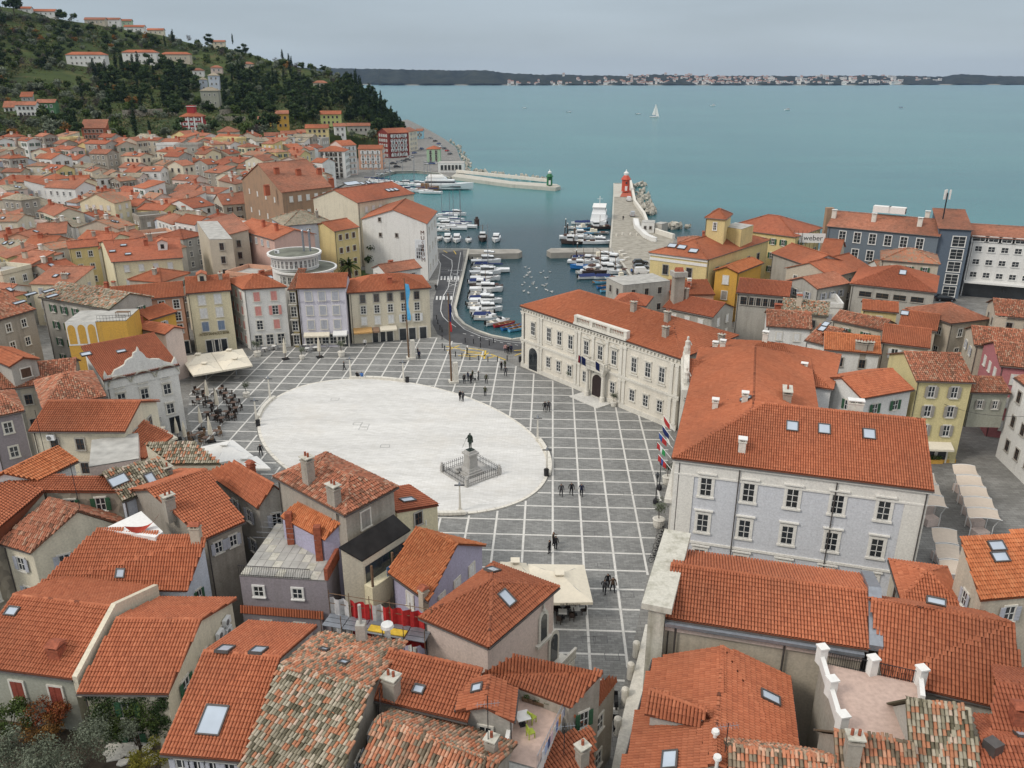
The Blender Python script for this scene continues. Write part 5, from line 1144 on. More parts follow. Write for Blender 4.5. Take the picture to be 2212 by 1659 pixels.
for da,c in ((-1.9,[FW,FB,FR]),(-1.2,[FN,FN]),(1.9,[FN,FN])): small_flag(h.root,f.pt(mid + da,6.3,1.3),(f.n * .8 + Vector((0,0,.6))).normalized(),c,1.3)
# --- court house: blocks, pilaster, frieze, cornice
h = H['court']; f = Fac(h,'AB'); M_CT = WALLS['courttrim']
mb = MB(); f.box(mb,0,f.L,10.75,12.1,0,.06,M_CT); f.box(mb,0,f.L,10.6,10.78,0,.14,M_CT); mb.build('frieze',h.root)
mb = MB(); f.box(mb,-.25,f.L + .25,12.02,12.24,.0,.28,M_CT); mb.build('cornice',h.root)
for a0,a1 in ((0,2.0),(f.L - 1.9,f.L)): mb = MB(); f.box(mb,a0,a1,0,10.6,0,.1,M_CT); mb.build('corner_pilaster',h.root)
mb = MB(); f.box(mb,2.0,f.L - 1.9,2.95,3.2,0,.15,M_CT); mb.build('belt_course',h.root)
bw,bh = 1.55,.82; r_ = 0; z = 3.2
while z + bh < 10.65:
 x = 2.02 - (bw / 2 if r_ % 2 else 0)
 while x < f.L - 1.92:
  x0,x1 = max(2.02,x + .012),min(f.L - 1.92,x + bw - .012)
  if x1 - x0 > .2: mb = MB(); f.box(mb,x0,x1,z + .012,z + bh - .012,.0,.014,WALLS['court']); mb.build('wall_block',h.root)
  x += bw
 z += bh; r_ += 1
for fr_ in (.27,.655,.99):
 mb = MB(); q = f.L * fr_; mb.tube(f.pt(q,12.0,.2),f.pt(q,.2,.2),.06,M_GUT,6); mb.build('downpipe',h.root)
f2 = Fac(H['courtwing'],'DA')
for a in np.arange(2.0,f2.L - 1,3.4):
 for z0 in (1.0,5.0,8.6): WINQ.append((H['courtwing'],f2.p + f2.e * a,z0 + 1.2,f2.n,'court',1.0,1.7,False))
 mb = MB(); f2.box(mb,a + 1.5,a + 1.9,0,11.6,0,.25,M_STONE); mb.build('pilaster',H['courtwing'].root)
mb = MB(); f2.box(mb,0,f2.L,6.9,7.3,0,.8,M_STONE); mb.build('belt_course',H['courtwing'].root)
# flags leaning out from the court house wing
for i,(px,py,ex,ey,cols) in enumerate([(1452,1016,1405,961,[FR,FB,FR]),(1450,990,1411,944,[FG,FW,FR]),(1453,968,1417,926,[FR,FB]),(1456,952,1423,908,[FN,FN]),(1457,932,1431,893,[FR,FR])]):
 p = P(px,py,9.0); q = P(ex,ey,10.3) ; q = p + (q - p).normalized() * 3.0; root = thing('flag',['flag of red and blue stripes leaning out lowest from the court house','green, white and red flag leaning from the court house','red and blue flag leaning from the court house behind the green one','dark navy flag leaning from the court house','small red flag farthest along the court house wall'][i],'flag',p,group='flags on the court house')
 small_flag(root,Vector((0,0,0)),(q - p).normalized(),cols,.75,2.6)
# --- palace front with statues next to the town hall
h = H['chapelfront']; f = Fac(h,'DA'); pa = MB(); f.box(pa,-.2,f.L + .4,10.0,11.3,-.2,.7,M_STONE); pa.build('parapet',h.root)
mb = MB(); f.prism(mb,[(f.L * .15,11.3),(f.L * .85,11.3),(f.L * .5,14.0)],-.2,.5,M_STONE); mb.build('gable_pediment',h.root)
for s_,z in ((.5,13.8),(.12,11.3),(.88,11.3)):
 mb = MB(); q = f.pt(f.L * s_,z,.15); mb.box(q + Vector((0,0,.2)),(.7,.7,.4),M_STONE); mb.lathe([(.38,.4),(.42,.9),(.3,1.3),(.34,1.7),(.12,1.95),(.17,2.1),(.16,2.3),(.04,2.42)],M_STONE,q,8); mb.tube(q + Vector((.25,0,1.7)),q + Vector((.5,-.1,1.2)),.1,M_STONE,5); mb.build('statue',h.root)
for a in (.8,f.L * .33,f.L * .66,f.L - .8): mb = MB(); f.box(mb,a - .4,a + .4,0,10,0,.35,M_STONE); mb.build('pilaster',h.root)
# --- white baroque house
h = H['baroque']; f = Fac(h,'AB')
prof = [(880,1625),(905,1550),(930,1592),(965,1585),(990,1540),(1050,1508),(1075,1492),(1085,1462),(1110,1442),(1145,1425),(1150,1392),(1178,1375),(1187,1338),(1205,1375),(1225,1385),(1245,1405),(1262,1432),(1300,1444),(1330,1440),(1380,1442),(1430,1468),(1485,1480),(1510,1425),(1545,1490)]
pts = [f.hit(x / 4,414.75 + y / 4) for x,y in prof]; pts = [(max(-.2,min(f.L + .2,a)),z) for a,z in pts]; base_ = [(f.L + .2,8.6),(-.2,8.6)]
mb = MB()
tri = tessellate_polygon([[Vector((a,z,0)) for a,z in pts + base_]]); al = pts + base_
for o in (-.35,.12):
 for t3 in tri: mb.face([f.pt(al[i][0],al[i][1],o) for i in t3],WALLS['white'])
for i in range(len(al)):
 a,b = al[i],al[(i + 1) % len(al)]; mb.face([f.pt(*a,-.35),f.pt(*b,-.35),f.pt(*b,.12),f.pt(*a,.12)],M_LICHEN)
mb.build('curved_gable',h.root)
for x0,x1,ytop in ((930,1120,1585),(1130,1330,1545),(1340,1540,1500)):
 a0,z0 = f.hit(x0 / 4,414.75 + (ytop + 55) / 4); a1,_ = f.hit(x1 / 4,414.75 + (ytop + 10) / 4); mb = MB(); c = (a0 + a1) / 2; r = (a1 - a0) / 2; prev = None
 for i in range(13):
  t_ = math.pi * i / 12; q = f.pt(c - r * math.cos(t_),9.0 + r * .8 * math.sin(t_),.2)
  if prev: mb.tube(prev,q,.13,M_LICHEN,6)
  prev = q
 mb.build('arched_moulding',h.root)
for px in ((255.5,826),(306,815),(355,805),(263,861),(312.5,850),(361,840),(272,904.5),(368,882)): f.win(*px,'hood',1.0,1.5)
a,z = f.hit(321,893); mb = MB(); f.prism(mb,arch_pts(a,z - 1.4,1.7,2.9),0,.12,M_STONE); s_ = mb.build('balcony_door_frame',h.root); mb = MB(); f.prism(mb,arch_pts(a,z - 1.35,1.3,2.6),.12,.15,plain('blue_paint',(.10,.28,.48),.5)); mb.build('balcony_door',s_)
mb = MB(); f.box(mb,a - 1.3,a + 1.3,z - 1.6,z - 1.45,0,.9,M_STONE)
for i in range(17): mb.tube(f.pt(a - 1.25 + i * .156,z - 1.45,.85 + .1 * math.sin(i * math.pi / 16)),f.pt(a - 1.25 + i * .156,z - .65,.95 + .1 * math.sin(i * math.pi / 16)),.022,M_IRON,4)
mb.tube(f.pt(a - 1.28,z - .65,.95),f.pt(a + 1.28,z - .65,.95),.03,M_IRON,4); mb.build('balcony',h.root)
for px in ((380,925),): a,z = f.hit(*px); mb = MB(); f.box(mb,a - .7,a + .7,0,2.4,0,.05,M_GLASS); mb.build('door',h.root)
# --- arches on the ochre house
h = H['arches']; f = Fac(h,'AB'); mb = MB()
a0,zt = f.hit(140,697); a1,zb_ = f.hit(213,732); zb_ = zt - 3.6; f.box(mb,a0,a1,zb_ - .2,zt - .0,0,.05,M_TRIM)
fr = mb.build('arch_panel',h.root)
for i in range(3):
 c = a0 + (a1 - a0) * (i + .5) / 3; mb = MB(); f.prism(mb,arch_pts(c,zb_ + .05,(a1 - a0) / 3 - .35,3.0,pointed=True),.05,.07,WALLS['ochre']); mb.build('arch_field',fr)
for z in (zt + .5,zt + .9):
 mb = MB(); mb.tube(f.pt(a1 + .3,z,0),f.pt(f.L,z,0),.03,M_IRON,5); mb.build('terrace_rail',h.root)
for i in range(10): mb = MB(); q = a1 + .3 + (f.L - a1 - .3) * i / 9; mb.tube(f.pt(q,zt - .1,0),f.pt(q,zt + .9,0),.02,M_IRON,4); mb.build('rail_post',h.root)
mb = MB(); c = f.pt(a1 + 3.5,zt,-2.5); mb.box(c + Vector((0,0,.75)),(2.2,.9,.06),M_WOOD)
for sx in (-1,1):
 for sy in (-.35,.35): mb.box(c + Vector((sx,sy,.37)),(.06,.06,.74),M_WOOD)
o = mb.build('table'); o.location = h.base; tag(o,'brown wooden table on the roof terrace of the ochre arch house','table')
# --- museum lettering, banner
h = H['museum']; f = Fac(h,'BC'); f3 = Fac(h,'AB'); M_LET = plain('museum_letter',(.16,.10,.08),.6)
for i,ch in enumerate('MUSEUM'):
 me = text_mesh(ch,1.5,M_LET,'lettering',.03); x = Vector((-f3.n.y,f3.n.x,0)); link('lettering',me,h.root,Matrix.Translation(f3.pt(f3.L - 1.2,12.0 - i * 1.35,.06)) @ Matrix((x,Vector((0,0,1)),f3.n)).transposed().to_4x4())
a0,z1 = f3.hit(896,517); a1,z0 = f3.hit(920,562); mb = MB(); f3.box(mb,a0,a1,z0,z1,0,.06,plain('banner',(.62,.64,.66),.8)); ban = mb.build('banner',h.root)
for i in range(4):
 for j in range(4):
  if (i,j) in ((0,3),(3,0)): continue
  w_ = (a1 - a0 - .6) / 4; hh = (z1 - z0) * .72 / 4; mb = MB(); x = a0 + .3 + i * w_; y = z0 + .25 + j * hh; f3.box(mb,x + .06,x + w_ - .06,y + .06,y + hh - .06,.06,.075,plain('print_%d' % ((i * 3 + j * 5) % 4),[(.05,.05,.055),(.16,.16,.17),(.3,.3,.3),(.09,.085,.08)][(i * 3 + j * 5) % 4],.8)); mb.build('banner_picture',ban)
for px in ((820,474),(822,507),(857,508)): f3.win(*px,'dark',.7,.9)
# --- round modernist building
def round_tier(root,c,r,z0,z1,wall_mat,nwin=20):
 mb = MB(); mb.lathe([(r,z0),(r,z1)],wall_mat,(c.x,c.y,0),40); mb.v = [tuple(Vector(v) - root.location) for v in mb.v]; mb.build('wall',root)
 mb = MB(); mb.lathe([(r + .1,z1),(r + .75,z1 + .02),(r + .75,z1 + .38),(r + .35,z1 + .38),(r + .35,z1 + .25)],M_TRIM,(c.x,c.y,0),48); mb.v = [tuple(Vector(v) - root.location) for v in mb.v]; rf = mb.build('roof_rim',root,smooth=False)
 mb = MB(); mb.lathe([(r + .34,z1 + .26),(r + .33,z1 + .3)],plain('mossy_roof',(.15,.155,.125),.95,var=.35,scale=.5),(c.x,c.y,0),40); mb.v = [tuple(Vector(v) - root.location) for v in mb.v]; mb.build('roof',root)
 for i in range(nwin):
  th = math.pi + math.pi * (i + .5) / nwin; n = Vector((math.cos(th),math.sin(th),0)); p = Vector((c.x,c.y,0)) + n * r; WINQ.append((rh_,p,z1 - 1.35,n,'white',r * math.pi / nwin * .62,1.5,True))
rh_ = House(); cc = P(660,600,12.0); c2 = P(637,578,15.0); root = thing('round_building','white rounded two tier building with curved window bands and mossy flat roofs','building',(cc.x,cc.y,0)); rh_.root = root; rh_.base = root.location.copy()
cl = P(659,580,12.0); round_tier(root,cl,5.6,0,12.0,WALLS['white'],14); cu = P(636,548,15.0); round_tier(root,cu,4.6,9,15.0,WALLS['white'],16)
for dx in (-.5,.8): mb = MB(); q = Vector((cu.x + 2.2 + dx,cu.y + 1,15.2)) - root.location; mb.tube(q,q + Vector((0,0,4.2)),.22,M_ZINC,8); mb.tube(q + Vector((0,0,4.2)),q + Vector((0,0,4.5)),.3,M_ZINC,8,.1); mb.build('flue',root)
for p in (Vector((cu.x - 3,cu.y - 1.6,15.7)),Vector((cl.x + .5,cl.y - 3.5,12.6))): link('air_conditioner',AC_ME,root,Matrix.Translation(p - root.location))
occ([cl + Vector((x,y,0)) for x,y in ((-5,-5),(5,-5),(5,5),(-5,5))])
# --- church: facade edge, cornice, zinc gutter
h = H['church']; f = Fac(h,'DA'); mb = MB(); f.box(mb,-.6,f.L + .8,0,11.6,.0,1.2,M_LICHEN); mb.build('facade',h.root); mb = MB(); f.box(mb,-.8,f.L + 1.1,11.6,12.1,-.5,1.7,M_LICHEN); mb.build('facade_coping',h.root)
f = Fac(h,'AB'); mb = MB(); f.box(mb,0,f.L,10.2,10.45,0,.75,M_ZINC); mb.build('box_gutter',h.root); mb = MB(); f.box(mb,0,f.L,9.5,9.8,0,.25,WALLS['pinkpale']); mb.build('cornice',h.root)
for a in (.8,f.L * .62): mb = MB(); mb.tube(f.pt(a,10,.25),f.pt(a,0,.25),.08,M_GUT,6); mb.build('downpipe',h.root)
a,b = h.abcd[1],h.abcd[2]; mb = MB(); m_ = (a + b) / 2 + h.up
for p,q in ((a,m_),(m_,b)): mb.hexa([p - h.base,q - h.base,q - h.base + h.e1 * .9,p - h.base + h.e1 * .9],[p - h.base + Vector((0,0,.45)),q - h.base + Vector((0,0,.45)),q - h.base + h.e1 * .9 + Vector((0,0,.45)),p - h.base + h.e1 * .9 + Vector((0,0,.45))],M_ZINC)
mb.build('verge_flashing',h.root)
# --- pink terrace parapets
h = H['terrace']; a,b,c,d = h.abcd; mb = MB(); zf = Vector((0,0,.02)); M_PT = plain('pink_tiles',(.50,.37,.31),.6,var=.12,scale=3)
mb.hexa([p - h.base for p in (a,b,c,d)],[p - h.base + zf for p in (a,b,c,d)],M_PT); mb.build('tile_floor',h.root)
def parapet(h,p,q,hh,th,mat,name='parapet',z=None):
 e = (q - p).normalized(); n = Vector((-e.y,e.x,0)) * th / 2; z = Vector((0,0,hh)); mb = MB(); mb.hexa([p - n - h.base,q - n - h.base,q + n - h.base,p + n - h.base],[p - n - h.base + z,q - n - h.base + z,q + n - h.base + z,p + n - h.base + z],mat); return mb.build(name,h.root)
parapet(h,d,a,.75,.3,M_TRIM); parapet(h,c,c + (b - c) * .35,.75,.3,M_TRIM)
for p in (d,d + (a - d) * .5,a,d + (c - d) * .52,c): mb = MB(); mb.box(p - h.base + Vector((0,0,.65)),(.55,.55,1.3),M_TRIM,.2); mb.box(p - h.base + Vector((0,0,1.35)),(.68,.68,.12),M_TRIM,.2); mb.build('post',h.root)
def railing(h,p,q,hh=1.0,n=18,mat=M_IRON):
 mb = MB(); z = Vector((0,0,hh))
 for i in range(n + 1): s_ = p + (q - p) * i / n - h.base; mb.tube(s_,s_ + z,.018,mat,4)
 mb.tube(p - h.base + z,q - h.base + z,.028,mat,4); mb.tube(p - h.base + Vector((0,0,.1)),q - h.base + Vector((0,0,.1)),.02,mat,4); return mb.build('railing',h.root)
railing(h,d + (c - d) * .06,d + (c - d) * .48); railing(h,d + (c - d) * .56,d + (c - d) * .95)
# --- lilac house terrace: slabs, railing, brick piers, washing lines
h = H['m2b']; a,b,c,d = h.abcd
railing(h,a,a + (b - a) * .82,1.0,40); parapet(h,b,b + (c - b) * .6,1.1,.3,M_BRICK,'brick_parapet')
i_ = 0
for i in range(10):
 for j in range(7):
  u0,u1,v0,v1 = (i + .04) / 10,(i + .96) / 10,(j + .04) / 7,(j + .96) / 7; q = [a + (b - a) * u + (d - a) * v - h.base + Vector((0,0,.0)) for u,v in ((u0,v0),(u1,v0),(u1,v1),(u0,v1))]; mb = MB(); mb.hexa(q,[p + Vector((0,0,.03)) for p in q],M_CONC if (i * 7 + j * 3) % 4 else M_LICHEN); mb.build('floor_slab',h.root)
for u,v,hh in ((.35,.62,3.2),(.8,.35,3.4),(.98,.9,4.0)): mb = MB(); q = a + (b - a) * u + (d - a) * v - h.base; mb.box(q + Vector((0,0,hh / 2)),(.6,.6,hh),M_BRICK,.1); mb.build('brick_pier',h.root)
for i in range(6): mb = MB(); p = a + (b - a) * .05 + (d - a) * (.3 + i * .1) - h.base + Vector((0,0,2.2)); q = a + (b - a) * .8 + (d - a) * (.3 + i * .1) - h.base + Vector((0,0,2.2)); mb.tube(p,q,.012,M_ZINC,3); mb.build('washing_line',h.root)
# --- balcony house with the tarred roof
h = H['m3']; A_,B_,C_,D_ = h.abcd
f = Fac(h,(h.walls[0])); mb = MB(); f.box(mb,.2,f.L - .3,6.5,9.2,0,.04,M_GLASS); mb.build('loggia_opening',h.root); mb = MB(); f.box(mb,-.1,f.L + .1,5.4,7.6,.05,1.0,WALLS['bank']); mb.build('balcony',h.root)
for a in (.1,f.L * .45,f.L - .1): mb = MB(); f.box(mb,a - .08,a + .08,7.6,9.7,.8,.96,M_WOOD); mb.build('post',h.root)
for i,c in enumerate([(.2,.35,.55),(.6,.6,.62),(.12,.2,.35),(.1,.4,.3),(.65,.62,.58)]): mb = MB(); a = f.L * (.3 + .13 * i); f.box(mb,a,a + .55,7.75,8.65 - .1 * (i % 2),.98,1.01,plain('laundry_%d' % i,c,.9)); o = mb.build('laundry'); o.location = h.base; tag(o,['light blue','white','navy blue','teal','cream'][i] + ' laundry hanging on the balcony under the black tarred roof','laundry','laundry on the balcony')
# --- gothic palace windows and stair
h = H['m6']; f = Fac(h,'BC')
for px in ((1172,1352),):
 a,z = f.hit(*px); mb = MB(); f.prism(mb,arch_pts(a,z - 1.3,1.3,2.7,pointed=True),0,.14,M_STONE); f.box(mb,a - 1.0,a + 1.0,z - 1.6,z - 1.35,0,.3,M_STONE); s_ = mb.build('gothic_window',h.root); mb = MB(); f.prism(mb,arch_pts(a,z - 1.2,.8,2.3,pointed=True),.14,.17,M_GLASS); mb.build('pane',s_); mb = MB(); mb.lathe([(.12,0),(.2,.15),(.05,.4),(.1,.5),(.02,.75)],M_STONE,f.pt(a,z + 1.45,.1),6); mb.build('finial',s_)
a,z = f.hit(1194,1395); mb = MB(); f.prism(mb,arch_pts(a,z - 1.6,1.5,3.0,pointed=True),0,.14,M_STONE); s_ = mb.build('gothic_door',h.root); mb = MB(); f.prism(mb,arch_pts(a,z - 1.5,1.0,2.6,pointed=True),.14,.17,M_GLASS); mb.build('door',s_)
mb = MB(); zf = z - 1.6; f.box(mb,a - .9,a + 1.3,0,zf,0,1.4,M_STONE); st_ = mb.build('stair_landing',h.root)
for i in range(9): mb = MB(); q = f.pt(a - .6 + i * .26,zf,1.3); mb.lathe([(.07,0),(.11,.25),(.05,.55),(.08,.9)],M_STONE,q,6); mb.build('baluster',st_)
mb = MB(); f.box(mb,a - .8,a + 1.6,zf + .9,zf + 1.05,1.2,1.4,M_STONE); mb.build('handrail',st_)
# --- white parapet and gables of the left foreground houses
h = H['f1']; b,c = h.abcd[1],h.abcd[2]; m_ = (b + c) / 2 + h.up; mb = MB(); e = h.e1 * .38
for p,q in ((b,m_),(m_,c)): mb.hexa([p - h.base - Vector((0,0,1.5)),q - h.base - Vector((0,0,1.5)),q - h.base - Vector((0,0,1.5)) + e,p - h.base - Vector((0,0,1.5)) + e],[p - h.base + Vector((0,0,.28)),q - h.base + Vector((0,0,.28)),q - h.base + e + Vector((0,0,.28)),p - h.base + e + Vector((0,0,.28))],WALLS['cream'])
mb.build('parapet',h.root)
h = H['f2']; f = Fac(h,'BC')
for s_,z in ((.72,7.6),(.84,7.9),(.84,7.0)): ac_unit(h,f.pt(f.L * s_,z,.25) + h.base,math.atan2(f.n.y,f.n.x) + math.pi / 2)
# --- hotel on the right: entrance, yellow building cornice
h = H['yellowbig']; f = Fac(h,'AB'); mb = MB(); f.box(mb,-.1,f.L + .1,11.4,12.0,0,.12,M_TRIM); f.box(mb,-.15,f.L + .15,12.4,12.85,0,.22,M_TRIM); mb.build('cornice',h.root)
h = H['hotelwhite']; f = Fac(h,'AB'); mb = MB(); f.box(mb,.2,16,0.0,3.4,.0,.05,M_GLASS); mb.build('entrance',h.root); mb = MB(); f.box(mb,0,17,3.4,3.8,0,1.5,M_TRIM); mb.build('canopy',h.root)
h = H['hotelblue']; f = Fac(h,'AB')
for s_ in (.42,.56): mb = MB(); c = f.pt(f.L * s_,h.ze + 4.6,-8); mb.box(c - Vector((0,0,.7)),(3.8,2.0,1.5),M_TRIM,math.atan2(f.e.y,f.e.x)); o = mb.build('cooling_unit',h.root); mb = MB(); mb.box(c - Vector((.12,1.05,.7)),(3.3,.1,1.15),M_TYRE,math.atan2(f.e.y,f.e.x)); mb.build('grille',o)
c = f.pt(f.L * .98,h.ze + 3.0,-6); mb = MB(); mb.tube(c,c + Vector((0,0,6)),.15,M_IRON,6)
for dx,dy in ((-.6,0),(.6,0),(0,.6)): mb.box(c + Vector((dx,dy,5.6)),(.35,.2,2.2),M_TRIM)
mb.build('antenna_mast',h.root)
# --- rooftop lettering board, chimneys that stand alone
p = P(1745,512,14); mb = MB()
root = thing('roof_sign','white rooftop advertising board with dark lettering behind the grey house','sign',P(1745,527,11.5)); mb.box((0,0,1.4),(7.5,.1,2.2),M_TRIM,-.12); mb.build('board',root)
o = link('lettering',text_mesh('weber',1.7,M_IRON,'lettering'),root); o.location = (1.0,-.2,1.4); o.rotation_euler = (R(90),0,-.12)
for i in range(8): mb = MB(); mb.tube((-3.5 + i,.0,-1.5),(-3.5 + i,.1,3.2),.05,M_WOOD,4); mb.build('strut',root)
root = thing('chimney_stack','tall square concrete chimney stack with ladder behind the town hall','chimney',P(1459,688,6.0) - Vector((0,0,6)))
zt = zb(596,688,6.0); mb = MB(); mb.box((0,0,zt / 2),(1.9,1.6,zt),WALLS['greyold'],.2); mb.build('shaft',root); mb = MB(); mb.box((0,0,zt + .45),(2.6,2.3,.9),WALLS['grey'],.2); mb.build('crown',root); mb = MB(); mb.hexa([(-.8,-.6,zt + .9),(.8,-.6,zt + .9),(.8,.6,zt + .9),(-.8,.6,zt + .9)],[(-.7,0,zt + 1.6),(.7,0,zt + 1.6),(.7,.05,zt + 1.6),(-.7,.05,zt + 1.6)],M_BRICK); mb.build('cap',root)
for i in range(14): mb = MB(); mb.tube((1.1,-.5,5 + i * .45),(1.1,.1,5 + i * .45),.03,M_BRICK,4); mb.build('rung',root)
root = thing('chimney_stack','tall dark brick chimney at the left end of the blue hotel','chimney',P(1783,520,8) - Vector((0,0,8))); mb = MB(); mb.box((0,0,8.3),(1.8,1.6,16.6),WALLS['brown'],0); mb.build('shaft',root)
# --- garden behind the cream house
sheet('lawn',[(772,606),(832,604),(828,582),(776,584)],.3,plain('lawn_grass',(.06,.10,.025),.95,var=.3,scale=1)); kind(bpy.data.objects['lawn'],'structure')
# ================================================================== the rest of the old town
def in_foot(p,g=.0):
 for q in FOOT:
  c = sum(q,Vector()) / len(q)
  if abs(p.x - c.x) > 40 or abs(p.y - c.y) > 40: continue
  qq = [c + (v - c) * (1 + g / max(1e-3,(v - c).length)) for v in q]
  if inpoly(p,qq): return True
 return False
def proj(p):
 d = p.y * CP + (CH - p.z) * SP; return 1106 + FPX * p.x / d,829.5 + FPX * ((CH - p.z) * CP - p.y * SP) / d
ORD = 'first second third fourth fifth sixth seventh eighth ninth tenth eleventh twelfth thirteenth fourteenth fifteenth sixteenth seventeenth eighteenth nineteenth twentieth'.split()
def ordn(i): return ORD[i] if i < 20 else ORD[i % 10] + ' again' if i < 0 else ('twenty-' + ORD[i - 20] if i < 29 else 'thirty-' + ORD[i - 30])
LANDRING = [P(x,y,0) for x,y in coast] + [Vector((260,120,0)),Vector((200,-80,0)),Vector((-200,-80,0)),Vector((-420,420,0)),Vector((-420,900,0)),Vector((-150,900,0))]
ROADRING = [P(x,y) for x,y in [(930,535),(1005,535),(985,680),(1130,735),(1130,770),(925,740)]]
FWALL = ['white'] * 5 + ['cream'] * 3 + ['beige'] * 3 + ['grey'] * 2 + ['greyold'] * 2 + ['bank','pinkpale','salmon','yellow','bluewhite']
FW_WORD = {'white': 'white','cream': 'cream','beige': 'beige','grey': 'grey','greyold': 'weathered grey','yellow': 'yellow','bank': 'pale yellow','pinkpale': 'pale pink','salmon': 'salmon','ochre': 'ochre','bluewhite': 'bluish white','mint': 'mint green'}
ST_WORD = {'n': 'orange','r': 'dark red','m': 'patchy orange','p': 'faded pinkish','x': 'mottled','o': 'old grey'}
rr = random.Random(21); fill = []
ang = R(-24); ux,uy = Vector((math.cos(ang),math.sin(ang),0)),Vector((-math.sin(ang),math.cos(ang),0))
STREET = []
for j in range(-6,72):
 for i in range(-54,40):
  c = Vector((-95,190,0)) + ux * (i * 8.5 + (j % 2) * 3.2) + uy * (j * 8.1) + Vector((rr.uniform(-1.7,1.7),rr.uniform(-1.7,1.7),0))
  g = gz(c.x,c.y); ze = g + rr.choice((rr.uniform(6.8,8.5),rr.uniform(7.5,9.5),rr.uniform(8,11.5))); px,py = proj(Vector((c.x,c.y,ze)))
  w_,dp = rr.choice((rr.uniform(6.2,8.2),rr.uniform(7.5,9.5),rr.uniform(7,10),rr.uniform(11,15) if px < 900 else 9)),rr.uniform(6.6,9.2); a_ = ang + rr.gauss(0,.26) + (rr.choice((0,0,.35)) if px > 1200 else 0)
  if c.y < 135 or not (-90 < px < 2290): continue
  left = px < 900 and 292 < py < 640; right = px > 1425 and 500 < py < 900
  if not (left or right): continue
  if 590 < px < 940 and py > 430: continue
  if left and c.y > np.interp(px,XS,D0) + 25: continue
  if left and (c.y > 300 and px > 700 or px > 740 and c.y > 215): continue
  if not inpoly(c,LANDRING) or inpoly(c,sqw) or inpoly(c,ROADRING): continue
  e1,e2 = Vector((math.cos(a_),math.sin(a_),0)),Vector((-math.sin(a_),math.cos(a_),0)); k = [c - e1 * w_ / 2 - e2 * dp / 2,c + e1 * w_ / 2 - e2 * dp / 2,c + e1 * w_ / 2 + e2 * dp / 2,c - e1 * w_ / 2 + e2 * dp / 2]
  if in_foot(c,.6) or sum(in_foot(c + (q - c) * .75) for q in k) > 0: continue
  if right and any(inpoly(q,[P(x,y) for x,y in [(1300,480),(1460,500),(1440,620),(1380,660),(1300,650)]]) for q in k + [c]): continue
  if right and px > 1980 and py > 600 and c.y < 150: continue
  if right and (c.y > 235 or px > 1985 and py < 690): continue
  if px > 1985 and 560 < py and rr.random() < .55: continue
  fill.append((j,i,c,k,ze,g,px,py,left)); FOOT.append(k)
fill.sort(key=lambda t: (not t[8],-t[2].y))
rows = {}
for t in fill: rows.setdefault((t[8],t[0]),[]).append(t)
rk = sorted(rows,key=lambda k: (not k[0],-k[1])); seen_l = set()
for ri,key in enumerate([k for k in rk if k[0]] + [k for k in rk if not k[0]]):
 left = key[0]; row = sorted(rows[key],key=lambda t: t[6]); rn = ri if left else ri - len([k for k in rk if k[0]])
 for ci,(j,i,c,k,ze,g,px,py,_) in enumerate(row):
  wall = rr.choice(FWALL); st = rr.choice('nnrrmmmpppxxo' if left else 'nnnmmrxb'); st = 'n' if st == 'b' else st; form = rr.choice(('gable','gable','gable','gable','hip','shed','flat' if rr.random() < .5 else 'gable')); rg = rr.choice(('AB','AB','BC'))
  lab = '%s %s house, %s tiles, %s from left, %s row %s' % (FW_WORD[wall],{'gable': 'gabled','hip': 'hipped','shed': 'lean-to','flat': 'flat topped'}[form],ST_WORD[st] if form != 'flat' else 'no',ordn(ci),ordn(rn),'below the hill' if left else 'behind the quay')
  kk = [Vector((q.x,q.y,ze)) for q in k]
  h = Q('town_house',lab,kk[0],kk[1],kk[2],kk[3],ze=ze,roof=form,ridge=rg,pitch=rr.uniform(17,24) if form != 'shed' else 12,wall=wall,st=st,base=g - 1.0,group='roofs of the old town below the hill' if left else 'old town roofs behind the quay',gutter=False,ovh=.25)
  h.z0 = g; auto_windows(h,rr.choice(('plain','plain','dark','shut:white','open:green','open:brown','shut:grey','white')),w_=.9,h_=1.35)
  if form != 'flat':
   for _ in range(rr.choice((0,1,1,2))):
    u,v = rr.uniform(.2,.8),rr.uniform(.25,.75); q = kk[0] + (kk[1] - kk[0]) * u + (kk[3] - kk[0]) * v; chimney(h,q.x,q.y,rr.choice(('redp','redp','grey','beige','white')),rr.choice((.7,1.1)),.6,rr.choice((1.2,1.6)))
   if rr.random() < .28:
    pl = max(h.planes,key=lambda t: (t[0][1] - t[0][0]).cross(t[0][2] - t[0][0]).normalized().dot((CAMP - t[0][0]).normalized()) * (1 if (t[0][1] - t[0][0]).cross(t[0][2] - t[0][0]).z > 0 else -1)); n = (pl[0][1] - pl[0][0]).cross(pl[0][2] - pl[0][0]).normalized(); n = n if n.z > 0 else -n
    for s_ in range(rr.choice((1,2))): skylight_at(h,pl[0][0] + (pl[0][1] - pl[0][0]) * rr.uniform(.25,.75) + (pl[0][-1] - pl[0][0]) * rr.uniform(.3,.6),n,pl[1],w_=.9,l_=1.2)
  else: 
   for a_,b_ in ((0,1),(1,2),(2,3),(3,0)): parapet(h,kk[a_],kk[b_],.9,.25,WALLS[wall])
print('fill',len(fill))
HAVEWIN = {id(q[0]) for q in WINQ}
for i_,(k_,h_) in enumerate(H.items()):            # every other hand-measured house gets its windows too
 if h_ is not None and id(h_) not in HAVEWIN and k_ not in ('church','terrace','arches','m3','m6','museum','f7t','m2','towerbox','bigroof') and h_.ze - h_.z0 > 3: auto_windows(h_,('plain','open:grey','dark','shut:white','plain','open:green')[i_ % 6],w_=.85,h_=1.3)
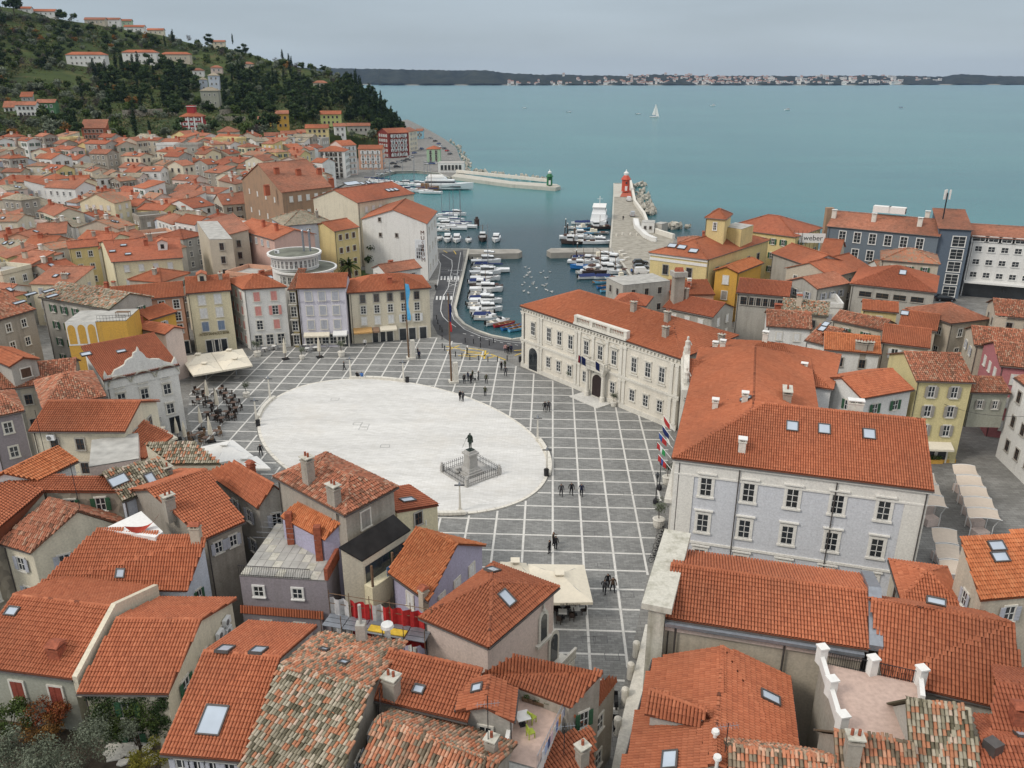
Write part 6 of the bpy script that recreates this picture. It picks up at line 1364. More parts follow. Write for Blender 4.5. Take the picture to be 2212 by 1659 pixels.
# ================================================================== houses on the hill
def hill_house(label,x0,x1,ye,yb,wall,st='n',roof='hip',dp=8,style='plain',rows=None,skew=0.0,cat='house'):
 xm = (x0 + x1) / 2; p = hillpt(xm,yb); d = p.y; a,b = PD(x0,ye,d),PD(x1,ye - skew,d + 2); ze = a.z; b.z = ze; h = Q('hill_house',label,a,b,depth=dp,ze=ze,roof=roof,wall=wall,st=st,base=min(p.z,ze - 3) - 3.5,gutter=False,near=0,pitch=27,ovh=.5,cat=cat)
 h.z0 = p.z; n = max(1,int((x1 - x0) / 11)); windows(h,*wl(h,'AB'),n,rows or max(1,round((ze - p.z) / 3.2)),style,w_=1.2,h_=1.5,must=True); H[label] = h; return h
hv = hill_house('red villa with white pilasters, white shutters and square roof turret below the wood',386,437,252,284,'redwall','n','hip',12,'open:white',3,cat='villa')
f = Fac(hv,'AB')
for a in (0,f.L * .36,f.L * .64,f.L): mb = MB(); f.box(mb,a - .35,a + .35,hv.z0 - 2,hv.ze - .2,0,.3,M_TRIM); mb.build('pilaster',hv.root)
mb = MB(); c = f.pt(f.L / 2,hv.ze + 3,-5); mb.box(c,(4.2,4.2,5.0),WALLS['redwall']); tu = mb.build('turret',hv.root); mb = MB(); mb.box(c + Vector((0,0,2.6)),(4.8,4.8,.3),M_TRIM); mb.box(c + Vector((0,0,2.9)),(4.3,4.3,.4),WALLS['redwall']); mb.build('turret_parapet',tu)
for args in [
 ('brick red house with brown shutters left of the red villa',172,228,277,302,'brickred','p','shed',8,'shut:brown',2),
 ('white modern villa with glazed front on the terraced hill',139,226,118,143,'white','n','hip',9,'plain',2),('white villa with balconies right of the glazed modern villa',261,338,113,138,'white','n','hip',9,'plain',2),
 ('tan villa with columns right of the white balcony villa',345,410,117,135,'beige','n','hip',8,'plain',1),('white house high at the left end of the ridge',36,66,18,28,'white','n','gable',8,'plain',1),
 ('wide orange roofed house on the ridge next to the dark cypress',66,118,24,34,'white','n','gable',9,'plain',1),('beige gabled house on the ridge left of the white one',180,226,42,53,'beige','p','gable',9,'plain',1),
 ('white terraced house in the middle of the ridge row',227,258,42,55,'white','p','gable',8,'plain',1),('pale green house in the ridge row',259,284,45,56,'mint','m','gable',8,'plain',1),
 ('white gabled house just below the ridge row',266,311,58,70,'white','n','gable',8,'plain',1),('cream house with tall chimney right end of the ridge',316,353,65,75,'cream','n','gable',8,'plain',1),('small house half hidden on the right ridge',456,486,90,98,'cream','p','gable',7,'plain',1),
 ('tall white tower house in the hillside wood',447,473,163,200,'bluewhite','o','hip',9,'plain',3),('white house wing left of the tower house',428,448,172,196,'bluewhite','o','hip',8,'plain',2),('olive grey villa with arched windows below the tower house',430,472,196,232,'greygreen','o','hip',10,'plain',2),
 ('small roof above the white tower house',413,440,152,165,'white','p','hip',8,'plain',1),('pink cottage among trees right of the tower house',453,480,146,157,'pinkpale','p','hip',8,'plain',1),('orange roof among the trees on the right slope',522,548,138,146,'beige','p','hip',8,'plain',1),
 ('green house with white windows on the left slope',76,119,222,250,'green','p','gable',8,'white',2),('white house joined to the green house',30,77,227,253,'white','m','gable',8,'dark',2),('low white annex at the far left of the slope',5,31,232,242,'white','m','shed',7,'dark',1),('small grey house above the green house',42,70,209,219,'grey','n','shed',6,'white',1),
 ('beige villa with balcony right of the red villa',467,514,285,315,'beige','p','hip',10,'dark',2),('yellow orange house with red roof among shrubs',556,586,258,272,'ochre','p','gable',7,'dark',1),('ochre house with double balcony beside the fir tree',594,624,246,280,'ochre','p','gable',8,'dark',2),
 ('lime yellow house with red chimneys',690,737,247,271,'lime','n','gable',9,'dark',2),('cream yellow house with red roof below the lime house',658,710,277,302,'yellow','n','gable',8,'dark',2),('narrow white house right of the cream yellow house',720,748,273,298,'white','p','gable',7,'plain',2),
 ('light blue house with red roof at the hill foot',570,604,294,308,'blue','p','gable',7,'plain',1),('long whitish house right of the light blue house',605,641,290,312,'bluewhite','m','gable',7,'dark',2),('grey veranda house with columns',641,662,287,312,'grey','p','gable',7,'dark',2),
 ('dark terrace house beside the narrow white house',748,800,272,290,'grey','m','gable',7,'dark',1),('red roofed villa deep in the right wood',675,708,179,190,'cream','p','hip',8,'plain',1)]:
 hill_house(*args)
def port_house(label,x0,x1,ye,yb,wall,st,dp,cols,rows,style,roof='gable',skew=0):
 p = P(x0,yb,.0); ze = CH - p.y / K(ye) ; a,b = PD(x0,ye,p.y),PD(x1,ye - skew,P(x1,yb - skew).y); b.z = a.z; h = Q('port_house',label,a,b,depth=dp,ze=a.z,roof=roof,wall=wall,st=st,near=0,gutter=False); windows(h,*wl(h,'AB'),cols,rows,style,w_=1.3,h_=1.9,must=True); auto_windows(h,style); return h
port_house('tall white house with many dark windows behind the marina',684,745,327,385,'white','n',12,5,5,'dark','hip'); port_house('tall pale pink house beside the white one behind the marina',738,771,315,380,'pinkpale','n',12,3,5,'open:white',skew=3)
port_house('low orange pink house with awnings behind the marina',772,826,322,366,'salmon','n',10,4,3,'open:white'); port_house('maroon apartment house with balconies at the foot of the cliff',838,884,288,342,'maroon','r',14,3,4,'open:white',skew=3)
port_house('beige house right of the maroon apartment house',884,902,285,328,'cream','p',12,2,4,'plain',skew=4); port_house('mint green house with orange roof by the sea road',920,951,322,351,'mint','n',9,2,2,'dark','hip')
h = Q('harbour_building','low round fronted white building at the root of the green light mole',P(946,352,5) ,P(1002,352,5),depth=10,ze=5,roof='flat',wall='white',cat='building'); windows(h,*wl(h,'AB'),6,1,'dark',w_=1.2,h_=2.5,must=True); port_house('pale blue house at the end of the sea road',898,914,283,300,'blue','p',9,2,1,'plain')
# ================================================================== trees
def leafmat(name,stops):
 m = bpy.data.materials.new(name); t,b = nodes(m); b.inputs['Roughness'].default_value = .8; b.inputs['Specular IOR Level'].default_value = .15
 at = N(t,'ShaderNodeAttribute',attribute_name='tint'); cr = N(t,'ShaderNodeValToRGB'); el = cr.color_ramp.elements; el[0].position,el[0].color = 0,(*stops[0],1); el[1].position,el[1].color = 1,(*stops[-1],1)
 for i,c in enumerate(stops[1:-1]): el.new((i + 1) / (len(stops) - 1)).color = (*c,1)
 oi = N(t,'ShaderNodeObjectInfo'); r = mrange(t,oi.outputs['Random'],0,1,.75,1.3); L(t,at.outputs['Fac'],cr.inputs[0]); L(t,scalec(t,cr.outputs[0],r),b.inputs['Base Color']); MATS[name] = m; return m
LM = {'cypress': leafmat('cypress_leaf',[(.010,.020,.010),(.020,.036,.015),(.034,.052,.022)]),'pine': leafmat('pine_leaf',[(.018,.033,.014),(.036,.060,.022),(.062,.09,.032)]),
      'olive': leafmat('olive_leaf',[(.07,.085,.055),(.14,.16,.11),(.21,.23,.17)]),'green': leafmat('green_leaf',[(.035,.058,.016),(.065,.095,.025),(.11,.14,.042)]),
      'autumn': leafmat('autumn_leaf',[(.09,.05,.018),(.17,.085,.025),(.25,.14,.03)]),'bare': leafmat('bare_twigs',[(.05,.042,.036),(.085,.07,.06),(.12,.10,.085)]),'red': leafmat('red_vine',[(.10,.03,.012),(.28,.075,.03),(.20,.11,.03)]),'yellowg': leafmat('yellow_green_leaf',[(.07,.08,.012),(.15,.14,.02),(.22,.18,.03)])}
M_BARK = plain('bark',(.075,.055,.04),.95,var=.3,scale=3)
def leaf_cloud(blobs,n,size,rng,droop=0.0):
 """n leaf-sized faces spread through a set of ellipsoids (centre, radii), denser towards their skins"""
 wts = np.array([b[1][0] * b[1][1] + b[1][0] * b[1][2] for b in blobs]); ids = rng.choice(len(blobs),n,p=wts / wts.sum())
 d = rng.normal(size=(n,3)); d /= np.linalg.norm(d,axis=1)[:,None]; r = rng.random(n) ** .35
 C = np.array([b[0] for b in blobs])[ids]; Rd = np.array([b[1] for b in blobs])[ids]; P0 = C + d * Rd * r[:,None]
 nrm = d + rng.normal(scale=.6,size=(n,3)); nrm /= np.linalg.norm(nrm,axis=1)[:,None]; a = np.cross(nrm,rng.normal(size=(n,3))); a /= np.linalg.norm(a,axis=1)[:,None]; b = np.cross(nrm,a)
 s_ = size * rng.uniform(.6,1.3,n)[:,None]; V = np.stack([P0 - a * s_,P0 - b * s_ * .55,P0 + a * s_,P0 + b * s_ * .55],1).reshape(-1,3); F = np.arange(4 * n).reshape(n,4)
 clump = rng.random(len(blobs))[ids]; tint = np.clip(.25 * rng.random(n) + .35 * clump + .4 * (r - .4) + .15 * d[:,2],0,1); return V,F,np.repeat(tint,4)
def tree_shape(kind_,rng):
 B = []
 if kind_ == 'cypress':
  for i in range(8): z = 1.2 + i * 1.25; w_ = 1.15 * math.sin(math.pi * min(1,(i + 1.4) / 9.5)) ** .7; B.append(((rng.normal(0,.12),rng.normal(0,.12),z),(w_,w_,1.1)))
  return B,520,.36,11
 if kind_ == 'pine':
  for i in range(11): th = rng.random() * 6.28; q = rng.random() ** .6 * 2.8; B.append(((q * math.cos(th),q * math.sin(th),4.2 + rng.random() * 4.2 - q * .5),(1.5,1.5,.95)))
  return B,620,.5,8
 for i in range(12): th = rng.random() * 6.28; q = rng.random() ** .6 * 2.0; B.append(((q * math.cos(th),q * math.sin(th),2.4 + rng.random() * 2.8 - q * .25),(1.3,1.3,1.05)))
 return B,520 if kind_ != 'bare' else 260,.45 if kind_ != 'bare' else .3,5
TREES = {}
for kind_ in ('cypress','pine','olive','green','autumn','bare'):
 for v in range(3):
  rng = np.random.default_rng(hash(kind_) % 1 + v * 17 + len(kind_) * 101); B,n,s_,hh = tree_shape(kind_,rng); V,F,T = leaf_cloud(B,n,s_,rng)
  mb = MB(); th_ = .16 if kind_ == 'cypress' else .2; mb.tube((0,0,-1),(0,0,hh * .55),th_,M_BARK,6,th_ * .5)
  for i in range(4 if kind_ != 'cypress' else 0): c = B[(i * 3) % len(B)][0]; mb.tube((0,0,hh * .3),c,th_ * .45,M_BARK,4,.03)
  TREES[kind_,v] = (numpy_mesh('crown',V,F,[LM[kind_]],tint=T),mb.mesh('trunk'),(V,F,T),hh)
TW = {'cypress': 'slender dark cypress','pine': 'dark spreading pine','olive': 'silvery olive tree','green': 'bushy green tree','autumn': 'orange brown autumn tree','bare': 'leafless grey brown tree'}
def tree(kind_,v,loc,sc,rz,label,group,name=None):
 c,tr,_,hh = TREES[kind_,v]; o = thing(name or {'cypress': 'cypress_tree','pine': 'pine_tree','olive': 'olive_tree'}.get(kind_,'tree'),label,'tree',loc,rz,group); o.scale = (sc,sc,sc); link('crown',c,o); link('trunk',tr,o); return o
rt = random.Random(5); plants = []
def kindat(x,y):
 ys,yf = np.interp(x,XS,YSK),np.interp(x,XS,YF); t_ = (yf - y) / (yf - ys); r = rt.random()
 if x > 735 and t_ > .1: return 'cypress' if r < .4 else 'pine' if r < .8 else 'green'
 if 370 < x <= 735 and .1 < t_ < .75: return 'pine' if r < .5 else 'cypress' if r < .65 else 'green' if r < .9 else 'olive'
 if 230 < x < 470 and .25 < t_ < .75: return 'pine' if r < .55 else 'cypress' if r < .75 else 'autumn' if r < .85 else 'green'
 return 'olive' if r < .3 else 'green' if r < .55 else 'pine' if r < .67 else 'bare' if r < .8 else 'autumn' if r < .88 else 'cypress' if r < .91 else 'green'
HB = [(h.label,proj(h.cen + Vector((0,0,h.ze - h.cen.z))),h) for h in HOUSES if h.root.name.startswith('hill_house')]
boxes = []
for lab,pr,h in HB:
 xs_ = [proj(Vector((q.x,q.y,h.ze)))[0] for q in h.abcd]; yb_ = proj(Vector((h.cen.x,h.cen.y,h.z0)))[1]; boxes.append((min(xs_) - 3,max(xs_) + 3,pr[1] - 6,yb_ + 9))
tries = 0
while len(plants) < 1050 and tries < 12000:
 tries += 1; x = rt.uniform(-40,868); ys,yf = np.interp(x,XS,YSK),np.interp(x,XS,YF); y = rt.uniform(ys - 1,yf)
 if any(a < x < b and c < y < d for a,b,c,d in boxes): continue
 dens = 1.0 if x > 380 else .8
 if 20 < x < 205 and 158 < y < 190: dens = .12
 if 130 < x < 230 and 140 < y < 160: dens = .2
 if 440 < x < 570 and 250 < y < 285 or 250 < x < 380 and 258 < y < 290: dens = .12
 if x < 160 and y > 255: dens = .45
 if rt.random() > dens: continue
 kd = kindat(x,y); sc = rt.uniform(.8,1.5) * (1.05 if kd in ('pine','cypress') else .95); plants.append((x,y,kd,sc))
for (x,y,kd,sc) in [(32,36,'pine',2.6),(267,165,'cypress',1.7),(290,162,'cypress',1.6),(208,178,'cypress',1.7),(503,95,'cypress',1.0),(590,282,'pine',1.8),(357,100,'cypress',1.0),(800,260,'cypress',2.6),(812,270,'cypress',2.4),(785,250,'cypress',2.3),(770,240,'cypress',2.0),(848,300,'cypress',1.6),(356,235,'cypress',1.5)]: plants.append((x,y,kd,sc))
plants.sort(key=lambda t: -t[3] / hillpt(t[0],t[1]).y)
big,rest = plants[:290],plants[290:]
cells = {}
for x,y,kd,sc in sorted(big,key=lambda t: t[0]):
 p = hillpt(x,y); p.z -= .6; near = min(boxes and HB,key=lambda q: abs(q[1][0] - x) + 1.4 * abs(q[1][1] - y)); dx,dy = x - near[1][0],y - near[1][1]
 side = ('left of' if dx < 0 else 'right of') if abs(dx) > abs(dy) else ('above' if dy < 0 else 'below'); sz = 'tall' if sc > 1.35 else 'small' if sc < .95 else 'middling'
 nm = ' '.join(near[0].split()[:6]); nm = nm.rsplit(' with',1)[0] if nm.endswith('with') else nm
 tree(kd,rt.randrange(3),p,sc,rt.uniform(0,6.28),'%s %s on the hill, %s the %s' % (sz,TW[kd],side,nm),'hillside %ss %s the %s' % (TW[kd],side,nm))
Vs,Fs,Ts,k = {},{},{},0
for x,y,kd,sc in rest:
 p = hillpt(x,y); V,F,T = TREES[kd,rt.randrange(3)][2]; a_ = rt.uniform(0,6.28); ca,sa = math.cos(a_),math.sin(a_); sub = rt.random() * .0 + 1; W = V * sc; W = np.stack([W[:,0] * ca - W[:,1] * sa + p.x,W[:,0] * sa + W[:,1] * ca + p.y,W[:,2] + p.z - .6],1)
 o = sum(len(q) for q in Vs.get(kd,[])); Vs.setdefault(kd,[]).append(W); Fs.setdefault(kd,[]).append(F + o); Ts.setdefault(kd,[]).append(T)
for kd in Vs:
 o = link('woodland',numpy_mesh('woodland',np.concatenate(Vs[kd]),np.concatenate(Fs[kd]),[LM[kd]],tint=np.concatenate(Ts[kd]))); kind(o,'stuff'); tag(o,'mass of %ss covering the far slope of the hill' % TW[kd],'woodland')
# low scrub and grass tufts over the whole hill
rng = np.random.default_rng(3); pts = []
while len(pts) < 5200:
 x = rng.uniform(-60,880); ys,yf = np.interp(x,XS,YSK),np.interp(x,XS,YF); y = rng.uniform(ys - .5,yf + 2)
 if any(a < x < b and c < y < d - 5 for a,b,c,d in boxes): continue
 if 20 < x < 205 and 160 < y < 188 and rng.random() < .8: continue
 pts.append(tuple(hillpt(x,y)))
pts = np.array(pts); n = len(pts); m_ = 9; sc = rng.uniform(.5,1.9,n); d = rng.normal(size=(n,m_,3)); d[:,:,2] = np.abs(d[:,:,2]) * .8; C = pts[:,None] + d * (sc[:,None,None] * .8); C = C.reshape(-1,3)
nr = rng.normal(size=(len(C),3)); nr /= np.linalg.norm(nr,axis=1)[:,None]; a = np.cross(nr,rng.normal(size=(len(C),3))); a /= np.linalg.norm(a,axis=1)[:,None]; b = np.cross(nr,a); s_ = np.repeat(sc,m_)[:,None] * .55
V = np.stack([C - a * s_,C - b * s_ * .6,C + a * s_,C + b * s_ * .6],1).reshape(-1,3); LMS = leafmat('scrub_leaf',[(.03,.048,.016),(.065,.085,.028),(.11,.11,.055),(.13,.09,.038)])
o = link('scrub',numpy_mesh('scrub',V,np.arange(len(V)).reshape(-1,4),[LMS],tint=np.repeat(np.repeat(rng.random(n),m_),4) * .8 + .2 * np.repeat(rng.random(len(C)),4))); kind(o,'stuff'); tag(o,'low green and brown scrub covering the hillside','scrub')
# stone terrace walls on the hill
for lab,(x0,y0,x1,y1),hh in (('long stone terrace wall left of the red villa',(265,252,382,247),4),('white stone terrace wall under the red villa',(362,301,436,297),1.8),('stone terrace wall right of the red villa',(475,250,545,246),4),('grey stone wall on the right slope below the trees',(470,262,530,262),3)):
 a,b = hillpt(x0,y0),hillpt(x1,y1); mb = MB(); mb.hexa([Vector((p.x,p.y,p.z - 3)) for p in (a,b,b + Vector((0,1,0)),a + Vector((0,1,0)))],[Vector((p.x,p.y,p.z + hh)) for p in (a,b,b + Vector((0,1,0)),a + Vector((0,1,0)))],WALLS['stone'] if 'white' not in lab else M_STONE); tag(mb.build('terrace_wall'),lab,'wall')
# cliff of pale rock above the sea road
mb = MB()
for i in range(26): x = 806 + i * 2.4; p = hillpt(x,296 - 18 * math.sin(i * .3) ** 2 - i * .2); mb.blob((p.x,p.y - 3,p.z),(rt.uniform(2,4),2.5,rt.uniform(2,5)),WALLS['stone'],7,.6,i)
o = mb.build('cliff'); kind(o,'structure')
# ================================================================== the town across the bay
M_FARH = plain('far_house_wall',(.72,.69,.64),.9,var=.1,scale=.02); M_FARR = plain('far_house_roof',(.32,.16,.11),.9,var=.2,scale=.02)
def farhouse(w_,d_,hh,flat):
 mb = MB(); mb.box((0,0,hh / 2 - 3),(w_,d_,hh + 6),M_FARH)
 if flat: mb.box((0,0,hh + .4),(w_ * 1.03,d_ * 1.03,.8),M_FARH)
 else: mb.hexa([(-w_ * .54,-d_ * .56,hh),(w_ * .54,-d_ * .56,hh),(w_ * .54,d_ * .56,hh),(-w_ * .54,d_ * .56,hh)],[(-w_ * .4,-.2,hh + d_ * .3),(w_ * .4,-.2,hh + d_ * .3),(w_ * .4,.2,hh + d_ * .3),(-w_ * .4,.2,hh + d_ * .3)],M_FARR)
 for i in range(3): mb.box((w_ * (-.3 + .3 * i),-d_ / 2,hh * .55),(w_ * .14,.4,hh * .3),M_GLASS)
 return mb.mesh('far_house')
FH = [farhouse(14,11,8,False),farhouse(18,12,7,False),farhouse(12,12,11,False),farhouse(34,14,13,True),farhouse(22,14,10,True)]
for i in range(290):
 big_ = False
 if i < 165: x = rt.gauss(1520,110); t_ = rt.uniform(.12,.92); k = rt.randrange(3)
 elif i < 250: x = rt.uniform(1640,2040); t_ = rt.uniform(.1,.9); k = rt.choice((0,1,3,4,4)); big_ = True
 else: x = rt.uniform(1090,1400); t_ = rt.uniform(.06,.35); k = rt.randrange(3)
 x = min(2045,max(1100,x)); o = link('far_house',FH[k]); o.location = farpt(x,t_); o.location.y -= 6; o.rotation_euler.z = rt.uniform(-.4,.4); s_ = rt.uniform(.9,1.5); o.scale = (s_,s_,s_)
 tag(o,'one of the tiny pale houses of the town across the bay' if not big_ else 'one of the pale blocks in the right half of the town across the bay','house','houses across the bay' if not big_ else 'blocks across the bay')
# ================================================================== monument
def sheet_obj(*a): return sheet(*a)
M_BRONZE = plain('green_bronze',(.035,.05,.042),.5,.5,var=.3,scale=6); M_PED = plaster('grey_pedestal_stone',(.42,.41,.39),.4)
def skin_mesh(joints,edges,name,assign,sub=1):
 me = bpy.data.meshes.new(name); me.from_pydata([j[0] for j in joints],edges,[]); o = bpy.data.objects.new('t',me); COL.objects.link(o); o.modifiers.new('s','SKIN')
 for i,j in enumerate(joints): sv = me.skin_vertices[0].data[i]; r = j[1]; sv.radius = (r,r) if not hasattr(r,'__len__') else r; sv.use_root = (i == 0)
 m_ = o.modifiers.new('d','SUBSURF'); m_.levels = sub; m_.render_levels = sub; dg = bpy.context.evaluated_depsgraph_get(); r = bpy.data.meshes.new_from_object(o.evaluated_get(dg)); r.name = name; bpy.data.objects.remove(o); r.materials.clear()
 mats = []; idx = []
 for p in r.polygons:
  m = assign(p.center)
  if m not in mats: mats.append(m)
  idx.append(mats.index(m))
 for m in mats: r.materials.append(m)
 r.polygons.foreach_set('material_index',idx); r.polygons.foreach_set('use_smooth',[True] * len(r.polygons)); return r
M_JACK = plain('jacket',(.012,.012,.015),.8); M_TROU = plain('trousers',(.015,.015,.02),.85); M_SHOE = plain('shoes',(.02,.018,.016),.6)
def body(pose):
 J = [((0,0,.96),.115),((0,.0,1.18),(.15,.1)),((0,.0,1.38),(.165,.105)),((0,-.01,1.50),.058),((0,-.02,1.60),(.082,.095)),((0,-.02,1.70),(.078,.09))]
 E = [(0,1),(1,2),(2,3),(3,4),(4,5)]
 for sgn in (-1,1):
  sw = .16 * sgn if pose == 'walk' else (.02 * sgn); k = len(J); q = .12 * sgn if pose == 'walk' else .02
  if pose == 'phone' and sgn > 0: arm = [((.2 * sgn,0,1.42),.06),((.27 * sgn,-.1,1.2),.05),((.12 * sgn,-.3,1.32),.04),((.07 * sgn,-.36,1.38),.035)]
  elif pose == 'violin': arm = [((.2 * sgn,0,1.42),.065),((.3 * sgn,-.02 * sgn,1.18),.055),((.3 * sgn,-.22,1.0 - .1 * sgn),.042),((.28 * sgn,-.3,.95 - .12 * sgn),.036)]
  elif pose == 'sit': arm = [((.2 * sgn,0,1.42),.06),((.24 * sgn,-.02,1.15),.05),((.16 * sgn,-.25,1.02),.04),((.12 * sgn,-.33,1.02),.035)]
  else: arm = [((.2 * sgn,0,1.42),.062),((.25 * sgn,.02 - q * .5,1.15),.05),((.26 * sgn,-.06 - q,.92),.04),((.255 * sgn,-.09 - q * 1.2,.83),.036)]
  J += arm; E += [(2,k),(k,k + 1),(k + 1,k + 2),(k + 2,k + 3)]; k = len(J)
  if pose == 'sit': leg = [((.1 * sgn,-.02,.92),.095),((.11 * sgn,-.45,.93),.07),((.11 * sgn,-.46,.5),.05),((.11 * sgn,-.6,.46),.045)]
  else: leg = [((.095 * sgn,0,.9),.095),((.105 * sgn,-sw * .6 - .02,.5),.068),((.105 * sgn,-sw * 1.1 + (.1 if (pose == 'walk' and sgn < 0) else .02),.09),.045),((.11 * sgn,-sw * 1.1 - .14,.045),.045)]
  J += leg; E += [(0,k),(k,k + 1),(k + 1,k + 2),(k + 2,k + 3)]
 return J,E
def cloth(c):
 if c.z > 1.66 or (c.z > 1.56 and c.y > .03): return M_HAIR
 if c.z > 1.515: return M_SKIN
 if c.z < .1: return M_SHOE
 if abs(c.x) > .17 and c.z < .88: return M_SKIN
 return M_JACK if c.z > .88 or (abs(c.x) > .19) else M_TROU
PM = {k: skin_mesh(*body(k),'person',cloth) for k in ('stand','walk','phone','sit')}
J,E = body('violin')
STAT = skin_mesh(J,E,'figure',lambda c: M_BRONZE)
mon = P(1017,1022,.14)
root = thing('monument','bronze statue of a man on a stone pedestal inside an iron fence','monument',mon,R(40))
mb = MB(); mb.box((0,0,.06),(5.6,5.6,.12),M_PED); mb.build('platform',root)
mb = MB(); mb.box((0,0,.27),(2.5,2.5,.3),M_PED); mb.box((0,0,.55),(2.1,2.1,.28),M_PED); mb.box((0,0,.85),(1.8,1.8,.34),M_PED,0,.9); mb.build('steps',root)
mb = MB(); mb.box((0,0,1.9),(1.35,1.35,1.8),M_PED,0,.86); mb.build('shaft',root); mb = MB(); mb.box((0,0,2.92),(1.6,1.6,.25),M_PED); mb.box((0,0,3.18),(1.25,1.25,.28),M_PED,0,.85); mb.build('capital',root)
mb = MB(); mb.box((0,0,3.37),(.85,.75,.12),M_BRONZE); mb.build('plinth',root)
st = link('statue',STAT,root); st.location = (0,0,3.43); st.scale = (1.35,) * 3; st.rotation_euler.z = R(-75)
mb = MB(); mb.hexa([(-.2,-.16,.75),(.2,-.16,.75),(.22,.2,.7),(-.22,.2,.7)],[(-.19,-.12,1.3),(.19,-.12,1.3),(.19,.13,1.3),(-.19,.13,1.3)],M_BRONZE); mb.build('frock_coat',st); mb = MB(); mb.tube((-.28,-.3,1.05),(-.34,-.75,.35),.012,M_BRONZE,4); mb.build('violin_bow',st); mb = MB(); mb.blob((.3,-.34,.88),(.1,.2,.05),M_BRONZE,6); mb.build('violin',st)
for sx in (-1,1):
 for sy in (-1,1):
  mb = MB(); mb.box((sx * 2.65,sy * 2.65,.5),(.4,.4,.8),M_PED); mb.lathe([(.12,.9),(.22,1.1),(.1,1.3),(.18,1.4)],M_PED,(sx * 2.65,sy * 2.65,0),8); mb.build('corner_post',root)
for k in range(4):
 Mr = Matrix.Rotation(k * math.pi / 2,4,'Z'); mb = MB()
 for z in (.35,.95): mb.tube(Mr @ Vector((-2.4,2.65,z)),Mr @ Vector((2.4,2.65,z)),.025,M_IRON,4)
 rail = mb.build('fence_rail',root)
 for i in range(15): mb = MB(); p = Mr @ Vector((-2.3 + 4.6 * i / 14,2.65,0)); mb.tube(p + Vector((0,0,.12)),p + Vector((0,0,1.15)),.022,M_IRON,4); mb.box(p + Vector((0,0,1.2)),(.09,.09,.12),M_IRON,.78,.2); mb.build('fence_bar',rail)
mb = MB(); mb.lathe([(.16,0),(.3,.2),(.18,.5),(.34,.8),(.3,.9)],M_PED,(-1.5,.9,.12),8); mb.build('urn',root)
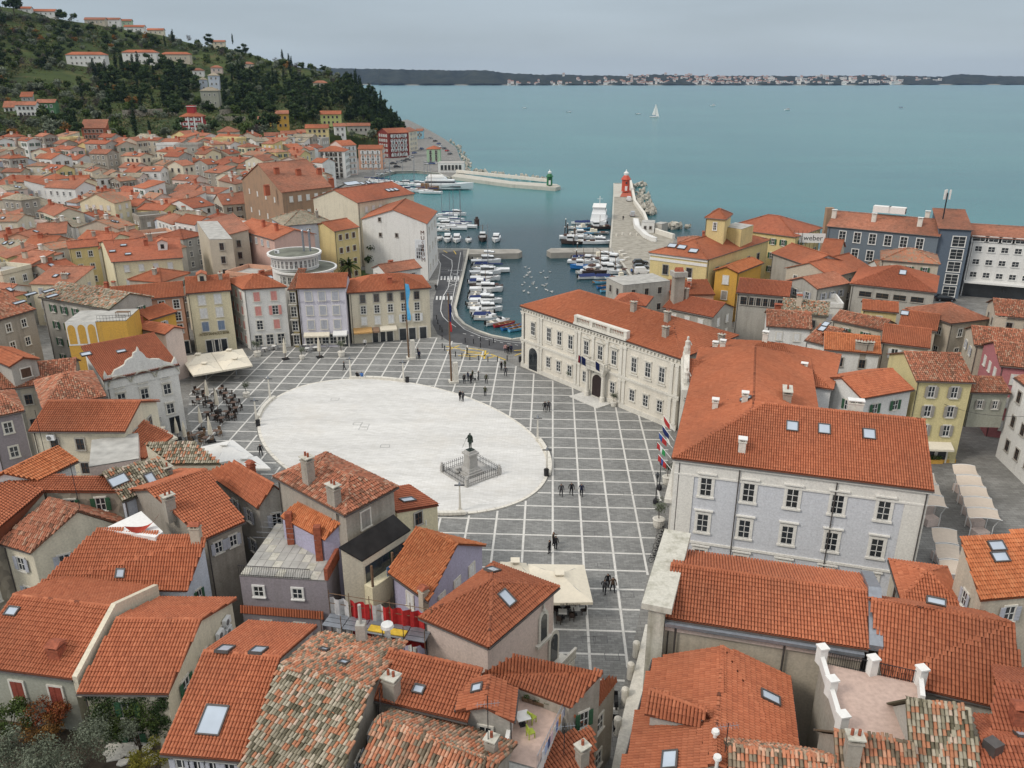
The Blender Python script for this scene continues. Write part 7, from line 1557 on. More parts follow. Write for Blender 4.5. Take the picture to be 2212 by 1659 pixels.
# ================================================================== people
BASES = {'black coat': (.012,.012,.014),'dark grey jacket': (.05,.05,.055),'olive jacket': (.05,.055,.03),'navy jacket': (.015,.02,.05),'brown coat': (.07,.045,.03),'white jacket': (.55,.55,.53),'pink coat': (.5,.28,.27),'blue jacket': (.06,.16,.42)}
JM = {k: plain('coat_' + k.replace(' ','_'),c,.85) for k,c in BASES.items()}
def person(px,py,pose,coat,rz,label,z=None,sc=1.0):
 p = P(px,py); p.z = (.145 if inell(p) else .01) if z is None else z
 if z is not None: p = P(px,py,z)
 o = link('person',PM[pose]); o.location = p; o.rotation_euler.z = rz; o.scale = (sc * 1.22,sc * 1.22,sc)
 for s_ in o.material_slots:
  if s_.material == M_JACK: s_.link = 'OBJECT'; s_.material = JM[coat]
 return tag(o,label,'person','people on the square')
for a in [(1212,1071.5,'walk','dark grey jacket',0,'person in dark grey jacket, left of three walking abreast'),(1234,1069,'walk','black coat',.1,'person in black, middle of three walking abreast'),(1255.5,1071.5,'walk','navy jacket',-.1,'person in navy jacket, right of three walking abreast'),
          (1177,889,'walk','black coat',.2,'person in black walking, left of a pair on the grid paving'),(1185,888,'walk','dark grey jacket',.1,'person in grey walking, right of a pair on the grid paving'),
          (1200,1187,'stand','black coat',2.6,'person in long black coat standing right in a group of three'),(1195,1178,'phone','brown coat',1.2,'person in brown raising an arm behind two others'),(1187,1196,'stand','black coat',-2.0,'person in black with dark bag standing left in a group of three'),
          (1305,1283,'walk','dark grey jacket',2.9,'person in dark jacket walking up the street'),(1312,1270,'stand','black coat',.3,'person in black beside the cream cafe parasol'),(1323,1278,'walk','brown coat',.2,'person in dark skirt and brown coat beside the cafe parasol'),
          (1003,828.5,'stand','black coat',.5,'person in black at the left end of the tour group'),(1011,823,'stand','navy jacket',2.0,'person in navy second from left in the tour group'),(1017,828,'stand','black coat',1.0,'person in black at the front of the tour group'),(1021,820,'stand','olive jacket',-2,'person in olive at the back of the tour group'),(1026,827,'stand','white jacket',3,'person in white jacket in the tour group'),(1033,821,'phone','dark grey jacket',1.6,'person in grey at the right end of the tour group'),(1050.5,828.5,'walk','olive jacket',.2,'person in olive jacket walking alone right of the tour group'),
          (1083,800,'stand','black coat',1,'person in black standing left of two others near the town hall'),(1091,797,'stand','olive jacket',-1,'person in olive behind the pair near the town hall'),(1092,812,'walk','dark grey jacket',.3,'person in grey walking towards the tour group'),
          (903,770,'stand','black coat',2,'person in black left of a pair by the flagpole base'),(906,776,'stand','navy jacket',1,'person in navy right of a pair by the flagpole base'),(1009,768,'walk','olive jacket',-1,'person in olive coat walking over the yellow road marking'),
          (1092,762,'stand','pink coat',0,'person in pale pink coat by the road'),(1098,765,'stand','black coat',.6,'person in black right of the pink coat by the road'),(1104,763,'stand','navy jacket',-.5,'person in navy at the town hall corner by the road'),(744,800,'walk','black coat',-1.3,'person in black striding alone at the far left of the square'),
          (789,750,'stand','white jacket',0,'person in white jacket at the souvenir shop'),(942,628,'walk','black coat',0,'person in black on the pavement by the museum corner'),(994,867,'stand','black coat',.9,'person in black left of a pair on the white oval'),(1000,868.5,'stand','dark grey jacket',-.6,'person with backpack right of a pair on the white oval'),
          (1048,856,'phone','olive jacket',3,'person in olive photographing beside the oval'),(564,984,'walk','black coat',.7,'person in black at the left rim of the oval'),(1346,476,'walk','black coat',0,'person in black walking on the east mole'),(1364,593,'stand','blue jacket',0,'person in blue standing by the parked cars'),(1367,596,'stand','black coat',1,'person in black standing by the parked cars'),(1128,778,'stand','white jacket',1,'person in white top at the town hall corner'),(538,795,'walk','black coat',1,'person in black beside the large cream parasols')]: person(*a)
for px,py,coat,rz,lab in ((772,819,'black coat',2.8,'person in black sitting on the far stone bench'),(782,819.5,'blue jacket',3.2,'person in blue sitting on the far stone bench')):
 o = person(px,py,'sit',coat,rz,lab); o.location.z = -.32
# ================================================================== lamps, flagpoles, bollards, bins, parasols
mb = MB(); mb.box((0,0,.12),(.5,.5,.24),M_STONE); mb.build  # base
lamp = thing('street_lamp','x','lamp'); mb.build('base',lamp); mb = MB(); mb.box((0,0,1.9),(.3,.3,3.4),M_STONE,0,.45); mb.build('post',lamp); mb = MB(); mb.box((0,0,3.45),(1.2,.25,.07),M_IRON); mb.lathe([(.05,3.4),(.2,3.5),(.05,3.9)],M_ZINC,n=8); mb.build('lamp_head',lamp)
LP_ = Proto(lamp)
for px,py,lab in ((758,817,'left of the far bench'),(872,825,'right of the far bench'),(1161,952,'above the right bench'),(1181,1024,'beside the black bin at the right rim'),(994,1104,'at the near rim in front of the monument'),(584,862,'at the upper left rim'),(555,912,'at the lower left rim')): LP_.put(P(px,py,.1),0,'slender stone street lamp on the rim of the oval ' + lab,'lamps round the oval')
LP_.drop()
lan = thing('lantern','x','lamp'); mb = MB(); mb.lathe([(.28,0),(.34,.3),(.3,.6),(.1,.7),(.06,1.0),(.05,3.4),(.1,3.45)],M_IRON,n=8); mb.build('post',lan); mb = MB(); mb.lathe([(.12,3.45),(.24,3.9),(.26,3.95),(.06,4.2),(.03,4.35)],M_GLASS,n=6); mb.build('lantern_head',lan)
LA = Proto(lan); LA.put(P(1416,1088),0,'black cast iron lantern beside the olive pot in front of the court house','lanterns'); LA.put(P(1424,1058),0,'black cast iron lantern on a white pot by the court house steps','lanterns'); LA.drop()
for px,py,top,flagc,fl,lab in ((888,775,600,FL,(612,690),'tall wooden flagpole with long light blue banner on a stone base'),(980,826,632,FN,(655,715),'tall wooden flagpole with dark folded flag on a stone base')):
 p = P(px,py); zt = zb(top,py); root = thing('flagpole',lab,'flagpole',p); mb = MB(); mb.box((0,0,.2),(1.5,1.5,.4),M_STONE,.3); mb.box((.35,0,1.9),(.9,.9,3.4),M_STONE,.3,.8); mb.build('base',root); mb = MB(); mb.tube((-.35,-.3,.3),(-.5,-.3,zt),.17,M_WOOD,8,.08); mb.build('pole',root)
 z0,z1 = zb(fl[1],py),zb(fl[0],py); mb = MB(); n_ = 8
 for i in range(n_):
  za,zc = z1 - (z1 - z0) * i / n_,z1 - (z1 - z0) * (i + 1) / n_; wa,wc = (.9 + .25 * math.sin(i * 1.1)),(.9 + .25 * math.sin((i + 1) * 1.1)); ya,yc = .2 * math.sin(i * .8),.2 * math.sin((i + 1) * .8)
  if flagc is FN: wa,wc = wa * .4,wc * .4
  else: wa,wc = wa * .7,wc * .7
  mb.hexa([(-.42,-.3,zc),(-.42 + wc,-.3 + yc,zc - .1),(-.42 + wc,-.27 + yc,zc - .1),(-.42,-.27,zc)],[(-.42,-.3,za),(-.42 + wa,-.3 + ya,za - .1),(-.42 + wa,-.27 + ya,za - .1),(-.42,-.27,za)],flagc if flagc is FL else (FR if i > 4 else FN))
 mb.build('flag',root)
bol = thing('bollard','x','bollard'); mb = MB(); mb.lathe([(.11,0),(.09,.1),(.08,.75),(.12,.8),(.11,.92),(.04,1.0)],M_IRON,n=8); mb.build('post',bol); BO = Proto(bol)
pts_ = [(955.5,752),(960.5,757),(970.5,765),(984,770),(998,774),(1015,777),(1034,778.5),(1054,781),(1075,781),(1095.5,778.5),(950.5,712),(955,717),(955,733),(1005,740),(1023,742),(1038,737),(1038,751),(1057,746),(1066,741),(943,690),(946,700)]
for i,(x,y) in enumerate(pts_): BO.put(P(x,y),0,('black iron bollard between square and road, %s from the left' % ordn(i)) if i < 10 else 'black iron bollard on the road side, %s from the museum corner' % ordn(i - 10),'black bollards along the road')
BO.drop()
binp = thing('litter_bin','x','bin'); mb = MB(); mb.lathe([(.3,0),(.33,.95),(.3,1.0)],M_IRON,n=12); mb.build('body',binp); mb = MB(); mb.lathe([(.34,.95),(.34,1.03),(.2,1.08)],M_TYRE,n=12); mb.build('rim',binp); BI = Proto(binp)
for (x,y,l) in ((1180,1029,'black litter bin at the right rim of the oval'),(558,921,'black litter bin at the left rim of the oval'),(880,827,'black litter bin right of the far lamp'),(1124,782,'black litter bin at the corner of the town hall')): BI.put(P(x,y),0,l,'litter bins')
BI.drop()
def open_parasol(label,corners,ztop,mat,zl=2.6,name='parasol'):
 q = [P(x,y,zl) for x,y in corners]; c = sum(q,Vector()) / 4; root = thing(name,label,'parasol',(c.x,c.y,0)); apex = Vector((0,0,ztop)); mb = MB(); off = Vector((c.x,c.y,0)); q = [p - off for p in q]; n_ = len(q)
 for i in range(n_):
  a,b = q[i],q[(i + 1) % n_]; mid_ = (a + b) / 2; sag = Vector((0,0,.08)); a2,b2 = a + (apex - a) * .5 - sag,b + (apex - b) * .5 - sag; m2 = (a2 + b2) / 2
  mb.face([a,mid_,m2,a2],mat); mb.face([mid_,b,b2,m2],mat); mb.face([a2,b2,apex],mat)
  mb.face([a,b,b - Vector((0,0,.28)),a - Vector((0,0,.28))],mat)
 mb.build('canopy',root); mb = MB(); mb.box(apex + Vector((0,0,.06)),(.9,.9,.12),mat); mb.build('vent',root); mb = MB(); mb.tube((0,0,0),apex,.06,M_ZINC,6); mb.build('pole',root)
 mb = MB(); mb.box((0,0,.06),(.9,.9,.12),M_CONC); mb.build('foot',root)
 for p in q: mb = MB(); mb.tube(apex - Vector((0,0,.1)),p + Vector((0,0,.0)) - Vector((0,0,.06)),.02,M_ZINC,4); mb.build('rib',root)
 return root
C0,C1,C2,C3 = (388,770),(524,753),(546,789),(417,811)
def lerp2(u,v): return tuple((1 - v) * ((1 - u) * C0[i] + u * C1[i]) + v * ((1 - u) * C3[i] + u * C2[i]) for i in (0,1))
for i,l in ((0,'back left'),(1,'back right')):
 for j,l2 in ((0,'back'),(1,'front')):
  u0,u1,v0,v1 = i / 2 + .003,i / 2 + .497,j / 2 + .003,j / 2 + .497; open_parasol('large cream square parasol, %s %s of four joined over the cafe' % (l2,'left' if i == 0 else 'right'),[lerp2(u0,v1),lerp2(u1,v1),lerp2(u1,v0),lerp2(u0,v0)],3.5,M_CREAM)
open_parasol('white square parasol nearest the oval beside the old tile lean-to',[(468,1000),(548,985),(503,950),(430,966)],3.6,M_TRIM); open_parasol('white square parasol partly hidden behind the orange gable roof',[(480,1012),(585,1012),(555,985),(500,992)],3.3,M_TRIM); open_parasol('cream parasol beside the door of the baroque house',[(352,956),(384,945),(345,920),(316,924)],3.3,M_CREAM)
k_ = open_parasol('large cream cafe parasol with lettering beside the gothic palace',[(1150,1303),(1281,1301),(1262,1220),(1140,1218)],3.7,M_CREAM); k2 = open_parasol('cream cafe parasol half hidden behind the gothic palace',[(1085,1240),(1150,1245),(1137,1216),(1080,1213)],3.5,M_CREAM)
o = link('lettering',text_mesh('na Kavarna',.42,M_IRON,'lettering'),k_); q = P(1232,1304,2.46); o.location = (q.x - k_.location.x,q.y - k_.location.y - .12,2.46); o.rotation_euler = (R(90),0,0)
cp = thing('closed_parasol','x','parasol'); mb = MB(); mb.lathe([(.07,1.0),(.3,1.1),(.26,1.8),(.2,2.6),(.06,3.4),(.02,3.6)],M_CREAM,n=9); mb.build('folded_canopy',cp); mb = MB(); mb.tube((0,0,0),(0,0,1.2),.05,M_WOOD,6); mb.build('pole',cp); mb = MB(); mb.box((0,0,.08),(1.0,1.0,.16),M_TYRE,.3); mb.build('foot',cp); CPP = Proto(cp)
for (x,y,s_,l) in ((617,776,1.15,'left of two in front of the hotel'),(691,772,1.15,'right of two in front of the hotel'),(450,868,1.05,'back left among the dark cafe chairs'),(471,889,1.1,'between the two rows of dark cafe chairs'),(436,927,1.0,'beside the barrel left of the cafe tables'),(457,954,1.1,'over the folding chairs near the white parasol'),(402,957,.95,'right of two by the baroque house wall'),(385,949,.95,'left of two by the baroque house wall')): CPP.put(P(x,y),.2,'folded cream parasol ' + l,'folded parasols',s_)
CPP.drop()
# ================================================================== tables and chairs
def mk_table(mat,name='cafe_table',w_=.8):
 r = thing(name,'x','table'); mb = MB(); mb.box((0,0,.74),(w_,w_,.05),mat); mb.build('table_top',r); mb = MB(); mb.tube((0,0,0),(0,0,.72),.04,M_IRON,6); mb.build('leg',r); mb = MB(); mb.box((0,0,.02),(.45,.45,.04),M_IRON); mb.build('foot',r); return Proto(r)
def mk_chair(mat):
 r = thing('cafe_chair','x','chair'); mb = MB(); mb.box((0,0,.45),(.46,.46,.07),mat); mb.build('seat',r); mb = MB(); mb.box((0,.22,.72),(.46,.05,.5),mat); mb.build('backrest',r)
 for sx in (-.2,.2):
  for sy in (-.2,.2): mb = MB(); mb.box((sx,sy,.21),(.05,.05,.42),mat); mb.build('leg',r)
 return Proto(r)
TD,TW_,CD = mk_table(plain('dark_table',(.13,.075,.05),.5)),mk_table(M_TRIM),mk_chair(plain('dark_rattan',(.04,.028,.022),.8)); CW = mk_chair(plain('grey_chair',(.35,.35,.35),.6)); CB = mk_chair(M_WOOD)
tn = 0
def seat_set(px,py,tb,ch,n,lab,z=0.0,where=''):
 global tn
 p = P(px,py,z); tb.put(p,rt.uniform(-.2,.2),'%s table %s' % (lab,where),'cafe tables'); a0 = rt.uniform(0,6.28)
 for i in range(n): a = a0 + i * 6.28 / n; c = ch.put(p + Vector((math.cos(a),math.sin(a),0)) * .85,a - math.pi / 2,'%s chair at the table %s' % (lab,where),'chairs at the table %s' % where)
for k,(x,y) in enumerate([(428,850),(447,858),(430,872),(455,880),(447,900),(463,907),(478,848),(488,858),(498,868),(505,878),(510,890),(488,898),(500,905),(480,912)]): seat_set(x,y,TD,CD,3,'dark brown cafe',0,'%s from the back in the outdoor cafe at left' % ordn(k))
for k,(x,y) in enumerate([(432,945),(445,955),(418,950),(468,940)]): seat_set(x,y,TD,CB,3,'folding wooden cafe',0,'%s among the folded parasols at left' % ordn(k))
for k,(x,y) in enumerate([(592,755),(572,760),(660,752),(680,750),(706,749),(664,760),(682,758)]): seat_set(x,y,TW_,CW,3,'white hotel terrace',0,'%s from the left in front of the hotel' % ordn(k))
for k,(x,y) in enumerate([(1242,1328),(1215,1335),(1222,1315)]): seat_set(x,y,TW_,CD,3,'white topped cafe',0,'%s under the lettered parasol' % ordn(k))
for k,(x,y) in enumerate([(430,800),(450,806),(475,800),(500,795),(520,790)]): seat_set(x,y,TD,CD,4,'dark cafe',0,'%s under the joined cream parasols' % ordn(k))
for t_ in (TD,TW_,CD,CW,CB): t_.drop()
# ================================================================== planters with olive trees, palm, other garden trees
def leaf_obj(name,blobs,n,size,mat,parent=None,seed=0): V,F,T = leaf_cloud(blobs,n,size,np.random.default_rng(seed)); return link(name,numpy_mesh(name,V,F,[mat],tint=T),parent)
pl = thing('potted_olive','x','plant'); mb = MB(); mb.lathe([(.42,0),(.5,.25),(.52,.7),(.58,.8),(.5,.85)],M_STONE,n=14); mb.build('pot',pl); mb = MB(); mb.tube((0,0,.8),(.05,0,1.9),.05,M_BARK,6,.03); mb.build('trunk',pl); leaf_obj('crown',[((rt.gauss(0,.3),rt.gauss(0,.3),2.1 + rt.gauss(0,.25)),(.45,.45,.4)) for _ in range(7)],420,.085,LM['olive'],pl,4); PL = Proto(pl)
for (x,y,s_,l) in ((1422,1137,1.25,'white pot with olive tree nearest the bicycles at the court house'),(1441,1044,1.2,'white pot with olive tree beyond the lanterns at the court house'),(1231,832,1.0,'white pot with small tree left of the town hall portal'),(1325.5,878,.9,'white pot with shrub right of the town hall portal'),(653,776,.9,'pot with shrub between the folded parasols at the hotel'),(738,770,1.2,'pot with bushy tree at the hotel corner'),(557,770,1.2,'pot with olive tree at the pink shuttered house'),(533,858,1.0,'pot with small tree beside the dark cafe chairs')): PL.put(P(x,y),rt.uniform(0,6),l,'potted trees on the square',s_)
PL.drop()
root = thing('palm_tree','bushy green palm in the garden behind the cream house','tree',P(757,612,0)); mb = MB(); mb.tube((0,0,0),(0,0,4.5),.35,M_BARK,8,.3); mb.build('trunk',root); mb = MB()
for i in range(34):
 th,el = rt.uniform(0,6.28),rt.uniform(-.3,1.2); prev = Vector((0,0,4.5)); d = Vector((math.cos(th) * math.cos(el),math.sin(th) * math.cos(el),math.sin(el)))
 for s_ in range(5):
  nx = prev + d * .62; d = (d - Vector((0,0,.28))).normalized(); sd_ = d.cross(Vector((0,0,1))).normalized() * (.42 - .07 * s_); mb.face([prev - sd_ - Vector((0,0,.15)),prev,nx,nx - sd_ * .8 - Vector((0,0,.15))],LM['green']); mb.face([prev + sd_ - Vector((0,0,.15)),prev,nx,nx + sd_ * .8 - Vector((0,0,.15))],LM['green']); prev = nx
o = mb.build('fronds',root); a_ = o.data.attributes.new('tint','FLOAT','POINT'); a_.data.foreach_set('value',np.random.default_rng(1).random(len(o.data.vertices)).astype(np.float32))
tree('pine',1,P(819,590,0),1.0,0,'dense dark tree in front of the museum wall',None,'tree'); tree('green',0,P(850,604,0),.6,1,'round green shrub under the metal roof deck',None,'shrub')
# --- garden at the lower left corner
garden = kind(sheet('garden_ground',[(-120,1500),(345,1490),(350,1760),(-120,1790)],4.0,plain('garden_soil',(.07,.055,.04),.95,var=.4,scale=1.5)),'structure')
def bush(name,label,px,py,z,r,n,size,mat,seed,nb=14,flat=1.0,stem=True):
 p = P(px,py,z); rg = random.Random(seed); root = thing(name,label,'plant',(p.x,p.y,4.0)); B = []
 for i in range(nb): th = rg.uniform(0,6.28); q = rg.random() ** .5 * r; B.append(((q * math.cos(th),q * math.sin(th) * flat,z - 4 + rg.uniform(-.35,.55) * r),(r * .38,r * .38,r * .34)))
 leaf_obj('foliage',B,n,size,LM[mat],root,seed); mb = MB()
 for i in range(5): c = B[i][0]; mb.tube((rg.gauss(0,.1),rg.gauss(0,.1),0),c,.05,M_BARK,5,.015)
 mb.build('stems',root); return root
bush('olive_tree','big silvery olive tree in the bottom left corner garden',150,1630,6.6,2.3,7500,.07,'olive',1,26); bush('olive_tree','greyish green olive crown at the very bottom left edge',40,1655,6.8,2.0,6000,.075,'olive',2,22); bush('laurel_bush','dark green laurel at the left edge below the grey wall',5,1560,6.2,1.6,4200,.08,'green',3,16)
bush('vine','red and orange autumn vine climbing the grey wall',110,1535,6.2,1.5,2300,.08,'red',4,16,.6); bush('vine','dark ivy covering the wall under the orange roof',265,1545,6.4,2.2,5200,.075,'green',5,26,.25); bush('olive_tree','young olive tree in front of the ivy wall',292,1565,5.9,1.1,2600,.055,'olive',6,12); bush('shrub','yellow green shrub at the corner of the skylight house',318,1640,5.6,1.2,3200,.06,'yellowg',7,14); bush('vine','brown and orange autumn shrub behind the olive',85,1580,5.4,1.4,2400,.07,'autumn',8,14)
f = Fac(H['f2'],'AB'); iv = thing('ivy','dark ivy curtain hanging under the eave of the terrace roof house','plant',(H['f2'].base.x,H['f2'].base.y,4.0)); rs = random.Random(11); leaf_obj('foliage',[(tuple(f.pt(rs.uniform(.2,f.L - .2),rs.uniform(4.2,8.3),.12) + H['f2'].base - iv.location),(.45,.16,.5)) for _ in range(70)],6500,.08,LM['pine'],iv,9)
for i in range(34):
 x,y = 232 + rs.random() * 100,1565 + rs.random() * 85; p = P(x,y,4.03); a = rs.uniform(0,6.28); n_ = rs.choice((4,5,6)); q = [p + Vector((math.cos(a + 6.28 * k / n_),math.sin(a + 6.28 * k / n_),0)) * rs.uniform(.28,.55) for k in range(n_)]; mb = MB(); mb.hexa(q,[v + Vector((0,0,.05 + .004 * i)) for v in q],M_STONE); mb.build('path_stone',garden)
root = thing('garden_bench','dark wooden bench in the garden below the ivy wall','bench',P(220,1575,4.0),.1); 
for nm,c,s_ in (('seat',(0,0,.45),(1.6,.5,.08)),('backrest',(0,.28,.75),(1.6,.07,.5)),('leg',(-.7,0,.2),(.08,.45,.4)),('leg',(.7,0,.2),(.08,.45,.4))): mb = MB(); mb.box(c,s_,plain('black_wood',(.025,.02,.018),.8)); mb.build(nm,root)
# ================================================================== boats
def hull_mesh(name,L_,W_,Hh,mat,inner=None,sheer=.25,nst=9,stern=.75):
 mb = MB(); rings = []
 for i in range(nst):
  t_ = i / (nst - 1); x = -L_ / 2 + L_ * t_; w_ = W_ / 2 * (stern + (1 - stern) * min(1,t_ * 2.2)) * (1 - max(0,(t_ - .55) / .45) ** 2.2 * .97); z = Hh * (1 + sheer * t_ * t_)
  rings.append([(x - .0,-w_,z),(x - L_ * .02 * t_,-w_ * .86,Hh * .25),(x - L_ * .06 * t_,0,-.3),(x - L_ * .02 * t_,w_ * .86,Hh * .25),(x,w_,z)])
 for i in range(nst - 1):
  for k in range(4): mb.face([rings[i][k],rings[i][k + 1],rings[i + 1][k + 1],rings[i + 1][k]],mat)
 mb.face(rings[0],mat); dm = inner or mat; dz = -.06 if inner is None else -Hh * .5
 for i in range(nst - 1):
  a,b,c,d = (Vector(rings[i][0]),Vector(rings[i][4]),Vector(rings[i + 1][4]),Vector(rings[i + 1][0])); k = .9
  if inner is not None:
   in_ = [Vector((p.x,p.y * .86,p.z)) for p in (a,b,c,d)]; lo = [Vector((p.x,p.y * .8,Hh * .35)) for p in (a,b,c,d)]; mb.face(lo,inner); mb.face([a,in_[0],in_[3],d],mat); mb.face([b,in_[1],in_[2],c],mat); mb.face([in_[0],lo[0],lo[3],in_[3]],inner); mb.face([in_[1],lo[1],lo[2],in_[2]],inner)
  else: mb.face([p + Vector((0,0,dz)) for p in (a,b,c,d)],dm)
 return mb.mesh(name)
M_HULLB,M_TEAK,M_NAVY,M_REDB,M_SKYB,M_DKB = plain('boat_blue',(.03,.16,.42),.4),plain('teak',(.25,.14,.07),.6),plain('navy_cover',(.02,.035,.12),.8),plain('boat_red',(.40,.03,.04),.4),plain('boat_light_blue',(.16,.42,.62),.4),plain('dark_boat',(.06,.045,.04),.7)
def boat(kind_):
 r = thing('boat','x','boat')
 if kind_ == 'motor':
  link('hull',hull_mesh('hull',5.6,2.1,.75,M_WHITE,M_CONC),r); mb = MB(); mb.box((.7,0,.95),(1.6,1.5,.55),M_WHITE,0,.8); mb.build('console',r); mb = MB(); mb.box((.35,0,1.35),(.5,1.3,.4),M_GLASS,0,.8); mb.build('windscreen',r); mb = MB(); mb.box((-2.95,0,.75),(.4,.4,.9),M_TYRE,0,.8); mb.build('outboard_motor',r); mb = MB(); mb.box((-1.4,0,.55),(.5,1.5,.35),M_CREAM); mb.build('bench',r)
 elif kind_ == 'covered':
  link('hull',hull_mesh('hull',5.8,2.1,.7,M_WHITE),r); mb = MB(); mb.hexa([(-2.6,-.85,.72),(1.6,-.9,.78),(1.6,.9,.78),(-2.6,.85,.72)],[(-2.2,-.1,1.3),(1.2,-.1,1.4),(1.2,.1,1.4),(-2.2,.1,1.3)],M_NAVY); mb.build('tarpaulin',r); mb = MB(); mb.box((-3.0,0,.7),(.4,.4,.9),M_TYRE,0,.8); mb.build('outboard_motor',r)
 elif kind_ == 'cruiser':
  link('hull',hull_mesh('hull',8.2,2.8,1.05,M_WHITE),r); mb = MB(); mb.box((.5,0,1.6),(3.6,2.1,1.1),M_WHITE,0,.8); mb.build('cabin',r); mb = MB(); mb.box((.5,0,1.75),(3.45,2.06,.45),M_GLASS,0,.93); mb.build('window_band',r); mb = MB(); mb.box((-.2,0,2.25),(2.2,1.9,.12),M_WHITE); mb.build('roof',r); mb = MB()
  for sy in (-1,1): mb.tube((1.6,sy * 1.1,1.2),(3.9,sy * .15,2.0),.03,M_ZINC,4)
  mb.build('bow_rail',r)
 elif kind_ == 'row':
  link('hull',hull_mesh('hull',4.8,1.7,.6,M_HULLB,M_TEAK,.35,9,.6),r)
  for x in (-1.2,.2,1.3): mb = MB(); mb.box((x,0,.5),(.3,1.35 if x < 1 else .9,.05),M_TEAK); mb.build('thwart',r)
 elif kind_ == 'sail':
  link('hull',hull_mesh('hull',10,3.1,1.0,M_WHITE),r); mb = MB(); mb.box((.6,0,1.25),(4.2,1.8,.5),M_WHITE,0,.8); mb.build('coach_roof',r); mb = MB(); mb.box((.6,0,1.27),(4.0,1.72,.18),M_GLASS,0,.95); mb.build('window_band',r); mb = MB(); mb.tube((.9,0,1),(.9,0,13),.09,M_ZINC,6,.06); mb.tube((.9,-.9,8),(.9,.9,8),.03,M_ZINC,4); mb.build('mast',r); mb = MB(); mb.tube((.9,0,2.3),(-3.2,0,2.2),.18,M_NAVY,6); mb.build('boom',r); mb = MB()
  for e in ((4.8,0,1.2),(-4.9,0,1.1),(.7,-1.4,1.0),(.7,1.4,1.0)): mb.tube((.9,0,12.9),e,.015,M_ZINC,3)
  mb.build('rigging',r)
 elif kind_ == 'fishing':
  link('hull',hull_mesh('hull',9,3.0,1.0,M_DKB,None,.5),r); mb = MB(); mb.box((1.6,0,1.9),(2.0,1.9,1.8),M_WHITE,0,.92); mb.build('wheelhouse',r); mb = MB(); mb.box((1.6,0,2.2),(1.95,1.92,.5),M_GLASS,0,.98); mb.build('window_band',r); mb = MB(); mb.tube((.2,0,1),(.2,0,5),.07,M_WOOD,6); mb.tube((.2,0,2.5),(-3.2,0,3.8),.05,M_WOOD,5); mb.build('mast',r); mb = MB(); mb.blob((-2.4,0,1.2),(1.1,.9,.4),plain('nets',(.10,.06,.05),1,var=.5,scale=5),8,.4,3); mb.build('nets',r); mb = MB(); mb.box((-1.2,.7,1.2),(.7,.5,.4),M_CREAM); mb.build('fish_box',r)
 elif kind_ == 'flat':
  link('hull',hull_mesh('hull',7,2.4,.7,plain('grey_boat',(.30,.29,.27),.7),M_DKB),r); mb = MB(); mb.box((-1.5,0,1.1),(1.2,1.4,1.3),M_CREAM,0,.9); mb.build('wheelhouse',r); mb = MB(); mb.box((1.2,.2,.6),(1.6,1.1,.5),plain('crates',(.20,.09,.06),.9,var=.5,scale=4)); mb.build('crates',r); mb = MB(); mb.tube((0,0,.5),(0,0,3.2),.05,M_IRON,5); mb.build('mast',r)
 return r
BK = {k: Proto(boat(k)) for k in ('motor','covered','cruiser','row','sail','fishing','flat')}
BW = {'motor': 'small white motorboat','covered': 'white boat under a navy tarpaulin','cruiser': 'white cabin cruiser','row': 'blue rowing boat','sail': 'white sailing yacht with bare mast','fishing': 'fishing boat with white wheelhouse','flat': 'open work boat with crates'}
def put_boat(k,px,py,rz,label,group,sc=1.0,mats=None): return BK[k].put(P(px,py,SEA),rz,label,group,sc,mats)
seq = ['cruiser','motor','cruiser','covered','motor','sail','cruiser','motor','cruiser','covered','motor','fishing','cruiser','motor','motor','covered','cruiser','motor','motor','cruiser','motor','covered','motor']
for i,k in enumerate(seq):
 t_ = i / (len(seq) - 1); y = 557 + 134 * t_; xq = np.interp(y,[538,595,665,690,700],[1013,1000,983,992,1003]); L_ = {'cruiser': 8.2,'sail': 10,'fishing': 9}.get(k,5.7); x = xq + (L_ * .5 + 1.8 + rt.uniform(0,.8)) * (7 + 3.6 * t_)
 put_boat(k,x,y,rt.gauss(0,.07) + (math.pi if rt.random() < .25 else 0),'%s, %s from the top in the row along the left quay' % (BW[k],ordn(i)),'boats along the left quay',rt.uniform(.9,1.05))
R_ = {'boat_blue': M_REDB}; S_ = {'boat_blue': M_SKYB}
for k,x,y,rz,lab,m_ in (('motor',1076,700,.5,'white open motorboat at the curved quay next to a red boat',None),('row',1090,704,.5,'red rowing boat at the curved quay',R_),('row',1106,710,.55,'bright blue rowing boat next to the red one',None),('row',1121,713,.6,'light blue rowing boat nearest the town hall corner',S_),('row',1300,612,3.3,'blue and white rowing boat topmost by the east quay',S_),('row',1310,622,.3,'blue rowing boat second by the east quay',None),('row',1318,630,.25,'light blue rowing boat partly behind the town hall roof',S_),('row',1335,637,.25,'blue rowing boat half hidden by the town hall roof',None)): put_boat(k,x,y,rz,lab,'rowing boats',1.05,m_)
for i,(k,x,y) in enumerate([('motor',949,522),('cruiser',967,524),('cruiser',987,525),('motor',1012,526),('fishing',1043,522),('cruiser',1072,524)]): put_boat(k,x,y - 4,-math.pi / 2 + rt.gauss(0,.05),'%s with its bow to the quay end, %s from the left' % (BW[k],ordn(i)),'boats at the quay end',1.0)
for i,(x,y,k) in enumerate([(960,470,'sail'),(975,478,'sail'),(990,486,'sail'),(1000,492,'sail'),(965,490,'cruiser'),(955,500,'motor'),(985,466,'cruiser'),(978,496,'sail')]): put_boat(k,x,y,rt.choice((0,math.pi)) + rt.gauss(-.15,.08),'%s beside the museum, %s nearest its wall' % (BW[k],ordn(i)),'boats beside the museum',1.0)
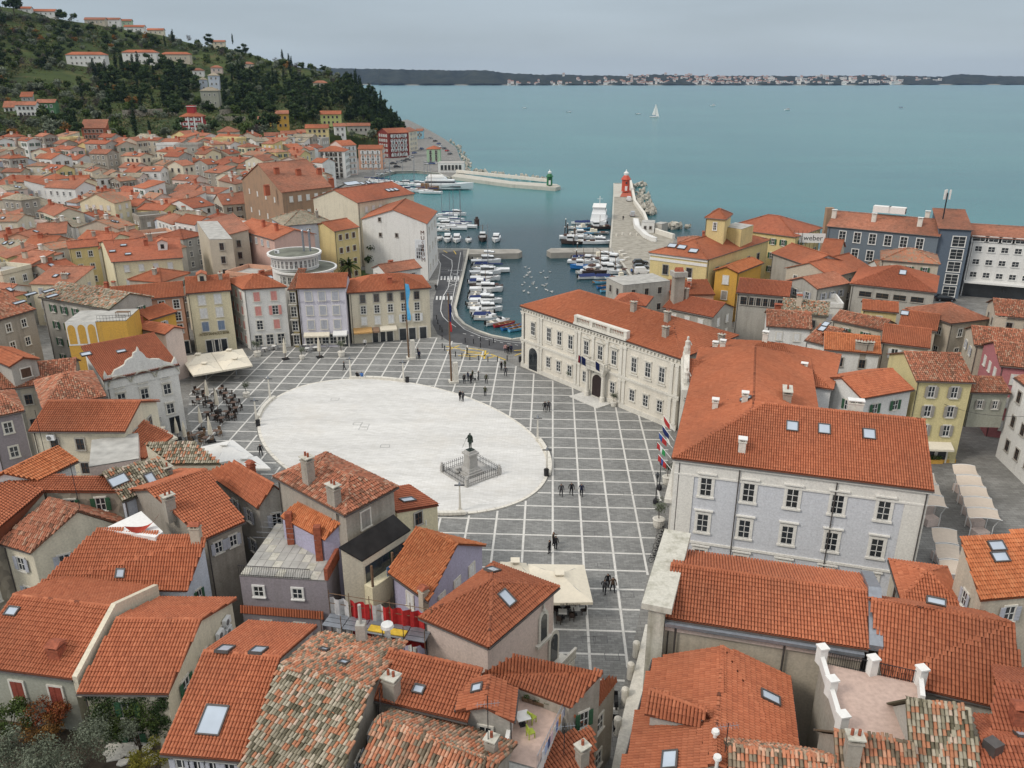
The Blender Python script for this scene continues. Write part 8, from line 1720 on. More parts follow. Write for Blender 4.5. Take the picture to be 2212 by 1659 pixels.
for i in range(26):
 x = 778 + (i % 13) * 12.5 + rt.uniform(-2,2); y = 392 + (i // 13) * 14 + (x - 778) * .08 + rt.uniform(-1,1); k = rt.choice(('sail','sail','sail','motor','cruiser'))
 if not inpoly(P(x,y,0),LANDRING): put_boat(k,x,y,rt.choice((.2,-.3,3.0)),'%s in the far marina, %s from the left in the %s row' % (BW[k],ordn(i % 13),'back' if i < 13 else 'front'),'boats in the far marina',1.1)
for i in range(36):
 t_ = (i // 3) / 11; y = 484 + 118 * t_; xq = np.interp(y,[475,535,570,600],[1321,1317,1342,1364]); k = rt.choice(('fishing','flat','motor','motor','cruiser','fishing','covered','flat')); x = xq - (26,58,88)[i % 3] * (.75 + .25 * t_) - rt.uniform(0,8)
 if 534 < y < 550: continue
 put_boat(k,x,y,rt.choice((0,math.pi)) + rt.gauss(0,.22),'%s in the %s column at the east quay, %s from the top' % (BW[k],('inner','middle','outer')[i % 3],ordn(i // 3)),'boats at the east quay',rt.uniform(.9,1.15),rt.choice((None,{'dark_boat': M_WHITE},{'dark_boat': M_HULLB},{'dark_boat': M_WHITE,'grey_boat': M_SKYB})))
for k,x,y,l in (('motor',1379,247,'tiny motorboat left of the white sailing boat far out'),('cruiser',1540,229,'small cabin cruiser far out right of the sailing boat'),('cruiser',1701,238,'small cabin cruiser far out near the right half of the bay'),('covered',1947,233,'dark speedboat far out at the right'),('motor',1229,243,'tiny white boat far out left of the sailing boat'),('motor',1133,234,'tiny white boat farthest left on the open bay')): put_boat(k,x,y,rt.uniform(-.3,.3),l,'boats far out on the bay',1.3)
r = BK['sail'].put(P(1414,254,SEA),-.6,'white sailing boat under full sail on the open bay',None,1.35); r['category'] = 'sailing boat'
mb = MB(); mb.hexa([(.8,-.03,2.4),(-3.0,-.03,2.3),(-3.0,.03,2.3),(.8,.03,2.4)],[(.8,-.03,12.6),(.5,-.03,12.6),(.5,.03,12.6),(.8,.03,12.6)],M_TRIM); mb.build('main_sail',r); mb = MB(); mb.hexa([(4.6,-.03,1.3),(1.1,.4,2.0),(1.1,.46,2.0),(4.6,.03,1.3)],[(1.15,-.03,11.8),(1.0,.0,11.8),(1.0,.06,11.8),(1.15,.03,11.8)],M_TRIM); mb.build('fore_sail',r)
for k in BK: BK[k].drop()
# large yacht, ferry, wooden lugger
root = thing('motor_yacht','large white motor yacht with dark window bands in the far harbour','yacht',P(962,410,SEA),-.03); L_ = 27; link('hull',hull_mesh('hull',L_,6,2.6,M_WHITE,None,.35,12,.9),root)
for nm,c,s_,m_,tp in (('main_cabin',(-2.5,0,3.7),(15,5,2.0),M_WHITE,.9),('window_band',(-2.2,0,3.8),(14.2,4.95,.8),M_GLASS,.94),('flybridge',(-4,0,5.3),(10,4.2,1.2),M_WHITE,.85),('sun_cover',(-4.5,0,6.3),(9,4.0,1.1),M_TRIM,.7),('hull_window',(3,0,1.7),(9,5.6,.5),M_GLASS,.99)): mb = MB(); mb.box(c,s_,m_,0,tp); mb.build(nm,root)
root = thing('ferry','white two deck excursion boat moored stern to the viewer by the east mole','ferry',P(1294,478,SEA),R(82)); link('hull',hull_mesh('hull',19,6,1.6,M_WHITE,None,.35,10,.95),root)
for nm,c,s_,m_,tp in (('lower_deck',(-1,0,2.7),(13,5.2,2.2),M_WHITE,.97),('window_band',(-1,0,2.9),(12.8,5.24,.8),M_GLASS,.98),('upper_deck',(0,0,4.7),(9,4.6,1.9),M_WHITE,.95),('upper_windows',(0,0,4.9),(8.8,4.62,.7),M_GLASS,.97),('deck_roof',(0,0,5.75),(10,4.8,.18),M_TRIM,1)): mb = MB(); mb.box(c,s_,m_,0,tp); mb.build(nm,root)
mb = MB(); mb.tube((1,0,5.8),(1,0,9),.1,M_TRIM,6); mb.tube((1,-1,8),(1,1,8),.06,M_TRIM,4); mb.build('mast',root)
root = thing('wooden_lugger','brown wooden boat with canopy behind the white yacht','boat',P(923,413,SEA),.1); link('hull',hull_mesh('hull',11,3.6,1.5,M_TEAK,None,.6),root); mb = MB(); mb.box((-1,0,2.6),(4,2.4,1.8),M_TEAK,0,.95); mb.build('cabin',root); mb = MB(); mb.tube((2,0,1),(2,0,8),.12,M_WOOD,6); mb.build('mast',root)
root = thing('mooring_post','dark timber mooring post standing in the harbour water','post',P(1030,488,SEA)); mb = MB(); mb.lathe([(.9,-1),(.9,2.2),(1.0,2.4),(.5,2.6),(.5,3.2)],M_DKB,n=10); mb.build('pile',root)
for i,(x0,y0) in enumerate([(1222,490),(1226,500),(1220,508),(1236,520),(1238,530),(1240,510),(1247,545),(1245,560),(1250,575)]): mb = MB(); mb.tube((0,0,-1),(0,0,2.6),.16,M_DKB,6); mb.lathe([(.2,2.6),(.22,2.8),(.05,3.0)],M_TRIM,n=6); o = mb.build('mooring_pole'); o.location = P(x0,y0,SEA); tag(o,'white topped mooring pole off the east quay, %s from the top' % ordn(i),'post','mooring poles')
# gulls resting on the water
mb = MB(); mb.blob((0,0,.06),(.26,.12,.11),M_TRIM,6); mb.blob((.24,0,.22),(.08,.06,.07),M_TRIM,5); mb.tube((.3,0,.21),(.37,0,.2),.015,M_YEL,4); mb.hexa([(-.4,-.05,.1),(-.1,-.1,.14),(-.1,.1,.14),(-.4,.05,.1)],[(-.4,-.03,.12),(-.1,-.08,.19),(-.1,.08,.19),(-.4,.03,.12)],M_ZINC); gm = mb.mesh('gull')
for i in range(30): o = link('gull',gm); o.location = P(rt.uniform(1128,1205),rt.uniform(573,634),SEA); o.rotation_euler.z = rt.uniform(0,6.28); o.scale = (1.3,) * 3; tag(o,'white gull in the loose flock resting on the harbour water','gull','gulls on the water')
# ================================================================== cars
def car(van=False):
 r = thing('car','x','car'); M_BODY = plain('car_paint',(.6,.6,.6),.25,spec=.6,var=.03); mb = MB(); L_,W_ = 4.2,1.75
 prof = [(-2.1,.35),(-2.1,.85),(-1.9,.95),(1.0,.95),(2.0,.78),(2.1,.6),(2.1,.35)] if not van else [(-2.1,.35),(-2.1,1.0),(1.2,1.0),(2.0,.85),(2.1,.6),(2.1,.35)]
 mb.hexa([(x,-W_ / 2,z) for x,z in prof],[(x,W_ / 2,z) for x,z in prof],M_BODY); mb.build('body',r); mb = MB(); x0,x1,hh = (-1.9,.95,1.45) if not van else (-2.05,1.2,1.85)
 mb.hexa([(x0,-.82,.93),(x1,-.82,.93),(x1,.82,.93),(x0,.82,.93)],[(x0 + .4 * (not van),-.68,hh),(x1 - .75,-.68,hh),(x1 - .75,.68,hh),(x0 + .4 * (not van),.68,hh)],M_GLASS if not van else M_BODY); mb.build('cabin',r); mb = MB(); mb.box(((x0 + x1) / 2 - .15,0,hh + .01),(x1 - x0 - 1.1,1.38,.05),M_BODY); mb.build('roof_panel',r)
 for sx in (-1.3,1.3):
  for sy in (-.8,.8): mb = MB(); mb.tube((sx,sy - .1,.32),(sx,sy + .1,.32),.32,M_TYRE,12); w_ = mb.build('wheel',r); mb = MB(); mb.tube((sx,sy - .115,.32),(sx,sy + .115,.32),.19,M_ZINC,8); mb.build('rim',w_)
 for sy in (-.6,.6): mb = MB(); mb.box((2.09,sy,.68),(.06,.35,.14),M_TRIM); mb.build('headlight',r); mb = MB(); mb.box((-2.1,sy,.75),(.04,.25,.16),M_REDB); mb.build('tail_light',r)
 return Proto(r)
CA,VA = car(),car(True); CC = {'white': (.7,.7,.7),'black': (.015,.015,.017),'silver': (.4,.41,.42),'dark grey': (.07,.075,.08),'red': (.4,.03,.03),'blue': (.05,.10,.25)}; CMm = {k: plain('car_' + k.replace(' ','_'),c,.25,spec=.6,var=.03) for k,c in CC.items()}
def put_car(pr,px,py,rz,colr,lab,grp): return pr.put(P(px,py,.012),rz,lab,grp,1.0,{'car_paint': CMm[colr]})
for a in ((CA,1383,571,.1,'black','black car, back of three parked by the yellow building','cars on the east quay'),(CA,1384,581,.1,'dark grey','dark grey car, middle of three parked by the yellow building','cars on the east quay'),(VA,1388,592,.12,'white','white van parked by the yellow building','cars on the east quay'),(VA,1358,434,1.5,'white','white car on the mole near the red lighthouse','cars on the east quay'),(VA,1366,467,1.5,'silver','pale van on the mole beside the white hut','cars on the east quay'),(CA,2040,650,-.2,'black','black car in front of the white hotel','cars at the hotel')): put_car(*a)
for i,(x,y,rz) in enumerate([(850,355,.1),(862,352,.2),(872,350,.2),(881,347,.3),(887,341,.6),(895,332,1.2),(911,323,1.3),(923,355,.1),(933,355,.1),(942,354,.1),(953,318,1.2),(960,322,1.2),(966,327,1.2),(948,312,1.1),(940,306,1.0),(858,362,.1),(838,372,.1),(820,378,.2),(972,334,1.2),(930,300,.9)]): put_car(CA,x,y,rz,rt.choice(('white','black','silver','dark grey','white','red','blue')),'parked car on the far harbour road, %s from the museum side' % ordn(i),'cars on the far harbour road')
for l_,o_ in [(o['label'],o) for o in bpy.data.objects if o.get('group') == 'cars on the far harbour road']:
 pass
CA.drop(); VA.drop()
for i,(x,y) in enumerate(((1330,1520),(1328,1572))):
 root = thing('motor_scooter',['black motor scooter parked farther up the alley by the stone wall','black motor scooter parked nearest the viewer in the alley'][i],'scooter',P(x,y),R(85))
 for sx in (-.6,.6): mb = MB(); mb.tube((sx,-.06,.24),(sx,.06,.24),.24,M_TYRE,12); mb.build('wheel',root)
 mb = MB(); mb.hexa([(-.8,-.16,.35),(.1,-.16,.3),(.1,.16,.3),(-.8,.16,.35)],[(-.85,-.14,.8),(-.05,-.12,.75),(-.05,.12,.75),(-.85,.14,.8)],M_BLACK); mb.box((.2,0,.3),(.5,.3,.08),M_BLACK); mb.build('body',root); mb = MB(); mb.box((-.4,0,.84),(.8,.28,.1),M_TYRE); mb.build('seat',root); mb = MB(); mb.hexa([(.42,-.2,.3),(.5,-.2,.3),(.5,.2,.3),(.42,.2,.3)],[(.3,-.15,1.0),(.38,-.15,1.0),(.38,.15,1.0),(.3,.15,1.0)],M_BLACK); mb.build('front_shield',root); mb = MB(); mb.tube((.3,-.32,1.05),(.3,.32,1.05),.025,M_IRON,5); mb.build('handlebar',root)
def ring(mb,c,r,th,mat,axis,n=14):
 u,v = axis.orthogonal().normalized(),axis.cross(axis.orthogonal().normalized())
 for i in range(n): a,b = 2 * math.pi * i / n,2 * math.pi * (i + 1) / n; mb.tube(c + (u * math.cos(a) + v * math.sin(a)) * r,c + (u * math.cos(b) + v * math.sin(b)) * r,th,mat,4)
bk_ = thing('bicycle','x','bicycle')
for sx in (-.5,.5): mb = MB(); ring(mb,Vector((sx,0,.34)),.33,.022,M_TYRE,Vector((0,1,0))); mb.build('wheel',bk_)
mb = MB()
for p,q in (((-.5,0,.34),(-.12,0,.3)),((-.12,0,.3),(-.22,0,.8)),((-.22,0,.78),(.38,0,.8)),((-.12,0,.3),(.38,0,.74)),((.38,0,.85),(.5,0,.34)),((-.5,0,.34),(-.22,0,.75))): mb.tube(p,q,.022,M_IRON,5)
mb.build('frame',bk_); mb = MB(); mb.box((-.24,0,.88),(.24,.13,.06),M_TYRE); mb.build('saddle',bk_); mb = MB(); mb.tube((.36,-.26,.98),(.36,.26,.98),.018,M_IRON,5); mb.tube((.38,0,.85),(.36,0,.98),.018,M_IRON,5); mb.build('handlebar',bk_); BY = Proto(bk_)
for i in range(7): t_ = i / 6; BY.put(P(1436 - 20 * t_,1152 + 62 * t_),.3 + rt.gauss(0,.12),'black bicycle leaning in the rack by the church, %s from the court house' % ordn(i),'bicycles in the rack')
BY.drop()
# ================================================================== lighthouses
for px,py,top,m_,lab in ((1187,400,366,plain('lighthouse_green',(.02,.14,.05),.5),'stubby green octagonal lighthouse at the end of the mole'),(1351,413,366,plain('lighthouse_red',(.50,.08,.045),.5),'stubby red octagonal lighthouse at the end of the mole')):
 p = P(px,py,.7); hh = zb(top,py,.7) - .7; root = thing('lighthouse',lab,'lighthouse',p); s_ = hh / 10.0; mb = MB(); mb.lathe([(2.0 * s_,0),(1.9 * s_,.4),(1.8 * s_,5.4 * s_)],m_,n=8); mb.build('tower',root); mb = MB(); mb.lathe([(2.4 * s_,5.4 * s_),(2.3 * s_,5.7 * s_),(1.2 * s_,7.2 * s_),(1.05 * s_,7.4 * s_)],m_,n=8); mb.build('gallery_roof',root)
 mb = MB(); mb.lathe([(1.0 * s_,7.4 * s_),(1.0 * s_,8.2 * s_),(1.3 * s_,8.3 * s_),(.3 * s_,9.2 * s_),(.15 * s_,10 * s_)],M_TRIM,n=10); mb.build('lantern',root); mb = MB(); mb.box((0,-1.78 * s_,1.4),(1.0,.2,2.0),M_TRIM); mb.build('door',root); mb = MB(); mb.box((0,-1.72 * s_,4.0 * s_),(.7,.2,.8),M_GLASS); mb.build('window',root)
mb = MB(); q = [P(x,y,.262) for x,y in ((1339,425),(1365,425),(1362,411),(1347,411))]; mb.face(q,plain('red_deck',(.38,.09,.05),.8,var=.2)); kind(mb.build('red_painted_deck'),'structure')
# ================================================================== rocks, sea wall, hut and stands on the east mole
rk_ = []
for i in range(6): mb = MB(); mb.blob((0,0,0),(1.2,.9,.7),M_ROCK,6,.7,40 + i); rk_.append(mb.mesh('boulder'))
def rocks(line,n,spread,z,lab,grp,smin=.6,smax=1.5):
 for i in range(n):
  t_ = rt.random() * (len(line) - 1); k = int(t_); u = t_ - k; a,b = P(*line[k],z),P(*line[k + 1],z); p = a + (b - a) * u + Vector((rt.uniform(0,spread),rt.uniform(-.5,spread * .6),rt.uniform(-.5,.5))); o = link('boulder',rk_[rt.randrange(6)]); o.location = p; o.rotation_euler = (rt.uniform(0,6),rt.uniform(0,6),rt.uniform(0,6)); s_ = rt.uniform(smin,smax); o.scale = (s_,) * 3; tag(o,lab,'rock',grp)
rocks([(1366,396),(1372,420),(1380,445),(1394,462)],90,6,-.4,'pale boulder in the breakwater along the outer side of the east mole','east breakwater boulders'); rocks([(990,366),(1040,371),(1106,380),(1170,388)],60,3,-.3,'pale boulder on the outer side of the green light mole','green mole boulders'); rocks([(965,300),(985,316),(996,338),(1003,352),(1008,360)],80,3.5,-.5,'pale boulder on the shore beside the far harbour road','far shore boulders',.5,1.1); rocks([(1412,492),(1440,489),(1480,490)],34,3,-.4,'boulder in the short groin behind the east quay','groin boulders')
wall_line = [(1362,396),(1371,440),(1391,468),(1398,488),(1420,505),(1455,516)]; root = thing('sea_wall','curved white sea wall along the outer side of the east quay','wall',P(1391,468,0))
for i in range(len(wall_line) - 1):
 a,b = P(*wall_line[i],0) - root.location,P(*wall_line[i + 1],0) - root.location; d = (b - a).normalized(); n = Vector((-d.y,d.x,0)) * .5; mb = MB(); mb.hexa([a - n,b - n,b + n,a + n],[v + Vector((0,0,1.5)) for v in (a - n,b - n,b + n,a + n)],M_STONE); mb.build('wall_segment',root)
for i in range(24):
 t_ = i / 23 * 2.4; k = min(int(t_),2); u = t_ - k; l_ = [(1373,480),(1376,494),(1396,514),(1436,532)]; x,y = l_[k][0] + (l_[k + 1][0] - l_[k][0]) * u,l_[k][1] + (l_[k + 1][1] - l_[k][1]) * u; mb = MB(); mb.box((0,0,.6),(1.7,1.1,1.2),M_TRIM,-.5); mb.box((0,0,1.25),(1.8,1.2,.08),M_TRIM,-.5); o = mb.build('storage_box'); o.location = P(x,y,.01); tag(o,'white storage box in the curved row along the east sea wall, %s from the far end' % ordn(i),'box','white boxes along the sea wall')
h = Q('harbour_hut','small white hut with flat roof beside the rocks on the east mole',(1386,480),(1414,481),depth=5,ze=3.4,roof='flat',wall='white',cat='hut'); WINQ.clear() if False else None; windows(h,*wl(h,'AB'),2,1,'dark',w_=.7,h_=.9,must=True); h = Q('harbour_hut','small grey hut behind the white hut on the east mole',(1414,482),(1430,484),depth=4,ze=3.0,roof='flat',wall='grey',cat='hut')
for i,(x,y) in enumerate([(1342,545),(1348,552),(1354,560),(1362,508),(1376,508),(1391,508),(1332,510),(1345,508)]): mb = MB(); mb.box((0,0,.3),(1.8 if i < 3 else .5,.8 if i < 3 else .5,.6 if i < 3 else .9),M_STONE,.6); o = mb.build('stone_block'); o.location = P(x,y,.005); tag(o,'pale stone %s on the east quay, %s in its row' % ('bench' if i < 3 else 'bollard',ordn(i if i < 3 else i - 3)),'block','stone blocks on the east quay')
# ================================================================== market canopies at right
M_TENT = plain('beige_tent',(.56,.47,.38),.8,var=.04)
def tent(label,A,B,C,D,z=2.6):
 q = [P(x,y,z) for x,y in (A,B,C,D)]; c = sum(q,Vector()) / 4; root = thing('market_canopy',label,'canopy',(c.x,c.y,0),group='market canopies'); o = Vector((c.x,c.y,0)); q = [p - o for p in q]; mb = MB(); n_ = 5; G = {}
 for i in range(n_ + 1):
  for j in range(n_ + 1): u,v = i / n_,j / n_; G[i,j] = (q[0] * (1 - u) + q[1] * u) * (1 - v) + (q[3] * (1 - u) + q[2] * u) * v + Vector((0,0,.28 * (2 * abs(v - .5)) ** 2 - .16 * (2 * abs(u - .5)) ** 2 + .2))
 for i in range(n_):
  for j in range(n_): mb.face([G[i,j],G[i + 1,j],G[i + 1,j + 1],G[i,j + 1]],M_TENT)
 mb.build('canvas',root,smooth=True); mb = MB()
 for j in (0,n_):
  mb = MB()
  for i in range(n_): mb.tube(G[i,j],G[i + 1,j],.04,M_TRIM,5)
  mb.build('frame_tube',root)
 for p in (q[0] * .7 + q[3] * .3,q[1] * .7 + q[2] * .3): mb = MB(); b_ = Vector((p.x * .7,p.y * .7,0)); mb.tube(b_,Vector((b_.x,b_.y,1.6)),.05,M_TRIM,6); mb.tube(Vector((b_.x,b_.y,1.6)),p + Vector((0,0,.1)),.05,M_TRIM,6); mb.build('post',root)
 mb = MB(); mb.box((0,0,.45),(1.6,1.2,.9),WALLS['pinkpale'],.2); mb.build('counter',root)
def seg(p,q,t_): return (p[0] + (q[0] - p[0]) * t_,p[1] + (q[1] - p[1]) * t_)
A0,A1,B0,B1 = (2056,1008),(2095,1126),(2105,1011),(2165,1131)
for i in range(5): tent('beige stretched canopy, %s from the back in the right market row' % ordn(i),seg(A0,A1,(i + .95) / 5),seg(B0,B1,(i + .95) / 5),seg(B0,B1,(i + .03) / 5),seg(A0,A1,(i + .03) / 5))
A0,A1,B0,B1 = (1972,1024),(1996,1100),(2016,1028),(2048,1104)
for i in range(3): tent('beige stretched canopy, %s from the back beside the court house' % ordn(i),seg(A0,A1,(i + .95) / 3),seg(B0,B1,(i + .95) / 3),seg(B0,B1,(i + .03) / 3),seg(A0,A1,(i + .03) / 3))
A0,A1,B0,B1 = (2011,1145),(2035,1250),(2066,1151),(2080,1252)
for i in range(3): tent('beige stretched canopy, %s from the back in the near market row' % ordn(i),seg(A0,A1,(i + .95) / 3),seg(B0,B1,(i + .95) / 3),seg(B0,B1,(i + .03) / 3),seg(A0,A1,(i + .03) / 3))
for i,(x,y) in enumerate([(1987,995),(2020,1000),(2048,998)]): root = thing('planter_box','orange planter with green shrub at the yellow house cafe, %s from the left' % ordn(i),'planter',P(x,y)); mb = MB(); mb.box((0,0,.25),(1.7,.6,.5),WALLS['ochre']); mb.build('box',root); leaf_obj('foliage',[((-.5 + .25 * k,0,.8),(.35,.3,.4)) for k in range(5)],300,.1,LM['green'],root,60 + i)
# ================================================================== scaffold
sc_ = thing('scaffold','steel scaffold with metal planks and red and white netting behind the old tile roof','scaffold',P(800,1360,8.4) - Vector((0,0,8.4))); o = sc_.location; a,b = P(694,1352,8.4) - o,P(918,1390,8.4) - o; d = (b - a); n = Vector((-d.y,d.x,0)).normalized() * 1.6; n_ = 5
for i in range(n_ + 1):
 for k in (0,1): mb = MB(); p = a + d * i / n_ + n * k; mb.tube(Vector((p.x,p.y,0)),Vector((p.x,p.y,10.6 if k else 9.6)),.035,M_WOOD,5); mb.build('pole',sc_)
for i in range(n_):
 for k in range(3): mb = MB(); p0,p1 = a + d * (i + .02) / n_ + n * (k + .06) / 3,a + d * (i + .98) / n_ + n * (k + .06) / 3; w_ = n * .29; mb.hexa([p0,p1,p1 + w_,p0 + w_],[v + Vector((0,0,.06)) for v in (p0,p1,p1 + w_,p0 + w_)],M_ZINC); mb.build('plank',sc_)
M_NETR = plain('red_netting',(.45,.03,.03),.8,var=.2); M_NETW = plain('white_netting',(.5,.5,.5),.8,var=.2)
for i in range(n_ + 1):
 mb = MB(); p0,p1 = a + n + d * (i - .0) / n_,a + n + d * min(1.22,(i + 1) / n_); m2 = M_NETW if i in (0,) else M_NETR; k = 6
 for j in range(k): q0,q1 = p0 + (p1 - p0) * j / k,p0 + (p1 - p0) * (j + 1) / k; w0,w1 = n * .12 * math.sin(j * 1.9 + i),n * .12 * math.sin((j + 1) * 1.9 + i); mb.face([q0 + w0 - Vector((0,0,1.8)),q1 + w1 - Vector((0,0,1.8)),q1 + w1 + Vector((0,0,1.5)),q0 + w0 + Vector((0,0,1.5))],M_NETW if (m2 is M_NETR and i == 2 and j in (1,2,3)) else m2)
 mb.build('netting',sc_)
for z in (9.4,10.3): mb = MB(); mb.tube(Vector((a + n).xy.to_3d()) + Vector((0,0,z)),Vector((b + n).xy.to_3d()) + Vector((0,0,z)),.03,M_WOOD,5); mb.build('rail',sc_)
p = a + d * .62 + n * .35; mb = MB(); mb.box(p + Vector((0,0,.12)),(3.0,.7,.08),M_YEL,math.atan2(d.y,d.x)); bd = mb.build('formwork_board'); bd.location = o; tag(bd,'yellow formwork board lying on the scaffold planks','board')
# ================================================================== terrace with green chairs, stone ramp wall, antennas, other small things
h = H['f7t']; a,b,c,d = h.abcd; mb = MB(); mb.hexa([p - h.base for p in (a,b,c,d)],[p - h.base + Vector((0,0,.02)) for p in (a,b,c,d)],M_PT); mb.build('tile_floor',h.root); parapet(h,d,a,.8,.25,M_TRIM); parapet(h,d,c,.9,.25,M_TRIM); railing(h,b,c,1.0,20,M_ZINC)
CLm = mk_chair(plain('lime_seat',(.38,.45,.06),.6))
for i,(u,v,rz) in enumerate(((.62,.62,2.4),(.66,.40,2.0))): p = a + (b - a) * u + (d - a) * v; CLm.put(Vector((p.x,p.y,8.23)),rz,'lime green garden chair on the small terrace, %s' % ('far one' if i == 0 else 'near one'),'lime chairs')
CLm.drop(); p = a + (b - a) * .35 + (d - a) * .55; TT = mk_table(M_TRIM,'terrace_table',.9); TT.put(Vector((p.x,p.y,8.23)),.3,'round white topped table beside the lime green chairs',None); TT.drop()
for i in range(3): p = d + (c - d) * (.25 + .22 * i) - (d - a).normalized() * .4; root = thing('planter_box','brown planter box with herbs on the terrace wall, %s from the left' % ordn(i),'planter',(p.x,p.y,8.23)); mb = MB(); mb.box((0,0,.2),(.9,.3,.3),M_WOOD,math.atan2((c - d).y,(c - d).x)); mb.build('box',root); leaf_obj('foliage',[((0,0,.5),(.4,.2,.2))],130,.06,LM['green'],root,80 + i)
for i in range(9):
 t_ = .1 + i * .095; p = b + (c - b) * t_; mb = MB(); e = (c - b).normalized(); n = Vector((e.y,-e.x,0)) * .12; q = Vector((p.x,p.y,8.2)) + n; col_ = [(.6,.6,.62),(.35,.42,.6),(.08,.1,.2),(.6,.45,.5),(.55,.55,.5),(.15,.2,.4),(.6,.3,.1),(.5,.5,.55),(.3,.35,.5)][i]; mb.hexa([q + Vector((0,0,.1)),q + e * .4 + Vector((0,0,.15)),q + e * .4 + n * .2 + Vector((0,0,.15)),q + n * .2 + Vector((0,0,.1))],[v + Vector((0,0,.85)) for v in (q,q + e * .4,q + e * .4 + n * .2,q + n * .2)],plain('washing_%d' % i,col_,.9)); tag(mb.build('laundry'),'piece of washing on the terrace railing, %s from the bottom' % ordn(i),'laundry','washing on the terrace railing')
root = thing('stone_ramp_wall','long pale stone parapet with round topped posts beside the church','wall',P(1360,1500)); o = root.location; line = [(1393,1366),(1376,1440),(1352,1530),(1334,1610),(1318,1690)]
for i in range(4): a,b = P(*line[i],0) - o,P(*line[i + 1],0) - o; n = Vector((1.6,0,0)); mb = MB(); mb.hexa([a,b,b + n,a + n],[v + Vector((0,0,.9)) for v in (a,b,b + n,a + n)],M_STONE); mb.build('wall_segment',root)
for i,(x,y) in enumerate(((1373,1418),(1361,1465),(1349,1520),(1333,1585))): mb = MB(); p = P(x,y,0) - o; mb.lathe([(.3,0),(.3,1.3),(.34,1.35),(.3,1.55),(.1,1.7)],M_STONE,p,10); mb.build('post',root)
def antenna(h,px,py,z,hh,yagi=True):
 p = P(px,py,z) - h.base; mb = MB(); mb.tube(p,p + Vector((0,0,hh)),.03,M_IRON,5)
 if yagi:
  mb.tube(p + Vector((-.7,0,hh * .85)),p + Vector((.7,.2,hh * .85)),.015,M_ZINC,4)
  for k in range(7): q = p + Vector((-.6 + .2 * k,.03 * k,hh * .85)); mb.tube(q + Vector((0,-.25,0)),q + Vector((0,.25,0)),.008,M_ZINC,3)
 mb.build('antenna',h.root)
antenna(H['l6d'],182,1142,10.5,6.5); antenna(H['f5'],826,1580,10.2,3.4,False); antenna(H['f6'],1055,1632,10.0,4.5); antenna(H['f9'],1566,1625,10.8,2.2); antenna(H['l7'],97,980,11.0,5.0,False); antenna(H['ruin'],30,640,14,3); antenna(H['n6'],246,528,14,4); antenna(H['f7c'],1218,1630,7.5,2.6); antenna(H['rd'],1945,545,14,3)
rd_ = gab('roof_dormer','small tiled gable dormer on the bottom right house',(1405,1490),(1526,1536),10.9,(1392,1542),(1505,1568),9.9,wall='grey',st='n',base=8.6,near=2,gutter=False,cat='dormer')
for i,(x,y,s_) in enumerate(((1544,1596,.25),(1548,1652,.25))): mb = MB(); p,n,u = pick_roof(H['f8'],x,y); mb.lathe([(.12,-.3),(.12,.45),(.26,.5),(.22,.68)],M_TRIM,p - H['f8'].base,10); mb.build('roof_vent',H['f8'].root)
mb = MB(); p,n,u = pick_roof(H['f13'],2142,1622); mb.box(p - H['f13'].base + Vector((0,0,.3)),(.8,.8,.8),M_GUT,.4); mb.build('roof_vent',H['f13'].root)
p,n,u = pick_roof(H['f4'],838,1378); mb = MB(); mb.lathe([(.2,-.5),(.22,.9),(.5,1.0),(.45,1.25),(.1,1.4)],M_TRIM,p - H['f4'].base,12); mb.build('vent_cowl',H['f4'].root); p,n,u = pick_roof(H['f4'],782,1385); mb = MB(); mb.box(p - H['f4'].base + Vector((0,0,.6)),(.7,.7,2.0),WALLS['grey']); mb.tube(p - H['f4'].base + Vector((0,0,1.5)),p - H['f4'].base + Vector((0,0,3.2)),.13,M_CONC,8); mb.build('flue',H['f4'].root)
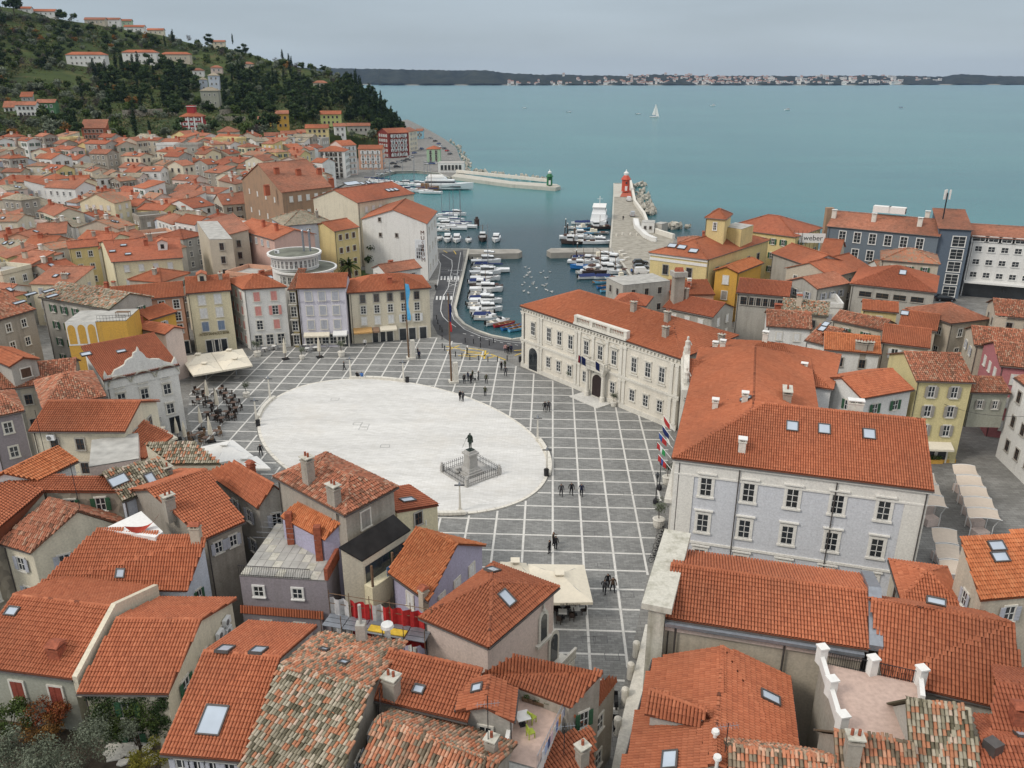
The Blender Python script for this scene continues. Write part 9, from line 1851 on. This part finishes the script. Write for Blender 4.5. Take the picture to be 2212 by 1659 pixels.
# hammock terrace
hm = thing('hammock','red hammock hung across the white roof terrace at left','hammock',P(310,1135,11.4)); mb = MB(); a,b = P(268,1137,12.5) - hm.location,P(346,1108,12.9) - hm.location; n_ = 8; M_HAM = plain('hammock_red',(.35,.05,.03),.9)
for i in range(n_):
 t0,t1 = i / n_,(i + 1) / n_; f_ = lambda t: a + (b - a) * t - Vector((0,0,.9 * math.sin(math.pi * t))); w0,w1 = .45 * math.sin(math.pi * t0),.45 * math.sin(math.pi * t1); n = Vector((.3,1,.25)).normalized(); mb.face([f_(t0) - n * w0,f_(t1) - n * w1,f_(t1) + n * w1,f_(t0) + n * w0],M_HAM)
mb.build('cloth',hm); h = H['l1']; mb = MB(); q = [P(x,y,11.65) - h.base for x,y in ((222,1143),(335,1161),(352,1148),(305,1104))]; mb.hexa([v - Vector((0,0,.4)) for v in q],q,M_TRIM); mb.build('terrace',h.root)
# overhead cables by the market
mb = MB(); a,b = P(1973,840,9.6),P(2212,900,9.0); prev = a
for i in range(1,13): t_ = i / 12; q = a + (b - a) * t_ - Vector((0,0,1.2 * math.sin(math.pi * t_))); mb.tube(prev,q,.025,M_IRON,4); prev = q
tag(mb.build('cable'),'black overhead cable sagging from the yellow house across the alley','cable')

# ================================================================== the damp air over the bay
mb = MB(); mb.hexa([(-6500,-150,-8),(6500,-150,-8),(6500,7600,-8),(-6500,7600,-8)],[(-6500,-150,190),(6500,-150,190),(6500,7600,190),(-6500,7600,190)],M_TRIM); hz = mb.build('haze'); hz.data.materials.clear()
m = bpy.data.materials.new('haze_air'); m.use_nodes = True; t = m.node_tree; t.nodes.clear(); vo = t.nodes.new('ShaderNodeVolumePrincipled'); vo.inputs['Color'].default_value = (.42,.60,.95,1); vo.inputs['Density'].default_value = 3e-5; vo.inputs['Anisotropy'].default_value = .2
ou = t.nodes.new('ShaderNodeOutputMaterial'); t.links.new(vo.outputs[0],ou.inputs['Volume']); hz.data.materials.append(m); kind(hz,'stuff'); tag(hz,'thin bluish haze over the bay','haze')

dup_ = {}
for o in bpy.data.objects:
 if o.get('label') and o.parent is None: dup_.setdefault(o['label'],[]).append(o)
for l_,os_ in dup_.items():                         # tell the few that share a description apart by their order in the view
 if 2 <= len(os_) <= 18:
  os_.sort(key=lambda o: proj(o.location)[0])
  for i,o in enumerate(os_): o['label'] = l_.replace(' on the hill','') + ', %s from left of %d' % (ordn(i),len(os_))

for o in bpy.data.objects:                          # keep every label within sixteen words
 l_ = o.get('label')
 if l_ and len(l_.split()) > 16:
  ws = l_.split()
  for drop in ('the','a','of','in','and'):
   while len(ws) > 16 and drop in ws: ws.remove(drop)
  o['label'] = ' '.join(ws[:16])
print('WINDOWS',flush_windows(),'TRIS',TRIS,'OBJS',len(bpy.data.objects))
